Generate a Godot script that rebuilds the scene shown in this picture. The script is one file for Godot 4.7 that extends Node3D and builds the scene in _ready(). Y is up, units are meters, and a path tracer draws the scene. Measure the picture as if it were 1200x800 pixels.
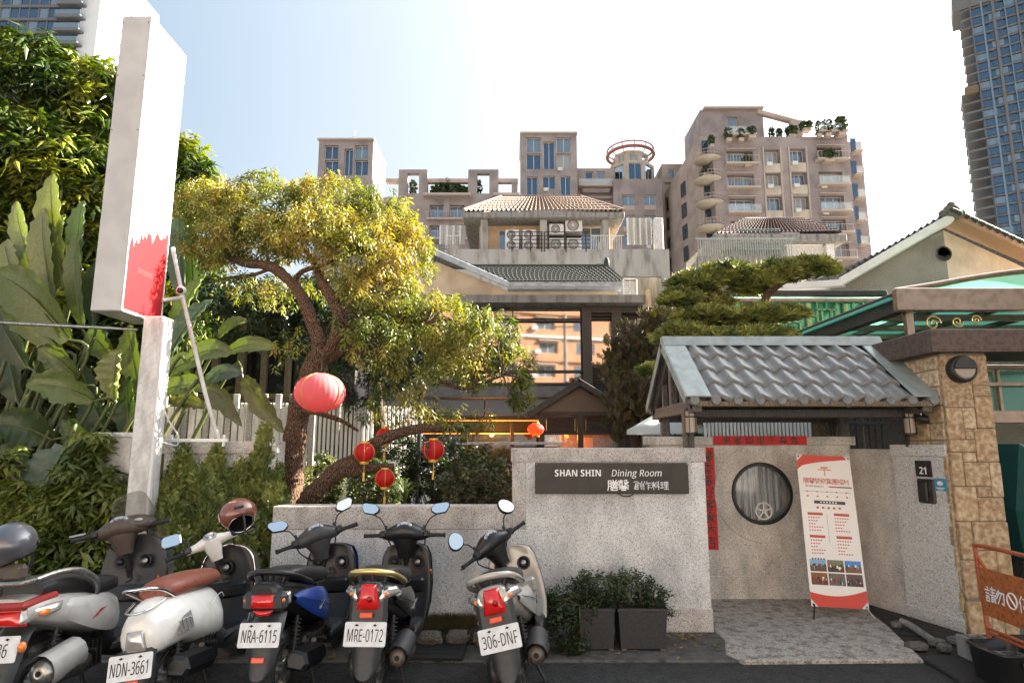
extends Node3D

# A restaurant's garden front on a city lane: scooters parked along a pebble-wash wall, a tiled gate roof, trees, flats behind.

class MB:
	# Collects shapes into one mesh. Faces are given counter-clockwise as seen from outside.
	var v := PackedVector3Array()
	var n := PackedVector3Array()
	var t := PackedVector2Array()
	var idx := PackedInt32Array()
	var X := Transform3D()

	func tri(a: Vector3, b: Vector3, c: Vector3) -> void:
		quad(a, b, c, c)

	func quad(a: Vector3, b: Vector3, c: Vector3, d: Vector3, u0 := Vector2(0, 1), u1 := Vector2(1, 0)) -> void:
		a = X * a
		b = X * b
		c = X * c
		d = X * d
		var nn := (b - a).cross(c - a)
		if nn.length_squared() < 1e-16:
			nn = (c - a).cross(d - a)
		nn = nn.normalized()
		var flip := X.basis.determinant() < 0
		if flip:
			nn = -nn
		var k := v.size()
		for p in [a, b, c, d]:
			v.append(p)
			n.append(nn)
		t.append(u0)
		t.append(Vector2(u1.x, u0.y))
		t.append(u1)
		t.append(Vector2(u0.x, u1.y))
		var order := [0, 1, 2, 0, 2, 3] if flip else [0, 2, 1, 0, 3, 2]
		for o in order:
			if c == d and o == 3:
				o = 2
			idx.append(k + o)
		if c == d:
			idx.resize(idx.size() - 3)

	func box(c: Vector3, s: Vector3, b := Basis()) -> void:
		var h := s / 2
		var q := []
		for i in 8:
			q.append(c + b * Vector3(h.x if i & 1 else -h.x, h.y if i & 2 else -h.y, h.z if i & 4 else -h.z))
		for f in [[4, 5, 7, 6], [1, 0, 2, 3], [5, 1, 3, 7], [0, 4, 6, 2], [6, 7, 3, 2], [0, 1, 5, 4]]:
			quad(q[f[0]], q[f[1]], q[f[2]], q[f[3]])

	func span(a: Vector3, b: Vector3) -> void:
		box((a + b) / 2, (b - a).abs())

	func bev(c: Vector3, s: Vector3, w := 0.006, b := Basis()) -> void:
		# a box with chamfered edges
		var h := s / 2
		w = minf(w, minf(h.x, minf(h.y, h.z)) * 0.8)
		for ax in 3:
			var u := (ax + 1) % 3
			var o := (ax + 2) % 3
			for sg in [-1.0, 1.0]:
				var p := []
				for k in [[-1, -1], [1, -1], [1, 1], [-1, 1]]:
					var q := Vector3.ZERO
					q[ax] = h[ax] * sg
					q[u] = (h[u] - w) * k[0]
					q[o] = (h[o] - w) * k[1]
					p.append(c + b * q)
				if sg > 0:
					quad(p[0], p[1], p[2], p[3])
				else:
					quad(p[3], p[2], p[1], p[0])
				# the chamfers along u
				for s2 in [-1.0, 1.0]:
					var e := []
					for k in [-1.0, 1.0]:
						var q1 := Vector3.ZERO
						q1[ax] = h[ax] * sg
						q1[o] = (h[o] - w) * s2
						q1[u] = (h[u] - w) * k
						var q2 := q1
						q2[ax] = (h[ax] - w) * sg
						q2[o] = h[o] * s2
						e.append(c + b * q1)
						e.append(c + b * q2)
					if sg * s2 > 0:
						quad(e[0], e[2], e[3], e[1])
					else:
						quad(e[0], e[1], e[3], e[2])
		for i in 8:
			var sx := 1.0 if i & 1 else -1.0
			var sy := 1.0 if i & 2 else -1.0
			var sz := 1.0 if i & 4 else -1.0
			var p1 := c + b * Vector3(sx * h.x, sy * (h.y - w), sz * (h.z - w))
			var p2 := c + b * Vector3(sx * (h.x - w), sy * h.y, sz * (h.z - w))
			var p3 := c + b * Vector3(sx * (h.x - w), sy * (h.y - w), sz * h.z)
			if sx * sy * sz > 0:
				tri(p1, p2, p3)
			else:
				tri(p1, p3, p2)

	func grid(rows: Array, wrap := true, capa := true, capb := true) -> void:
		# a smooth skin over rows of points
		var R := rows.size()
		var C: int = rows[0].size()
		var k0 := v.size()
		var nn := PackedVector3Array()
		nn.resize(R * C)
		var good := 0.0
		var cen := []
		for r in R:
			var m := Vector3.ZERO
			for p in rows[r]:
				m += p
			cen.append(m / C)
		var faces := []
		for r in R - 1:
			for c in (C if wrap else C - 1):
				var c2 := (c + 1) % C
				var a: Vector3 = rows[r][c]
				var b: Vector3 = rows[r][c2]
				var d: Vector3 = rows[r + 1][c2]
				var e: Vector3 = rows[r + 1][c]
				var f := (d - a).cross(e - b)
				good += f.dot((a + b + d + e) / 4 - (cen[r] + cen[r + 1]) / 2)
				f = f.normalized() * sqrt(f.length())
				for q in [r * C + c, r * C + c2, (r + 1) * C + c2, (r + 1) * C + c]:
					nn[q] += f
				faces.append([r * C + c, r * C + c2, (r + 1) * C + c2, (r + 1) * C + c])
		var s := 1.0 if good >= 0 or not wrap else -1.0
		for r in R:
			for c in C:
				v.append(X * rows[r][c])
				n.append((X.basis * (nn[r * C + c] * s)).normalized())
				t.append(Vector2(c / float(C if wrap else maxi(1, C - 1)), r / float(R - 1)))
		var flip := (s < 0) != (X.basis.determinant() < 0)
		for f in faces:
			if flip:
				for q in [f[0], f[1], f[2], f[0], f[2], f[3]]:
					idx.append(k0 + q)
			else:
				for q in [f[0], f[2], f[1], f[0], f[3], f[2]]:
					idx.append(k0 + q)
		if wrap:
			for e in [[capa, 0, 1.0], [capb, R - 1, -1.0]]:
				if e[0]:
					for c in C:
						var p1: Vector3 = rows[e[1]][c]
						var p2: Vector3 = rows[e[1]][(c + 1) % C]
						if e[2] * s > 0:
							tri(cen[e[1]], p2, p1)
						else:
							tri(cen[e[1]], p1, p2)

	func tube(pts: Array, rad: Variant, seg := 8, caps := true) -> void:
		var rows := []
		var up := Vector3.UP
		for i in pts.size():
			var d: Vector3 = (pts[mini(i + 1, pts.size() - 1)] - pts[maxi(i - 1, 0)]).normalized()
			if i == 0 and absf(d.dot(up)) > 0.95:
				up = Vector3.RIGHT
			up = (up - d * up.dot(d)).normalized()
			var sd := d.cross(up)
			var r: float = rad[i] if rad is Array or rad is PackedFloat32Array else rad
			var row := PackedVector3Array()
			for k in seg:
				var a := TAU * k / seg
				row.append(pts[i] + (up * cos(a) + sd * sin(a)) * r)
			rows.append(row)
		grid(rows, true, caps, caps)

	func lathe(prof: Array, seg := 16, at := Vector3.ZERO, b := Basis(), hollow := false) -> void:
		# (radius, height) pairs round the y axis of b; hollow closes the profile into a ring
		if hollow:
			prof = prof + [prof[0]]
			for q in prof.size() - 1:
				var two := []
				for p in [prof[q], prof[q + 1]]:
					var row := PackedVector3Array()
					for k in seg:
						var a := TAU * k / seg
						row.append(at + b * Vector3(cos(a) * p.x, p.y, sin(a) * p.x))
					two.append(row)
				strip(two[0], two[1], at + b * Vector3(0, (prof[q].y + prof[q + 1].y) / 2, 0), prof, q)
			return
		var rows := []
		for p in prof:
			var row := PackedVector3Array()
			for k in seg:
				var a := TAU * k / seg
				row.append(at + b * Vector3(cos(a) * p.x, p.y, sin(a) * p.x))
			rows.append(row)
		grid(rows, true, prof[0].x > 1e-4, prof[-1].x > 1e-4)

	func strip(a: PackedVector3Array, b: PackedVector3Array, _c: Vector3, prof: Array, q: int) -> void:
		# one band of a hollow ring, turned outwards from the middle of its profile
		var mid := Vector2.ZERO
		for p in prof:
			mid += p / prof.size()
		var e: Vector2 = prof[q + 1] - prof[q]
		var o: Vector2 = (prof[q] + prof[q + 1]) / 2 - mid
		var left := e.x * o.y - e.y * o.x > 0
		for k in a.size():
			var k2 := (k + 1) % a.size()
			if left:
				quad(a[k], b[k], b[k2], a[k2])
			else:
				quad(a[k], a[k2], b[k2], b[k])

	func ell(c: Vector3, r: Vector3, seg := 14, b := Basis(), e := 1.0) -> void:
		var rows := []
		var m := maxi(5, seg / 2 + 1)
		for j in m:
			var la := -PI / 2 + PI * j / (m - 1.0)
			var row := PackedVector3Array()
			for k in seg:
				var a := TAU * k / seg
				var q := Vector3(cos(la) * cos(a), sin(la), cos(la) * sin(a))
				if e != 1.0:
					q = Vector3(signf(q.x) * pow(absf(q.x), e), signf(q.y) * pow(absf(q.y), e), signf(q.z) * pow(absf(q.z), e))
				row.append(c + b * (q * r))
			rows.append(row)
		grid(rows, true, false, false)

	func prism(poly: PackedVector2Array, z0: float, z1: float, xf := Transform3D(), bevel := 0.0) -> void:
		# a polygon in x, y drawn out along z
		if Geometry2D.is_polygon_clockwise(poly):
			poly = poly.duplicate()
			poly.reverse()
		var front := poly
		if bevel > 0:
			var o := Geometry2D.offset_polygon(poly, -bevel, Geometry2D.JOIN_MITER)
			if o.size() == 1 and o[0].size() == poly.size():
				# match starting corners
				var best := 0
				for k in poly.size():
					if o[0][k].distance_squared_to(poly[0]) < o[0][best].distance_squared_to(poly[0]):
						best = k
				front = PackedVector2Array()
				for k in poly.size():
					front.append(o[0][(best + k) % poly.size()])
		var ids := Geometry2D.triangulate_polygon(poly)
		var zb := z1 - (bevel if front != poly else 0.0)
		for k in range(0, ids.size(), 3):
			var a := front[ids[k]]
			var b := front[ids[k + 1]]
			var c := front[ids[k + 2]]
			if (b - a).cross(c - a) < 0:
				var sw := b
				b = c
				c = sw
			tri(xf * Vector3(a.x, a.y, z1), xf * Vector3(b.x, b.y, z1), xf * Vector3(c.x, c.y, z1))
			a = poly[ids[k]]
			b = poly[ids[k + 1]]
			c = poly[ids[k + 2]]
			if (b - a).cross(c - a) < 0:
				var sw2 := b
				b = c
				c = sw2
			tri(xf * Vector3(a.x, a.y, z0), xf * Vector3(c.x, c.y, z0), xf * Vector3(b.x, b.y, z0))
		for k in poly.size():
			var a := poly[k]
			var b := poly[(k + 1) % poly.size()]
			quad(xf * Vector3(a.x, a.y, z0), xf * Vector3(b.x, b.y, z0), xf * Vector3(b.x, b.y, zb), xf * Vector3(a.x, a.y, zb))
			if front != poly:
				var a2 := front[k]
				var b2 := front[(k + 1) % poly.size()]
				quad(xf * Vector3(a.x, a.y, zb), xf * Vector3(b.x, b.y, zb), xf * Vector3(b2.x, b2.y, z1), xf * Vector3(a2.x, a2.y, z1))

	func add(m: Mesh, xf: Transform3D) -> void:
		for s in m.get_surface_count():
			var a := m.surface_get_arrays(s)
			var k := v.size()
			var vs: PackedVector3Array = a[Mesh.ARRAY_VERTEX]
			var ns: PackedVector3Array = a[Mesh.ARRAY_NORMAL]
			for q in vs.size():
				v.append(X * (xf * vs[q]))
				n.append((X.basis * (xf.basis.inverse().transposed() * ns[q])).normalized())
				t.append(Vector2.ZERO)
			for q in a[Mesh.ARRAY_INDEX]:
				idx.append(k + q)

	func mesh() -> ArrayMesh:
		var a := []
		a.resize(Mesh.ARRAY_MAX)
		a[Mesh.ARRAY_VERTEX] = v
		a[Mesh.ARRAY_NORMAL] = n
		a[Mesh.ARRAY_TEX_UV] = t
		a[Mesh.ARRAY_INDEX] = idx
		var m := ArrayMesh.new()
		m.add_surface_from_arrays(Mesh.PRIMITIVE_TRIANGLES, a)
		return m


var M := {}
var T := {}
var rng := RandomNumberGenerator.new()
var nz := FastNoiseLite.new()


func tag(o: Node3D, label := "", category := "", group := "", kind := "") -> Node3D:
	if label:
		o.set_meta("label", label)
	if category:
		o.set_meta("category", category)
	if group:
		o.set_meta("group", group)
	if kind:
		o.set_meta("kind", kind)
	return o


func thing(called: String, label: String, category: String, at := Vector3.ZERO, turn := 0.0, group := "") -> Node3D:
	var o := Node3D.new()
	o.name = called
	o.position = at
	o.rotation.y = turn
	add_child(o, true)
	return tag(o, label, category, group)


func put(m: Variant, called: String, material: Material, parent: Node3D = self, at := Transform3D()) -> MeshInstance3D:
	var o := MeshInstance3D.new()
	o.name = called
	o.mesh = m.mesh() if m is MB else m
	o.material_override = material
	o.transform = at
	parent.add_child(o, true)
	return o


func structure(m: Variant, called: String, material: Material) -> MeshInstance3D:
	var o := put(m, called, material)
	o.set_meta("kind", "structure")
	return o


func spread(mesh: Mesh, where: Array, tints: Array, called: String, material: Material, parent: Node3D, kind := "stuff") -> MultiMeshInstance3D:
	# many copies of one small mesh: leaves, needles, grass
	var mm := MultiMesh.new()
	mm.transform_format = MultiMesh.TRANSFORM_3D
	mm.use_colors = true
	mm.mesh = mesh
	mm.instance_count = where.size()
	var back := parent.transform.affine_inverse() if parent != self else Transform3D()
	for i in where.size():
		mm.set_instance_transform(i, back * where[i])
		mm.set_instance_color(i, tints[i])
	var o := MultiMeshInstance3D.new()
	o.name = called
	o.multimesh = mm
	o.material_override = material
	parent.add_child(o, true)
	o.set_meta("kind", kind)
	return o


func lin(r: float, g: float, b: float) -> Color:
	return Color(r, g, b).linear_to_srgb()


func noise(type: int, freq: float, oct := 4, sd := 1) -> FastNoiseLite:
	var f := FastNoiseLite.new()
	f.noise_type = type
	f.frequency = freq
	f.fractal_octaves = oct
	f.fractal_type = FastNoiseLite.FRACTAL_FBM if oct > 1 else FastNoiseLite.FRACTAL_NONE
	f.seed = sd
	return f


func ntex(f: FastNoiseLite, stops: Array, size := 512, normal := 0.0) -> NoiseTexture2D:
	var x := NoiseTexture2D.new()
	x.width = size
	x.height = size
	x.seamless = true
	x.noise = f
	if normal > 0:
		x.as_normal_map = true
		x.bump_strength = normal
	elif stops:
		var g := Gradient.new()
		var off := PackedFloat32Array()
		var col := PackedColorArray()
		for s in stops:
			off.append(s[0])
			col.append(s[1] if s[1] is Color else Color(s[1], s[1], s[1]))
		g.offsets = off
		g.colors = col
		x.color_ramp = g
	return x


func mat(called: String, color: Color, rough := 0.7, metal := 0.0, o := {}) -> StandardMaterial3D:
	var m := StandardMaterial3D.new()
	m.resource_name = called
	m.albedo_color = color
	m.roughness = rough
	m.metallic = metal
	var tri: bool = o.get("tri", true)
	m.uv1_triplanar = tri
	m.uv1_world_triplanar = tri and o.get("world", true)
	var sc: Variant = o.get("scale", 1.0)
	m.uv1_scale = sc if sc is Vector3 else Vector3.ONE * sc
	if o.has("tex"):
		m.albedo_texture = o.tex
	if o.has("bump"):
		m.heightmap_enabled = true
		m.heightmap_texture = o.bump
		m.heightmap_scale = o.get("bs", 0.3)
	if o.has("normal"):
		m.normal_enabled = true
		m.normal_texture = o.normal
		m.normal_scale = o.get("ns", 0.5)
	if o.has("rt"):
		m.roughness_texture = o.rt
	if o.has("detail"):
		m.detail_enabled = true
		m.detail_albedo = o.detail
		m.detail_blend_mode = BaseMaterial3D.BLEND_MODE_MUL
		m.detail_uv_layer = BaseMaterial3D.DETAIL_UV_2
		m.uv2_triplanar = true
		m.uv2_world_triplanar = o.get("world", true)
		var ds: Variant = o.get("ds", 0.3)
		m.uv2_scale = ds if ds is Vector3 else Vector3.ONE * ds
	if o.has("coat"):
		m.clearcoat_enabled = true
		m.clearcoat = o.coat
		m.clearcoat_roughness = o.get("cr", 0.08)
	if o.has("back"):
		m.backlight_enabled = true
		m.backlight = o.back
	if o.get("vc", false):
		m.vertex_color_use_as_albedo = true
	if o.has("spec"):
		m.metallic_specular = o.spec
	return m


func wall_holes(m: MB, W: float, H: float, holes: Array, xf: Transform3D, deep := 0.25, frame_in := true) -> void:
	# a wall face in x, y (z towards the viewer) with rectangular openings and their reveals
	var xs := [0.0, W]
	var ys := [0.0, H]
	for q in holes:
		for k in [0, 2]:
			xs.append(clampf(q[k], 0, W))
		for k in [1, 3]:
			ys.append(clampf(q[k], 0, H))
	xs.sort()
	ys.sort()
	for a in xs.size() - 1:
		if xs[a + 1] - xs[a] < 1e-4:
			continue
		for b in ys.size() - 1:
			if ys[b + 1] - ys[b] < 1e-4:
				continue
			var cx: float = (xs[a] + xs[a + 1]) / 2
			var cy: float = (ys[b] + ys[b + 1]) / 2
			var open := false
			for q in holes:
				if cx > q[0] and cx < q[2] and cy > q[1] and cy < q[3]:
					open = true
					break
			if not open:
				m.quad(xf * Vector3(xs[a], ys[b], 0), xf * Vector3(xs[a + 1], ys[b], 0), xf * Vector3(xs[a + 1], ys[b + 1], 0), xf * Vector3(xs[a], ys[b + 1], 0))
	for q in holes:
		var d: float = q[4] if q.size() > 4 and q[4] is float else deep
		var p := [Vector3(q[0], q[1], 0), Vector3(q[2], q[1], 0), Vector3(q[2], q[3], 0), Vector3(q[0], q[3], 0)]
		for k in 4:
			var a: Vector3 = p[k]
			var b: Vector3 = p[(k + 1) % 4]
			m.quad(xf * a, xf * (a + Vector3(0, 0, -d)), xf * (b + Vector3(0, 0, -d)), xf * b)


func window_part(parent: Node3D, W: float, H: float, xf: Transform3D, frame_mat: Material, pane_mat: Material, cols := 2, rows := 1, bar := 0.06, called := "window") -> MeshInstance3D:
	# a frame with mullions and, as its child, the pane; xf is the lower left corner, z towards the viewer
	var m := MB.new()
	m.box(Vector3(W / 2, bar / 2, 0), Vector3(W, bar, 0.06))
	m.box(Vector3(W / 2, H - bar / 2, 0), Vector3(W, bar, 0.06))
	for k in cols + 1:
		m.box(Vector3(clampf(W * k / cols, bar / 2, W - bar / 2), H / 2, 0), Vector3(bar, H - 2 * bar, 0.056))
	for k in range(1, rows):
		m.box(Vector3(W / 2, H * k / rows, 0), Vector3(W - 2 * bar, bar, 0.05))
	var f := put(m, called, frame_mat, parent, xf)
	var g := MB.new()
	g.box(Vector3(W / 2, H / 2, -0.012), Vector3(W - bar, H - bar, 0.012))
	put(g, "pane", pane_mat, f)
	return f


func ramp(a: Color, b: Color, x: float) -> Color:
	return a.lerp(b, clampf(x, 0, 1))


func jit(s: float) -> float:
	return rng.randf_range(-s, s)


func turned(to: Vector3, roll := 0.0) -> Basis:
	# a basis whose y axis points along to
	var y := to.normalized()
	var x := y.cross(Vector3.FORWARD if absf(y.z) < 0.9 else Vector3.RIGHT).normalized()
	return Basis(y, roll) * Basis(x, y, x.cross(y))


func curve(pts: Array, steps: int) -> Array:
	# points along a smooth curve through pts
	var out := []
	for i in pts.size() - 1:
		var p0: Vector3 = pts[maxi(i - 1, 0)]
		var p3: Vector3 = pts[mini(i + 2, pts.size() - 1)]
		for k in steps:
			out.append((pts[i] as Vector3).cubic_interpolate(pts[i + 1], p0, p3, k / float(steps)))
	out.append(pts[-1])
	return out


func radii(rs: Array, steps: int) -> Array:
	var out := []
	for i in rs.size() - 1:
		for k in steps:
			out.append(lerpf(rs[i], rs[i + 1], k / float(steps)))
	out.append(rs[-1])
	return out


func V(x: float, y: float, z: float) -> Vector3:
	return Vector3(x, y, z)



func _ready() -> void:
	# camera
	var cam := Camera3D.new()
	cam.name = "camera"
	cam.position = V(0, 1.73, 0)
	cam.rotation_degrees = V(9.362, 0, 0)
	cam.fov = 56.786
	cam.near = .05
	cam.far = 2000
	add_child(cam)
	# sky and sun
	var sun := DirectionalLight3D.new()
	sun.name = "sun"
	sun.light_energy = 1.0
	sun.light_color = Color(1.0, .945, .87)
	sun.light_angular_distance = .5
	sun.shadow_enabled = true
	var to_sun := V(.8, .5, -.38).normalized()
	sun.basis = Basis.looking_at(-to_sun)
	add_child(sun)
	var env := Environment.new()
	env.background_mode = Environment.BG_SKY
	env.sky = Sky.new()
	env.sky.sky_material = make_sky(to_sun)
	env.tonemap_mode = Environment.TONE_MAPPER_LINEAR
	env.tonemap_exposure = 13.8
	env.sdfgi_enabled = true
	env.ssao_enabled = true
	env.ssil_enabled = true
	var world := WorldEnvironment.new()
	world.environment = env
	add_child(world)
	rng.seed = 7
	nz.seed = 4
	nz.frequency = .9
	make_materials()
	make_setting()
	make_gate()
	make_houses()
	make_flats()
	make_trees()
	make_garden()
	make_scooters()
	make_small_things()


func make_sky(to_sun: Vector3) -> PanoramaSkyMaterial:
	# clear winter air: blue away from the sun, near white around it and low down
	var w := 256
	var h := 128
	var im := Image.create(w, h, false, Image.FORMAT_RGBF)
	for j in h:
		var la := PI / 2 - PI * (j + .5) / h
		for i in w:
			var lo := TAU * (i + .5) / w
			var d := V(sin(lo) * cos(la), sin(la), -cos(lo) * cos(la))
			var y := maxf(d.y, .0)
			var low := exp(-y * 4.8)
			var near := d.dot(to_sun) * .5 + .5
			var t := clampf((near - .57) / .42, 0, 1)
			var c := Color(.033, .045, .058).lerp(Color(.096, .099, .102), t)
			c = c.lerp(Color(.12, .122, .124), clampf(low * .8, 0, 1))
			c = c * (1.0 + 6.5 * pow(near, 17.0))
			if d.y < 0:
				c = Color(.1, .098, .094)
			im.set_pixel(i, j, c)
	var m := PanoramaSkyMaterial.new()
	m.panorama = ImageTexture.create_from_image(im)
	return m



func make_materials() -> void:
	# textures: grain, stains, relief
	T.grain = ntex(noise(FastNoiseLite.TYPE_CELLULAR, .2, 1, 3), [[.0, Color(.6, .59, .575)], [.13, Color(.74, .725, .71)], [.25, Color(.88, .87, .855)], [.5, Color(.95, .942, .928)], [1.0, Color(1.0, .995, .985)]], 1024)
	(T.grain.noise as FastNoiseLite).cellular_return_type = FastNoiseLite.RETURN_CELL_VALUE
	T.grain_h = ntex(noise(FastNoiseLite.TYPE_CELLULAR, .2, 1, 3), [[.0, 1.0], [1.0, .0]], 1024)
	T.mottle = ntex(noise(FastNoiseLite.TYPE_SIMPLEX_SMOOTH, .012, 5, 5), [[.15, .84], [.5, .94], [.85, 1.0]])
	T.faint = ntex(noise(FastNoiseLite.TYPE_SIMPLEX_SMOOTH, .012, 5, 15), [[.2, .93], [.8, 1.0]])
	T.stain = ntex(noise(FastNoiseLite.TYPE_SIMPLEX_SMOOTH, .02, 5, 9), [[.05, Color(.62, .6, .57)], [.35, Color(.88, .87, .85)], [.6, Color(1, 1, 1)]])
	T.fine = ntex(noise(FastNoiseLite.TYPE_SIMPLEX, .12, 4, 6), [[.2, .72], [.8, 1.0]])
	T.rough = ntex(noise(FastNoiseLite.TYPE_SIMPLEX, .05, 5, 8), [[.2, .0], [.8, 1.0]])
	T.asphalt = ntex(noise(FastNoiseLite.TYPE_CELLULAR, .2, 1, 12), [[.0, .42], [.5, .8], [1.0, 1.0]], 1024)
	(T.asphalt.noise as FastNoiseLite).cellular_return_type = FastNoiseLite.RETURN_CELL_VALUE
	T.wood = ntex(noise(FastNoiseLite.TYPE_SIMPLEX, .04, 4, 21), [[.25, .55], [.5, .85], [.75, 1.0]])
	T.bark = ntex(noise(FastNoiseLite.TYPE_SIMPLEX_SMOOTH, .03, 5, 31), [[.3, Color(.25, .21, .18)], [.5, Color(.7, .62, .55)], [.75, Color(1.0, .95, .88)]])
	T.sand = ntex(noise(FastNoiseLite.TYPE_SIMPLEX_SMOOTH, .022, 5, 41), [[.2, Color(.78, .7, .6)], [.5, Color(.91, .86, .79)], [.75, Color(1.0, .98, .94)]])
	T.bumpn = ntex(noise(FastNoiseLite.TYPE_SIMPLEX_SMOOTH, .03, 4, 51), [], 512, 6.0)

	# walls and ground
	M.pebble = mat("pebble_wash", lin(.88, .885, .88), .85, 0, {"tex": T.grain, "scale": .85, "bump": T.grain_h, "bs": .35, "detail": T.mottle, "ds": V(.33, .21, .33)})
	M.pebble_band = mat("pebble_wash_band", lin(.66, .62, .58), .85, 0, {"tex": T.grain, "scale": .75, "bump": T.grain_h, "bs": .35, "detail": T.mottle, "ds": .5})
	M.pebble_dark = mat("weathered_pebble_wash", lin(.8, .77, .72), .88, 0, {"tex": T.grain, "scale": .85, "bump": T.grain_h, "bs": .35, "detail": T.mottle, "ds": V(.5, .3, .5)})
	M.pebble_light = mat("pale_pebble_wash", lin(.7, .69, .67), .85, 0, {"tex": T.grain, "scale": .62, "bump": T.grain_h, "bs": .35})
	M.ramp = mat("washed_concrete", lin(.46, .43, .39), .9, 0, {"tex": T.grain, "scale": .5, "bump": T.grain_h, "bs": .3, "detail": T.stain, "ds": .7})
	M.road = mat("asphalt", lin(.045, .044, .042), .88, 0, {"tex": T.asphalt, "scale": .7, "bump": T.rough, "bs": .6, "detail": T.stain, "ds": .6})
	M.bounce_forecourt = mat("pale_bounce_paving", lin(.42, .41, .39), .9, 0, {"tex": T.fine, "scale": .8, "detail": T.mottle, "ds": .2})
	M.ground = mat("bare_ground", lin(.2, .195, .185), .95, 0, {"tex": T.mottle, "scale": .1})
	M.pavement = mat("old_concrete", lin(.13, .123, .112), .85, 0, {"tex": T.fine, "scale": 1.6, "bump": T.rough, "bs": .5, "detail": T.stain, "ds": .55})
	M.concrete = mat("grey_concrete", lin(.34, .33, .31), .9, 0, {"tex": T.fine, "scale": 1.0, "detail": T.stain, "ds": V(.35, .08, .35)})
	M.concrete_pale = mat("pale_stained_concrete", lin(.5, .49, .46), .9, 0, {"tex": T.fine, "scale": .6, "detail": T.stain, "ds": V(.13, .03, .13)})
	M.cover = mat("cast_iron", lin(.03, .03, .031), .6, .3, {"tex": T.fine, "scale": 3.0, "bump": T.rough, "bs": .4})
	M.soil = mat("soil", lin(.06, .045, .032), .95, 0, {"tex": T.mottle, "scale": 1.5, "bump": T.rough, "bs": 2.0})
	M.groove = mat("joint", lin(.05, .045, .04), .95)
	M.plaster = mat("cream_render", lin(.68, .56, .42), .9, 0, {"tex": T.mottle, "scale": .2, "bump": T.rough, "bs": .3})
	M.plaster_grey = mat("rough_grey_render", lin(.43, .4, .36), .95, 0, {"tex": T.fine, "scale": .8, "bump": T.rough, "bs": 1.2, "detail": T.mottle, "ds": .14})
	M.white = mat("white_paint", lin(.74, .73, .71), .5, 0, {"tex": T.faint, "scale": .5})
	M.white_old = mat("chipped_white_paint", lin(.72, .7, .67), .6, 0, {"tex": T.mottle, "scale": V(1.2, .4, 1.2), "detail": T.faint, "ds": 3.0})
	M.sign_white = mat("sign_panel", lin(.5, .495, .485), .35, 0, {"tex": T.faint, "scale": .4})
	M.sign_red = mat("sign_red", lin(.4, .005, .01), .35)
	# stone
	for k in 4:
		M["sandstone_%d" % k] = mat("sandstone", [lin(.58, .47, .33), lin(.52, .42, .3), lin(.62, .53, .41), lin(.47, .38, .28)][k], .85, 0, {"tex": T.sand, "scale": .9 + .25 * k, "bump": T.rough, "bs": .25})
	M.lintel = mat("brown_stone", lin(.1, .066, .052), .6, 0, {"tex": T.stain, "scale": 1.6, "bump": T.rough, "bs": .15})
	M.rock = mat("rock", lin(.2, .185, .16), .9, 0, {"tex": T.mottle, "scale": 2.0, "bump": T.rough, "bs": 2.0})
	# roofs
	M.tile_grey = mat("glazed_grey_tile", lin(.26, .26, .25), .42, 0, {"tex": T.mottle, "scale": 1.4, "bump": T.rough, "bs": .1, "detail": T.fine, "ds": 2.0})
	M.tile_grey_b = mat("glazed_grey_tile", lin(.295, .295, .285), .46, 0, {"tex": T.mottle, "scale": 1.1, "bump": T.rough, "bs": .1, "detail": T.fine, "ds": 2.0})
	M.flashing = mat("grey_green_sheet_metal", lin(.3, .34, .325), .45, .1, {"tex": T.mottle, "scale": 1.0})
	M.barge_blue = mat("pale_blue_grey_board", lin(.42, .46, .52), .6, 0, {"tex": T.mottle, "scale": .5})
	M.tile_dark = mat("mossy_dark_tile", lin(.045, .05, .042), .7, 0, {"tex": T.mottle, "scale": .9})
	M.tile_red = mat("brown_red_tile", lin(.075, .042, .04), .85, 0, {"tex": T.mottle, "scale": .3})
	M.tile_clay = mat("pale_clay_tile", lin(.3, .225, .175), .85, 0, {"tex": T.mottle, "scale": .3})
	M.slate = mat("slate_coping", lin(.16, .165, .175), .6, 0, {"tex": T.mottle, "scale": .5})
	# timber and metal
	M.timber = mat("dark_timber", lin(.052, .038, .032), .5, 0, {"tex": T.wood, "scale": V(3, .5, 3)})
	M.timber_gate = mat("grey_brown_timber", lin(.15, .125, .11), .6, 0, {"tex": T.wood, "scale": V(3, .6, 3)})
	M.timber_raw = mat("weathered_timber", lin(.24, .18, .11), .8, 0, {"tex": T.wood, "scale": V(5, .6, 5)})
	M.lattice = mat("pale_gold_lattice", lin(.42, .33, .2), .6, 0, {"tex": T.mottle, "scale": 1.0})
	M.bronze = mat("bronze_steel", lin(.36, .26, .19), .28, .75, {"tex": T.mottle, "scale": .8})
	M.dark_steel = mat("dark_steel", lin(.05, .045, .042), .45, .4, {"tex": T.mottle, "scale": 1.0})
	M.black_metal = mat("black_metal", lin(.022, .022, .023), .45, .3)
	M.chrome = mat("chrome", lin(.75, .74, .72), .12, 1.0)
	M.steel = mat("worn_steel", lin(.42, .41, .39), .35, .9, {"tex": T.stain, "scale": 3.0})
	M.gold = mat("gold_anodised", lin(.72, .56, .22), .3, .9)
	M.exhaust = mat("brown_exhaust_steel", lin(.2, .16, .13), .5, .6, {"tex": T.mottle, "scale": 6.0})
	M.orange = mat("rusty_orange_paint", lin(.42, .12, .025), .55, 0, {"tex": T.stain, "scale": 2.2})
	M.pipe_orange = mat("orange_tube", lin(.4, .09, .03), .5, 0, {"tex": T.stain, "scale": 5.0})
	M.board = mat("umber_sign_board", lin(.04, .033, .026), .5, .2, {"tex": T.mottle, "scale": .9})
	M.letter = mat("white_letter", lin(.82, .81, .79), .5)
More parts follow.
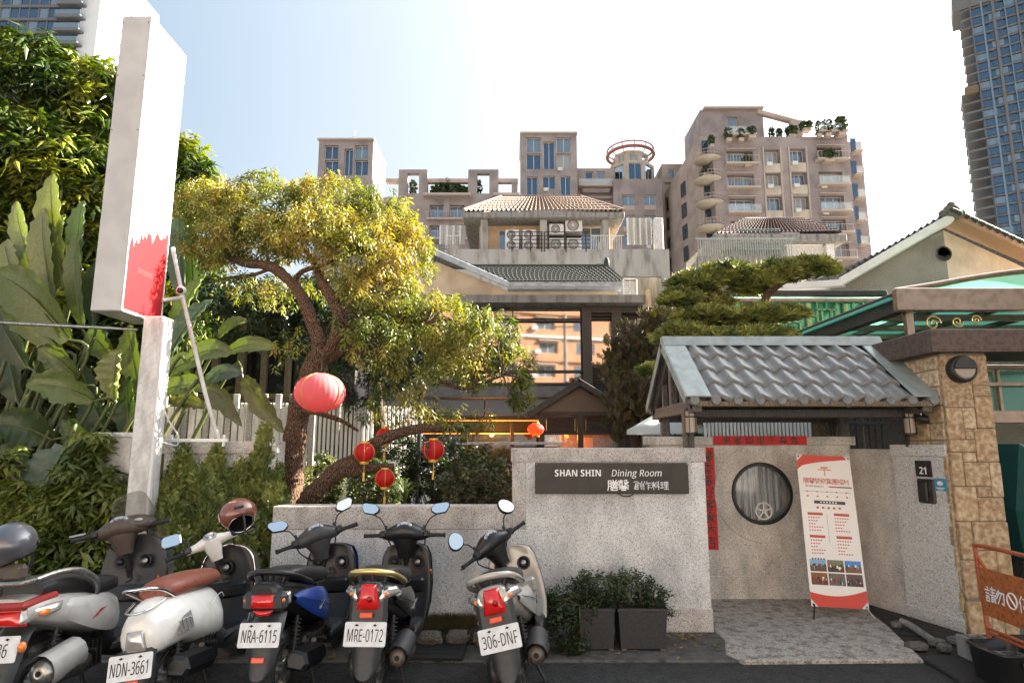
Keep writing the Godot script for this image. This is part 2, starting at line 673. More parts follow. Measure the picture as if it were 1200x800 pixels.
	M.black_print = mat("black_print", lin(.012, .011, .011), .5)
	M.red_paper = mat("red_paper", lin(.72, .018, .008), .6, 0, {"tex": T.fine, "scale": 2.0})
	# glass
	M.pane_sky = mat("reflecting_glass", lin(.32, .33, .34), .03, .85, {"tri": false})
	M.pane_tint = mat("tinted_glass", lin(.09, .14, .2), .06, .75, {"tri": false})
	M.pane_grey = mat("greyish_glass", lin(.22, .27, .31), .12, .6, {"tri": false})
	M.pane_dark = mat("dark_glass", lin(.02, .022, .024), .04, .0, {"tri": false})
	M.canopy_glass = mat("brownish_canopy_glass", lin(.13, .105, .085), .25, .0, {"tri": false})
	M.pane_clear = mat("clear_glass", Color(.9, .95, .95, .14), .03, .0, {"tri": false})
	M.pane_clear.transparency = BaseMaterial3D.TRANSPARENCY_ALPHA
	M.visor = mat("smoked_visor", Color(.4, .4, .33, .5), .05, .0, {"tri": false})
	M.visor.transparency = BaseMaterial3D.TRANSPARENCY_ALPHA
	M.poly = mat("green_polycarbonate", lin(.13, .6, .44), .35, 0, {"tri": false, "back": lin(.6, 1.0, .88)})
	M.poly_dark = mat("deep_green_polycarbonate", lin(.04, .3, .2), .35, 0, {"tri": false, "back": lin(.1, .4, .28)})
	M.poly_pale = mat("pale_green_polycarbonate", lin(.3, .55, .42), .35, 0, {"tri": false, "back": lin(.55, .95, .75)})
	M.pane_green = mat("green_glass", lin(.08, .2, .14), .12, .3, {"tri": false})
	M.curtain_pane = mat("curtained_glass", lin(.3, .31, .3), .25, .1, {"tri": false, "coat": .8})
	M.curtain = mat("pale_curtain", lin(.55, .53, .5), .9)
	# flats
	M.flat_pink = mat("mauve_brown_tile", lin(.43, .355, .335), .8, 0, {"tex": T.mottle, "scale": .05, "detail": T.fine, "ds": .4})
	M.flat_tan = mat("tan_tile", lin(.45, .35, .29), .8, 0, {"tex": T.mottle, "scale": .05})
	M.tower_slab = mat("grey_tower_slab", lin(.13, .122, .115), .6)
	M.flat_cream = mat("cream_tile", lin(.5, .43, .34), .8, 0, {"tex": T.mottle, "scale": .06})
	M.flat_trim = mat("stone_trim", lin(.4, .33, .28), .8)
	M.frame_white = mat("white_window_frame", lin(.6, .58, .55), .5)
	M.frame_dark = mat("dark_window_frame", lin(.06, .055, .05), .5)
	M.orange_wall = mat("orange_brown_tile", lin(.42, .22, .115), .8, 0, {"tex": T.mottle, "scale": .1})
	# plants
	M.leaf = mat("leaf", Color.WHITE, .5, 0, {"tri": false, "vc": true, "back": Color(.8, .85, .3)})
	M.leaf_gloss = mat("glossy_leaf", Color.WHITE, .3, 0, {"tri": false, "vc": true, "back": Color(.6, .7, .2)})
	M.needle = mat("needle", Color.WHITE, .65, 0, {"tri": false, "vc": true, "back": Color(.45, .5, .2)})
	M.bark = mat("furrowed_bark", lin(.29, .2, .14), .95, 0, {"tex": T.bark, "scale": V(5, 1.4, 5), "bump": T.bark, "bs": 3.0})
	M.twig = mat("twig", lin(.1, .07, .05), .9, 0, {"tex": T.mottle, "scale": 4.0})
	M.bark_grey = mat("grey_bark", lin(.14, .12, .1), .95, 0, {"tex": T.bark, "scale": V(8, 3, 8)})
	# scooters
	for q in [["black", lin(.012, .012, .013)], ["silver", lin(.5, .48, .45)], ["ivory", lin(.78, .75, .69)], ["blue", lin(.02, .06, .28)], ["champagne", lin(.46, .42, .36)], ["red", lin(.36, .02, .015)], ["brown_helmet", lin(.2, .06, .035)], ["grey_helmet", lin(.1, .1, .115)]]:
		M["paint_" + q[0]] = mat(q[0] + "_paint", q[1], .35, .15 if q[0] in ["silver", "champagne", "blue", "grey_helmet"] else .0, {"tex": T.faint, "scale": 1.5, "coat": .9, "cr": .12, "world": false})
	M.plastic = mat("black_plastic", lin(.011, .011, .012), .36, 0, {"tex": T.mottle, "scale": 3.0, "bump": T.fine, "bs": .03, "world": false})
	M.plastic_grey = mat("dusty_grey_plastic", lin(.04, .04, .042), .48, 0, {"tex": T.mottle, "scale": 3.0, "world": false})
	M.plastic_brown = mat("dusty_brown_plastic", lin(.085, .06, .045), .5, 0, {"tex": T.mottle, "scale": 3.0, "world": false})
	M.seat_black = mat("black_vinyl", lin(.016, .015, .015), .42, 0, {"bump": T.fine, "bs": .05, "scale": 5.0, "world": false})
	M.seat_brown = mat("brown_vinyl", lin(.27, .075, .045), .45, 0, {"tex": T.mottle, "bump": T.fine, "bs": .05, "scale": 4.0, "world": false})
	M.rubber = mat("tyre_rubber", lin(.02, .02, .02), .85, 0, {"tex": T.mottle, "scale": 5.0})
	M.lens_red = mat("red_lens", lin(.62, .012, .01), .12, 0, {"tri": false, "coat": 1.0})
	M.lens_orange = mat("orange_lens", lin(.75, .2, .02), .15, 0, {"tri": false, "coat": 1.0})
	M.lens_clear = mat("clear_lens", lin(.5, .47, .44), .1, .5, {"tri": false, "coat": 1.0})
	M.plate = mat("number_plate", lin(.72, .72, .72), .4, 0, {"tex": T.faint, "scale": 3.0, "world": false})
	M.mirror = mat("mirror_glass", lin(.9, .9, .9), .02, 1.0, {"tri": false})
	M.gauge = mat("gauge_face", lin(.35, .36, .38), .1, .2, {"tri": false, "coat": 1.0})
	# lanterns
	M.lantern = mat("red_lantern_silk", lin(.5, .012, .016), .6, 0, {"tri": false, "back": lin(.8, .06, .05)})
	M.lantern_pink = mat("faded_pink_lantern_cloth", lin(.6, .17, .19), .75, 0, {"tri": false, "back": lin(.8, .2, .2)})
	M.gilt = mat("gilt_paper", lin(.62, .36, .07), .45, .3)
	M.lamp_glass = mat("lamp_glass", lin(.5, .42, .33), .25, 0, {"tri": false, "back": lin(.7, .6, .5)})
	M.teal = mat("teal_car_paint", lin(.02, .11, .1), .25, .2, {"coat": 1.0, "tri": false})
	M.umbrella = mat("white_canvas", lin(.7, .72, .72), .8, 0, {"tri": false, "back": lin(.6, .6, .6)})
	M.bag = mat("black_plastic_bag", lin(.012, .012, .013), .3)
	M.glow = mat("warm_light_strip", lin(.9, .6, .25), .5)
	M.glow.emission_enabled = true
	M.glow.emission = Color(1.0, .62, .25)
	M.glow.emission_energy_multiplier = .15


# ---------- lettering: the strokes of each character on a 16 by 16 grid, y downwards ----------
var GLYPH := {
	"膳": "11 1b 1b 0f 11 51 51 5f 15 55 19 59 80 92 d0 c2 73 f3 75 f5 67 f7 a3 a7 87 99 d7 c9 6a fa 7c ec 7c 7f ec ef 7f ef",
	"馨": "01 71 40 43 13 63 15 65 15 18 65 68 18 68 a0 a3 a0 d0 d0 d3 d3 f3 94 e4 e4 98 a5 f8 b9 49 1a fa 89 8c 8a 1d 8a fd 5c 5f bc bf 5c bc 5f bf 5e be",
	"創": "60 01 60 b4 34 84 36 86 36 39 86 89 39 89 36 1e 3b 8b 3b 3e 8b 8e 3e 8e c3 ca f0 fe fe dd",
	"作": "40 08 27 2f 80 65 93 f3 a3 af a7 e7 ab eb",
	"料": "41 4f 06 86 12 24 82 64 46 0c 46 8b a1 b3 a5 b7 99 fa d0 df",
	"理": "02 62 06 66 0c 6b 32 3c 81 e1 81 88 e1 e8 88 e8 84 e4 b1 be 8b eb 7e fe",
	"餐": "30 33 02 24 12 62 62 24 36 06 a1 e1 e1 84 a2 f6 75 08 75 f8 49 a9 49 4f a9 ac 4c ac 4f 7e 9d ef",
	"飲": "40 04 40 84 45 46 16 66 16 1e 66 6a 1a 6a 18 68 1e 6d a0 84 93 f3 f3 d6 c3 7f b8 ff",
	"集": "40 05 32 3a 32 e2 70 82 35 d5 38 d8 3a ea 92 9a 0c fc 8a 8f 8c 1f 8c ff",
	"團": "11 f1 11 1f f1 ff 1f ff 43 c3 82 88 45 c5 45 47 c5 c7 47 c7 39 d9 b8 bd bd ad 6a 7b 4b cb",
	"福": "20 31 04 64 64 19 37 3f 48 6a 81 f1 93 e3 93 96 e3 e6 96 e6 89 f9 89 8f f9 ff 8f ff 8c fc b9 bf",
	"利": "61 12 05 95 42 4f 46 0b 46 8a b3 ba e0 ef ef ce",
	"兔": "60 22 42 a2 a2 84 24 d4 24 28 d4 d8 28 d8 74 78 78 1f 98 9e 9e fe fe fc cb dc",
	"奔": "12 f2 80 36 83 e7 08 f8 59 3f 87 8c a9 af 0b fb",
	"千": "c0 32 08 f8 81 8f",
	"里": "21 e1 21 28 e1 e8 28 e8 24 e4 81 8f 3b db 0f ff",
	"迎": "11 23 05 35 35 2b 2b 0e 2b 6e 6e fe 61 5b 62 82 5b 8a a2 f2 a2 ad f2 fa fa da",
	"客": "80 82 12 f2 12 15 f2 f4 64 2a 65 c5 c5 19 58 fb 4b bb 4b 4f bb bf 4f bf",
	"來": "03 f3 80 8f 44 19 46 79 c4 99 c6 f9 89 1f 89 ff",
	"請": "31 42 04 64 17 57 1a 5a 1c 5c 1c 1f 5c 5f 1f 5f 82 f2 95 e5 78 f8 b0 b8 9a 9f ea ef 9a ea ec 9c 9e ee",
	"勿": "50 06 32 d2 d2 ce ce 9d 62 19 93 3e",
	"停": "40 07 26 2f a0 a2 62 f2 84 e4 84 87 e4 e7 87 e7 69 f9 69 6b f9 fb 8c ec bc bf bf 9f",
	"車": "12 e2 80 8f 35 d5 35 3b d5 db 3b db 38 d8 0d fd",
	"大": "15 e5 80 85 85 1f 85 ff",
	"吉": "02 f2 80 86 26 d6 39 c9 39 3f c9 cf 3f cf",
	"春": "22 d2 25 c5 08 f8 80 78 78 1c 88 fc 5a ba 5a 5f ba bf 5f bf 5d bd",
	"食": "80 17 80 f7 55 75 47 b7 47 4f b7 bb 4b bb 49 b9 4f 8e 9c ff",
	"香": "b0 41 03 f3 82 88 83 19 83 f9 4a ba 4a 4f ba bf 4f bf 4c bc",
	"好": "30 1a 04 64 64 1f 28 7f 91 e1 e1 b5 b5 bf bf 9e 88 f8",
}


func glyph(m: MB, ch: String, at: Vector3, size: float, w: float, b := Basis(), brush := .0) -> void:
	# one character as flat strokes; b turns x (right), y (up), z (towards the reader)
	var flat := ""
	for q in (GLYPH[ch] as String).split(" "):
		flat += q
	var k := 0
	while k + 3 < flat.length():
		var p := Vector2(flat.substr(k, 1).hex_to_int(), 15 - flat.substr(k + 1, 1).hex_to_int()) / 15.0
		var q := Vector2(flat.substr(k + 2, 1).hex_to_int(), 15 - flat.substr(k + 3, 1).hex_to_int()) / 15.0
		k += 4
		if brush > 0:
			p += Vector2(jit(brush), jit(brush))
			q += Vector2(jit(brush), jit(brush))
		var d := (q - p).normalized()
		var s := Vector2(-d.y, d.x)
		var w1 := w * (1.0 + jit(brush * 6)) / size / 2
		var w2 := w * (1.0 + jit(brush * 6)) / size / 2
		var z := .0004 * (k / 4 % 7)
		var poly := [p - d * w1 + s * w1, p - d * w1 - s * w1, q + d * w2 - s * w2, q + d * w2 + s * w2]
		var a := []
		for o in poly:
			a.append(at + b * (V(o.x * size, o.y * size, .0022 + z)))
		m.quad(a[0], a[1], a[2], a[3])


func latin(m: MB, text: String, at: Vector3, size: float, b := Basis(), bold := false, squeeze := 1.0, slant := .0, deep := .004, mono := false, middle := false) -> float:
	var f := SystemFont.new()
	f.font_names = PackedStringArray(["Droid Sans Mono" if mono else "Droid Sans"])
	f.font_weight = 700 if bold else 400
	var tm := TextMesh.new()
	tm.font = f
	tm.text = text
	tm.font_size = 64
	tm.pixel_size = 1.0 / 64
	tm.depth = deep / size
	tm.horizontal_alignment = HORIZONTAL_ALIGNMENT_CENTER if middle else HORIZONTAL_ALIGNMENT_LEFT
	tm.vertical_alignment = VERTICAL_ALIGNMENT_CENTER
	var sh := Basis(V(squeeze, 0, 0), V(slant, 1, 0), V(0, 0, 1))
	m.add(tm, Transform3D(b * sh * Basis.from_scale(Vector3.ONE * size), at))
	return tm.get_aabb().size.x * size * squeeze



func make_setting() -> void:
	# ground, lane, pavement
	var m := MB.new()
	m.quad(V(-700, -.012, 500), V(700, -.012, 500), V(700, -.012, -700), V(-700, -.012, -700))
	structure(m, "ground", M.ground)
	m = MB.new()
	m.quad(V(-40, -.004, 5), V(40, -.004, 5), V(40, -.004, -5.62), V(-40, -.004, -5.62))
	structure(m, "road", M.road)
	m = MB.new()
	m.quad(V(-40, .0, 42), V(40, .0, 42), V(40, .0, 5.0), V(-40, .0, 5.0))
	structure(m, "bounce_forecourt", M.bounce_forecourt)  # unseen pale paving, added to bounce sunlight towards the wall
	m = MB.new()
	m.bev(V(-4.1, -.01, -5.86), V(12.2, .05, .8), .012)
	structure(m, "pavement", M.pavement)
	m = MB.new()
	m.prism(PackedVector2Array([Vector2(1.86, 5.42), Vector2(3.33, 5.46), Vector2(3.6, 6.38), Vector2(3.86, 7.49), Vector2(1.9, 7.49), Vector2(1.9, 6.0), Vector2(1.78, 5.6)]), -.02, .028, Transform3D(Basis(Vector3.RIGHT, V(0, 0, -1), Vector3.UP), Vector3.ZERO), .01)
	structure(m, "gate_ramp", M.ramp)
	m = MB.new()
	m.prism(PackedVector2Array([Vector2(3.34, 5.46), Vector2(5.6, 5.46), Vector2(5.6, 6.2), Vector2(4.27, 6.24), Vector2(3.9, 7.48), Vector2(3.87, 7.48), Vector2(3.61, 6.38)]), -.02, .0, Transform3D(Basis(Vector3.RIGHT, V(0, 0, -1), Vector3.UP), Vector3.ZERO))
	structure(m, "gutter", M.soil)
	m = MB.new()
	m.bev(V(-1.35, .03, -6.06), V(2.1, .14, .39), .03)
	structure(m, "planting_bed", M.soil)
	m = MB.new()
	m.bev(V(-7.0, .03, -6.7), V(9.2, .16, .8), .03)
	structure(m, "hedge_bed", M.soil)
	m = MB.new()
	m.bev(V(-4, -.005, -12.4), V(14, .06, 11.8), .02)
	structure(m, "garden_ground", M.soil)

	# the drain covers
	m = MB.new()
	m.bev(Vector3.ZERO, V(.78, .03, .4), .008)
	for k in 3:
		m.bev(V(0, .017, -.12 + .12 * k), V(.7, .006, .012), .002)
	put(m, "drain_cover", M.cover, self, Transform3D(Basis(Vector3.UP, -.03), V(-.78, .03, -5.66)))
	tag(get_node("drain_cover"), "dark iron drain cover behind the black scooter with the gold rail", "drain cover", "drain covers in the pavement")
	m = MB.new()
	m.prism(PackedVector2Array([Vector2(3.35, 5.55), Vector2(4.05, 5.62), Vector2(4.0, 5.0), Vector2(3.3, 4.95)]), .0, .026, Transform3D(Basis(Vector3.RIGHT, V(0, 0, -1), Vector3.UP), Vector3.ZERO), .008)
	tag(put(m, "drain_cover", M.cover), "large black plate over the gutter at the foot of the ramp", "drain cover", "drain covers in the pavement")
	m = MB.new()
	m.prism(PackedVector2Array([Vector2(3.62, 6.62), Vector2(3.9, 6.6), Vector2(3.84, 6.12), Vector2(3.5, 6.2)]), .0, .02, Transform3D(Basis(Vector3.RIGHT, V(0, 0, -1), Vector3.UP), Vector3.ZERO), .008)
	tag(put(m, "drain_cover", M.cover), "small dark plate between the ramp and the side wall", "drain cover", "drain covers in the pavement")

	# the long wall
	var w := thing("garden_wall", "pebble wash garden wall stepping down to the left behind the scooters", "wall")
	m = MB.new()
	m.span(V(.001, -.02, -6.26), V(1.875, 1.69, -6.48))
	put(m, "high_panel", M.pebble, w)
	m = MB.new()
	m.span(V(-2.3, -.02, -6.26), V(0, 1.14, -6.48))
	put(m, "low_panel", M.pebble, w)
	m = MB.new()
	m.bev(V(.94, 1.64, -6.37), V(1.9, .135, .246), .006)
	put(m, "coping", M.pebble_band, w)
	m = MB.new()
	m.bev(V(-1.1495, 1.047, -6.37), V(2.299, .214, .246), .006)
	put(m, "coping", M.pebble_band, w)
	m = MB.new()
	m.bev(V(.069, 1.255, -6.37), V(.134, .63, .24), .006)
	put(m, "border", M.pebble_band, w)
	m = MB.new()
	m.bev(V(.95, .1, -6.37), V(1.876, .25, .252), .012)
	put(m, "plinth", M.pebble_band, w)

	# the taller wall at the left, behind the conifers
	w = thing("side_wall", "granite wall with a square end post behind the conifers", "wall")
	m = MB.new()
	m.span(V(-3.66, -.02, -6.75), V(-2.62, 1.66, -6.9))
	put(m, "panel", M.pebble_light, w)
	m = MB.new()
	m.bev(V(-3.14, 1.71, -6.82), V(1.1, .13, .2), .008)
	put(m, "coping", M.pebble_band, w)
	m = MB.new()
	m.bev(V(-2.53, .9, -6.8), V(.15, 1.75, .26), .008)
	put(m, "end_post", M.pebble_light, w)
	w = thing("white_pier", "short white rendered pier behind the sign post", "pier", V(-4.12, 0, -6.75))
	m = MB.new()
	m.bev(V(0, .9, 0), V(.36, 1.84, .26), .01)
	put(m, "pier_body", M.white_old, w)
	m = MB.new()
	m.bev(V(0, 1.84, 0), V(.42, .05, .3), .008)
	put(m, "pier_cap", M.white_old, w)

	# picket fence, slats of two heights, then the long white louvre fence curving back
	w = thing("picket_fence", "cream picket fence of tall and short slats behind the granite wall", "fence")
	for k in 22:
		var tall := k % 2 == 0
		m = MB.new()
		m.bev(V(0, .55, 0), V(.072, 1.1 if tall else .93, .03), .006)
		put(m, "slat", M.white_old if k % 3 else M.concrete_pale, w, Transform3D(Basis(Vector3.UP, .08), V(-4.26 + .083 * k, 1.27 + (0 if tall else -.085) + jit(.008), -7.75 - .012 * k)))
	m = MB.new()
	m.bev(V(-3.39, 1.5, -7.93), V(1.86, .06, .05), .006, Basis(Vector3.UP, .14))
	put(m, "rail", M.white_old, w)
	w = thing("louvre_fence", "long white louvre fence on a white garden wall behind the leaning tree", "fence")
	for k in 44:
		var a := k / 43.0
		var p := V(lerpf(-4.1, -1.55, a), 0, lerpf(-9.6, -10.9, a * a))
		m = MB.new()
		m.bev(V(0, 1.86, 0), V(.04, 1.02, .03), .005)
		put(m, "slat", M.white, w, Transform3D(Basis(Vector3.UP, .5), p))
	m = MB.new()
	for k in 22:
		var a := k / 22.0
		var b := (k + 1) / 22.0
		var p := V(lerpf(-4.1, -1.4, a), 0, lerpf(-9.6, -10.95, a * a))
		var q := V(lerpf(-4.1, -1.4, b), 0, lerpf(-9.6, -10.95, b * b))
		m.quad(p, q, q + V(0, 1.34, 0), p + V(0, 1.34, 0))
		m.quad(p + V(0, 1.34, 0), q + V(0, 1.34, 0), q + V(0, 1.34, -.2), p + V(0, 1.34, -.2))
		m.quad(q + V(0, 0, -.2), p + V(0, 0, -.2), p + V(0, 1.34, -.2), q + V(0, 1.34, -.2))
	put(m, "wall_base", M.white, w)

	# the sign board on the wall
	w = thing("wall_sign", "umber sign board with white lettering mounted on the garden wall", "sign", V(.224, 1.274, -6.222))
	m = MB.new()
	m.bev(V(.737, .146, 0), V(1.475, .292, .045), .004)
	put(m, "board", M.board, w)
	m = MB.new()
	latin(m, "SHAN SHIN", V(.185, .195, .024), .086, Basis(), true, .98)
	put(m, "lettering", M.letter, w)
	m = MB.new()
	latin(m, "Dining Room", V(.732, .195, .024), .086, Basis(), false, .99, .18)
	put(m, "lettering", M.letter, w)
	m = MB.new()
	glyph(m, "膳", V(.695, .035, .0245), .094, .0105)
	glyph(m, "馨", V(.797, .035, .0245), .094, .0095)
	put(m, "lettering", M.letter, w)
	m = MB.new()
	for k in 4:
		glyph(m, "創作料理"[k], V(.945 + .085 * k, .04, .0245), .077, .0058)
	put(m, "lettering", M.letter, w)
	m = MB.new()
	for s in [.012, 1.463]:
		m.lathe([Vector2(.005, -.003), Vector2(.005, .003), Vector2(0, .004)], 8, V(s, .28, .024), Basis(Vector3.RIGHT, PI / 2))
	put(m, "screw", M.steel, w)
	m = MB.new()
	m.tube(curve([V(.8, .0, -.012), V(.84, -.02, -.002), V(.9, -.024, .0), V(.945, -.002, -.01)], 5), .005, 6)
	put(m, "cable", M.black_metal, w)


func make_gate() -> void:
	# the wall with the round window under the gate roof
	var w := thing("gate_wall", "weathered pebble wash wall with a round window under the gate roof", "wall")
	var c := V(2.895, 1.184, -7.5)
	var m := MB.new()
	var angs := []
	for k in 48:
		angs.append(TAU * k / 48)
	var lo := Vector2(1.62, .0)
	var hi := Vector2(3.96, 1.74)
	for q in [Vector2(lo.x, lo.y), Vector2(hi.x, lo.y), Vector2(hi.x, hi.y), Vector2(lo.x, hi.y)]:
		angs.append(fposmod((q - Vector2(c.x, c.y)).angle(), TAU))
	angs.sort()
	var rim := []
	for a in angs:
		var d := Vector2(cos(a), sin(a))
		var t := 1e9
		if d.x > 1e-6: t = minf(t, (hi.x - c.x) / d.x)
		if d.x < -1e-6: t = minf(t, (lo.x - c.x) / d.x)
		if d.y > 1e-6: t = minf(t, (hi.y - c.y) / d.y)
		if d.y < -1e-6: t = minf(t, (lo.y - c.y) / d.y)
		rim.append([c + V(d.x, d.y, 0) * .36, c + V(d.x, d.y, 0) * t])
	for k in rim.size():
		var a = rim[k]
		var b = rim[(k + 1) % rim.size()]
		m.quad(a[0], a[1], b[1], b[0])
		m.quad(a[0], b[0], b[0] + V(0, 0, -.2), a[0] + V(0, 0, -.2))
		m.quad(b[1] + V(0, 0, -.2), a[1] + V(0, 0, -.2), a[0] + V(0, 0, -.2), b[0] + V(0, 0, -.2))
	put(m, "panel", M.pebble_dark, w)
	m = MB.new()
	m.bev(V(2.8, 1.785, -7.6), V(2.42, .1, .3), .008)
	put(m, "coping", M.pebble_dark, w)
	m = MB.new()
	m.bev(V(2.88, .14, -7.55), V(1.98, .27, .13), .006)
	put(m, "plinth", M.pebble_dark, w)
	m = MB.new()
	m.lathe([Vector2(.355, -.01), Vector2(.355, .012), Vector2(.36, .016), Vector2(.545, .016), Vector2(.552, .01), Vector2(.552, -.01)], 64, c, Basis(Vector3.RIGHT, PI / 2), true)
	put(m, "window_surround", M.pebble_dark, w)
	m = MB.new()
	m.lathe([Vector2(.315, -.16), Vector2(.315, .02), Vector2(.322, .03), Vector2(.343, .03), Vector2(.352, .02), Vector2(.352, -.16)], 64, c, Basis(Vector3.RIGHT, PI / 2), true)
	var f := put(m, "round_window_frame", M.black_metal, w)
	m = MB.new()
	m.lathe([Vector2(.0, .0), Vector2(.318, .0)], 48, c + V(0, 0, -.03), Basis(Vector3.RIGHT, PI / 2))
	put(m, "pane", M.pane_clear, f)
	for k in 8:
		var x := -.26 + .075 * k
		m = MB.new()
		var hh := sqrt(.318 * .318 - x * x)
		m.box(c + V(x, 0, -.12), V(.022, 2 * hh, .02))
		put(m, "bar", M.black_metal, f)
	m = MB.new()
	m.lathe([Vector2(.085, .0), Vector2(.095, .004), Vector2(.1, .0)], 28, c + V(.02, -.2, -.022), Basis(Vector3.RIGHT, PI / 2), true)
	for k in 5:
		var a := TAU * k / 5 + .3
		m.box(c + V(.02 + cos(a) * .045, -.2 + sin(a) * .045, -.022), V(.075, .016, .004), Basis(Vector3.BACK, a))
	put(m, "medallion", M.letter, f)

	# red paper banners
	w = thing("red_banner", "horizontal red paper banner with black calligraphy above the round window", "banner", V(2.345, 1.742, -7.444), 0, "red paper banners at the gate")
	m = MB.new()
	m.box(V(.545, .048, 0), V(1.09, .105, .004))
	put(m, "paper", M.red_paper, w)
	m = MB.new()
	for k in 7:
		glyph(m, "來客迎里千奔兔"[k], V(.11 + .132 * k, .005, .002), .085, .0085, Basis(), .025)
	put(m, "calligraphy", M.black_print, w)
	w = thing("red_banner", "vertical red paper banner with black calligraphy beside the garden wall's end", "banner", V(2.2, .56, -7.49), 0, "red paper banners at the gate")
	m = MB.new()
	m.box(V(.075, .575, 0), V(.17, 1.15, .004))
	put(m, "paper", M.red_paper, w)
	m = MB.new()
	for k in 8:
		glyph(m, "馨香春好客食大吉"[k], V(.02, .995 - .138 * k, .002), .115, .011, Basis(), .035)
	put(m, "calligraphy", M.black_print, w)

	# right hand wall running back from the stone column
	w = thing("return_wall", "stained pebble wash wall beside the ramp ending in a thicker pier", "wall")
	var A := V(3.95, 0, -7.5)
	var B := V(4.264, 0, -6.262)
	var d := (B - A).normalized()
	var b := Basis(d, Vector3.UP, d.cross(Vector3.UP))
	var mid := A.lerp(B, .494)
	var pc := (A + mid) / 2 + b.z * -.1 * signf(b.z.x) * -1.0
	var out := -b.z if b.z.x > 0 else b.z     # towards the ramp
	m = MB.new()
	m.box(A.lerp(mid, .5) - out * .1 + V(0, .84, 0), V(A.distance_to(mid), 1.7, .2), b)
	put(m, "panel", M.pebble_dark, w)
	m = MB.new()
	m.box(A.lerp(mid, .5) - out * .06 + V(0, .06, 0), V(A.distance_to(mid), .13, .16), b)
	put(m, "plinth", M.pebble_dark, w)
	m = MB.new()
	m.bev(mid.lerp(B, .5) - out * .09 + V(0, .86, 0), V(mid.distance_to(B), 1.74, .24), .012, b)
	put(m, "pier", M.pebble_light, w)
	m = MB.new()
	m.bev(mid.lerp(B, .5) - out * .085 + V(0, .06, 0), V(mid.distance_to(B) + .01, .13, .25), .008, b)
	put(m, "pier_plinth", M.pebble_light, w)
	m = MB.new()
	m.bev(mid.lerp(B, .5) - out * .085 + V(0, 1.68, 0), V(mid.distance_to(B) + .016, .12, .26), .008, b)
	put(m, "pier_coping", M.pebble_light, w)
	# house number, letter slot, blue plaque on the pier
	var on := mid.lerp(B, .5) + out * .036
	var face := Basis(d, Vector3.UP, out) if d.cross(Vector3.UP).dot(out) > 0 else Basis(-d, Vector3.UP, out)
	w = thing("house_number", "dark house number plate reading 21 on the pier", "sign", on + V(0, 1.5, 0) + d * .06)
	w.basis = face
	m = MB.new()
	m.bev(Vector3.ZERO, V(.19, .16, .012), .004)
	put(m, "plate", M.black_metal, w)
	m = MB.new()
	latin(m, "21", V(0, -.02, .0065), .1, Basis(), true, .9, 0, .003, false, true)
	put(m, "numeral", M.letter, w)
	w = thing("door_chime", "dark carved door chime panel under the house number", "door chime", on + V(0, 1.28, 0) + d * .07)
	w.basis = face
	m = MB.new()
	m.bev(Vector3.ZERO, V(.2, .24, .035), .02)
	put(m, "back_plate", M.timber, w)
	m = MB.new()
	m.bev(V(-.02, 0, .025), V(.11, .2, .03), .012)
	m.lathe([Vector2(.022, -.01), Vector2(.02, .008), Vector2(0, .01)], 12, V(.06, -.02, .024), Basis(Vector3.RIGHT, PI / 2))
	put(m, "speaker_grille", M.black_metal, w)
	w = thing("blue_plaque", "small blue enamel plaque on the pier beside the stone column", "plaque", B - d * .09 + out * .036 + V(0, 1.35, 0))
	w.basis = face
	m = MB.new()
	m.bev(Vector3.ZERO, V(.15, .12, .008), .003)
	put(m, "plate", mat("blue_enamel", lin(.05, .25, .38), .4), w)
	m = MB.new()
	m.ell(V(0, .015, .005), V(.035, .022, .003), 12)
	m.box(V(0, -.03, .005), V(.09, .008, .003))
	m.box(V(0, -.045, .005), V(.06, .006, .003))
	put(m, "emblem", M.letter, w)

	# stone column and brown lintel
	w = thing("stone_column", "squared sandstone column carrying a dark stone lintel", "column")
	var x0: float = 4.242
	var x1: float = 4.712
	m = MB.new()
	m.span(V(x0 + .012, -.02, -6.212), V(x1 - .012, 2.66, -6.8))
	put(m, "core", mat("mortar", lin(.3, .25, .19), .95, 0, {"tex": T.fine, "scale": 1.0}), w)
	var rows := [[0, .62, 135, 330], [.62, 1, 135, 250], [.62, 1, 250, 290], [.62, 1, 290, 405], [0, .35, 330, 445], [.35, .62, 330, 407], [.35, .54, 407, 445], [.54, 1, 405, 525], [0, .54, 445, 490], [0, .25, 490, 610], [.25, .54, 490, 525], [.25, .76, 525, 610], [.76, 1, 525, 648], [0, .45, 610, 732], [.45, .76, 610, 648], [.45, 1, 648, 732], [0, .27, 732, 862], [.27, 1, 732, 830], [.27, .7, 830, 895], [.7, 1, 830, 930], [0, .27, 862, 990], [.27, .7, 895, 1000], [.7, 1, 930, 1040], [0, .45, 1000, 1110], [.45, .7, 1000, 1110], [.7, 1, 1040, 1110]]
	var stone := func(px: float, qx: float, py: float, qy: float, zf: float, side: bool) -> void:
		var s := MB.new()
		var g := .006
		var hh := zf + jit(.008)
		s.bev(Vector3.ZERO, V(qx - px - g, qy - py - g, .05), .008)
		var xf := Transform3D(Basis(), V((px + qx) / 2, (py + qy) / 2, -6.2 + hh - .02))
		if side:
			xf = Transform3D(Basis(Vector3.UP, -PI / 2), V(x0 - hh + .012, (py + qy) / 2, -(px + qx) / 2))
		put(s, "stone", M["sandstone_%d" % (rng.randi() % 4)], w, xf)
	var yof := func(k: float) -> float:
		# course heights, measured down the column
		return 2.62 - (k - 135) * (2.62 / (1110 - 135.0))
	for q in rows:
		stone.call(x0 + (x1 - x0) * q[0], x0 + (x1 - x0) * q[1], yof.call(q[3]), yof.call(q[2]), .0, false)
	var yy := .0
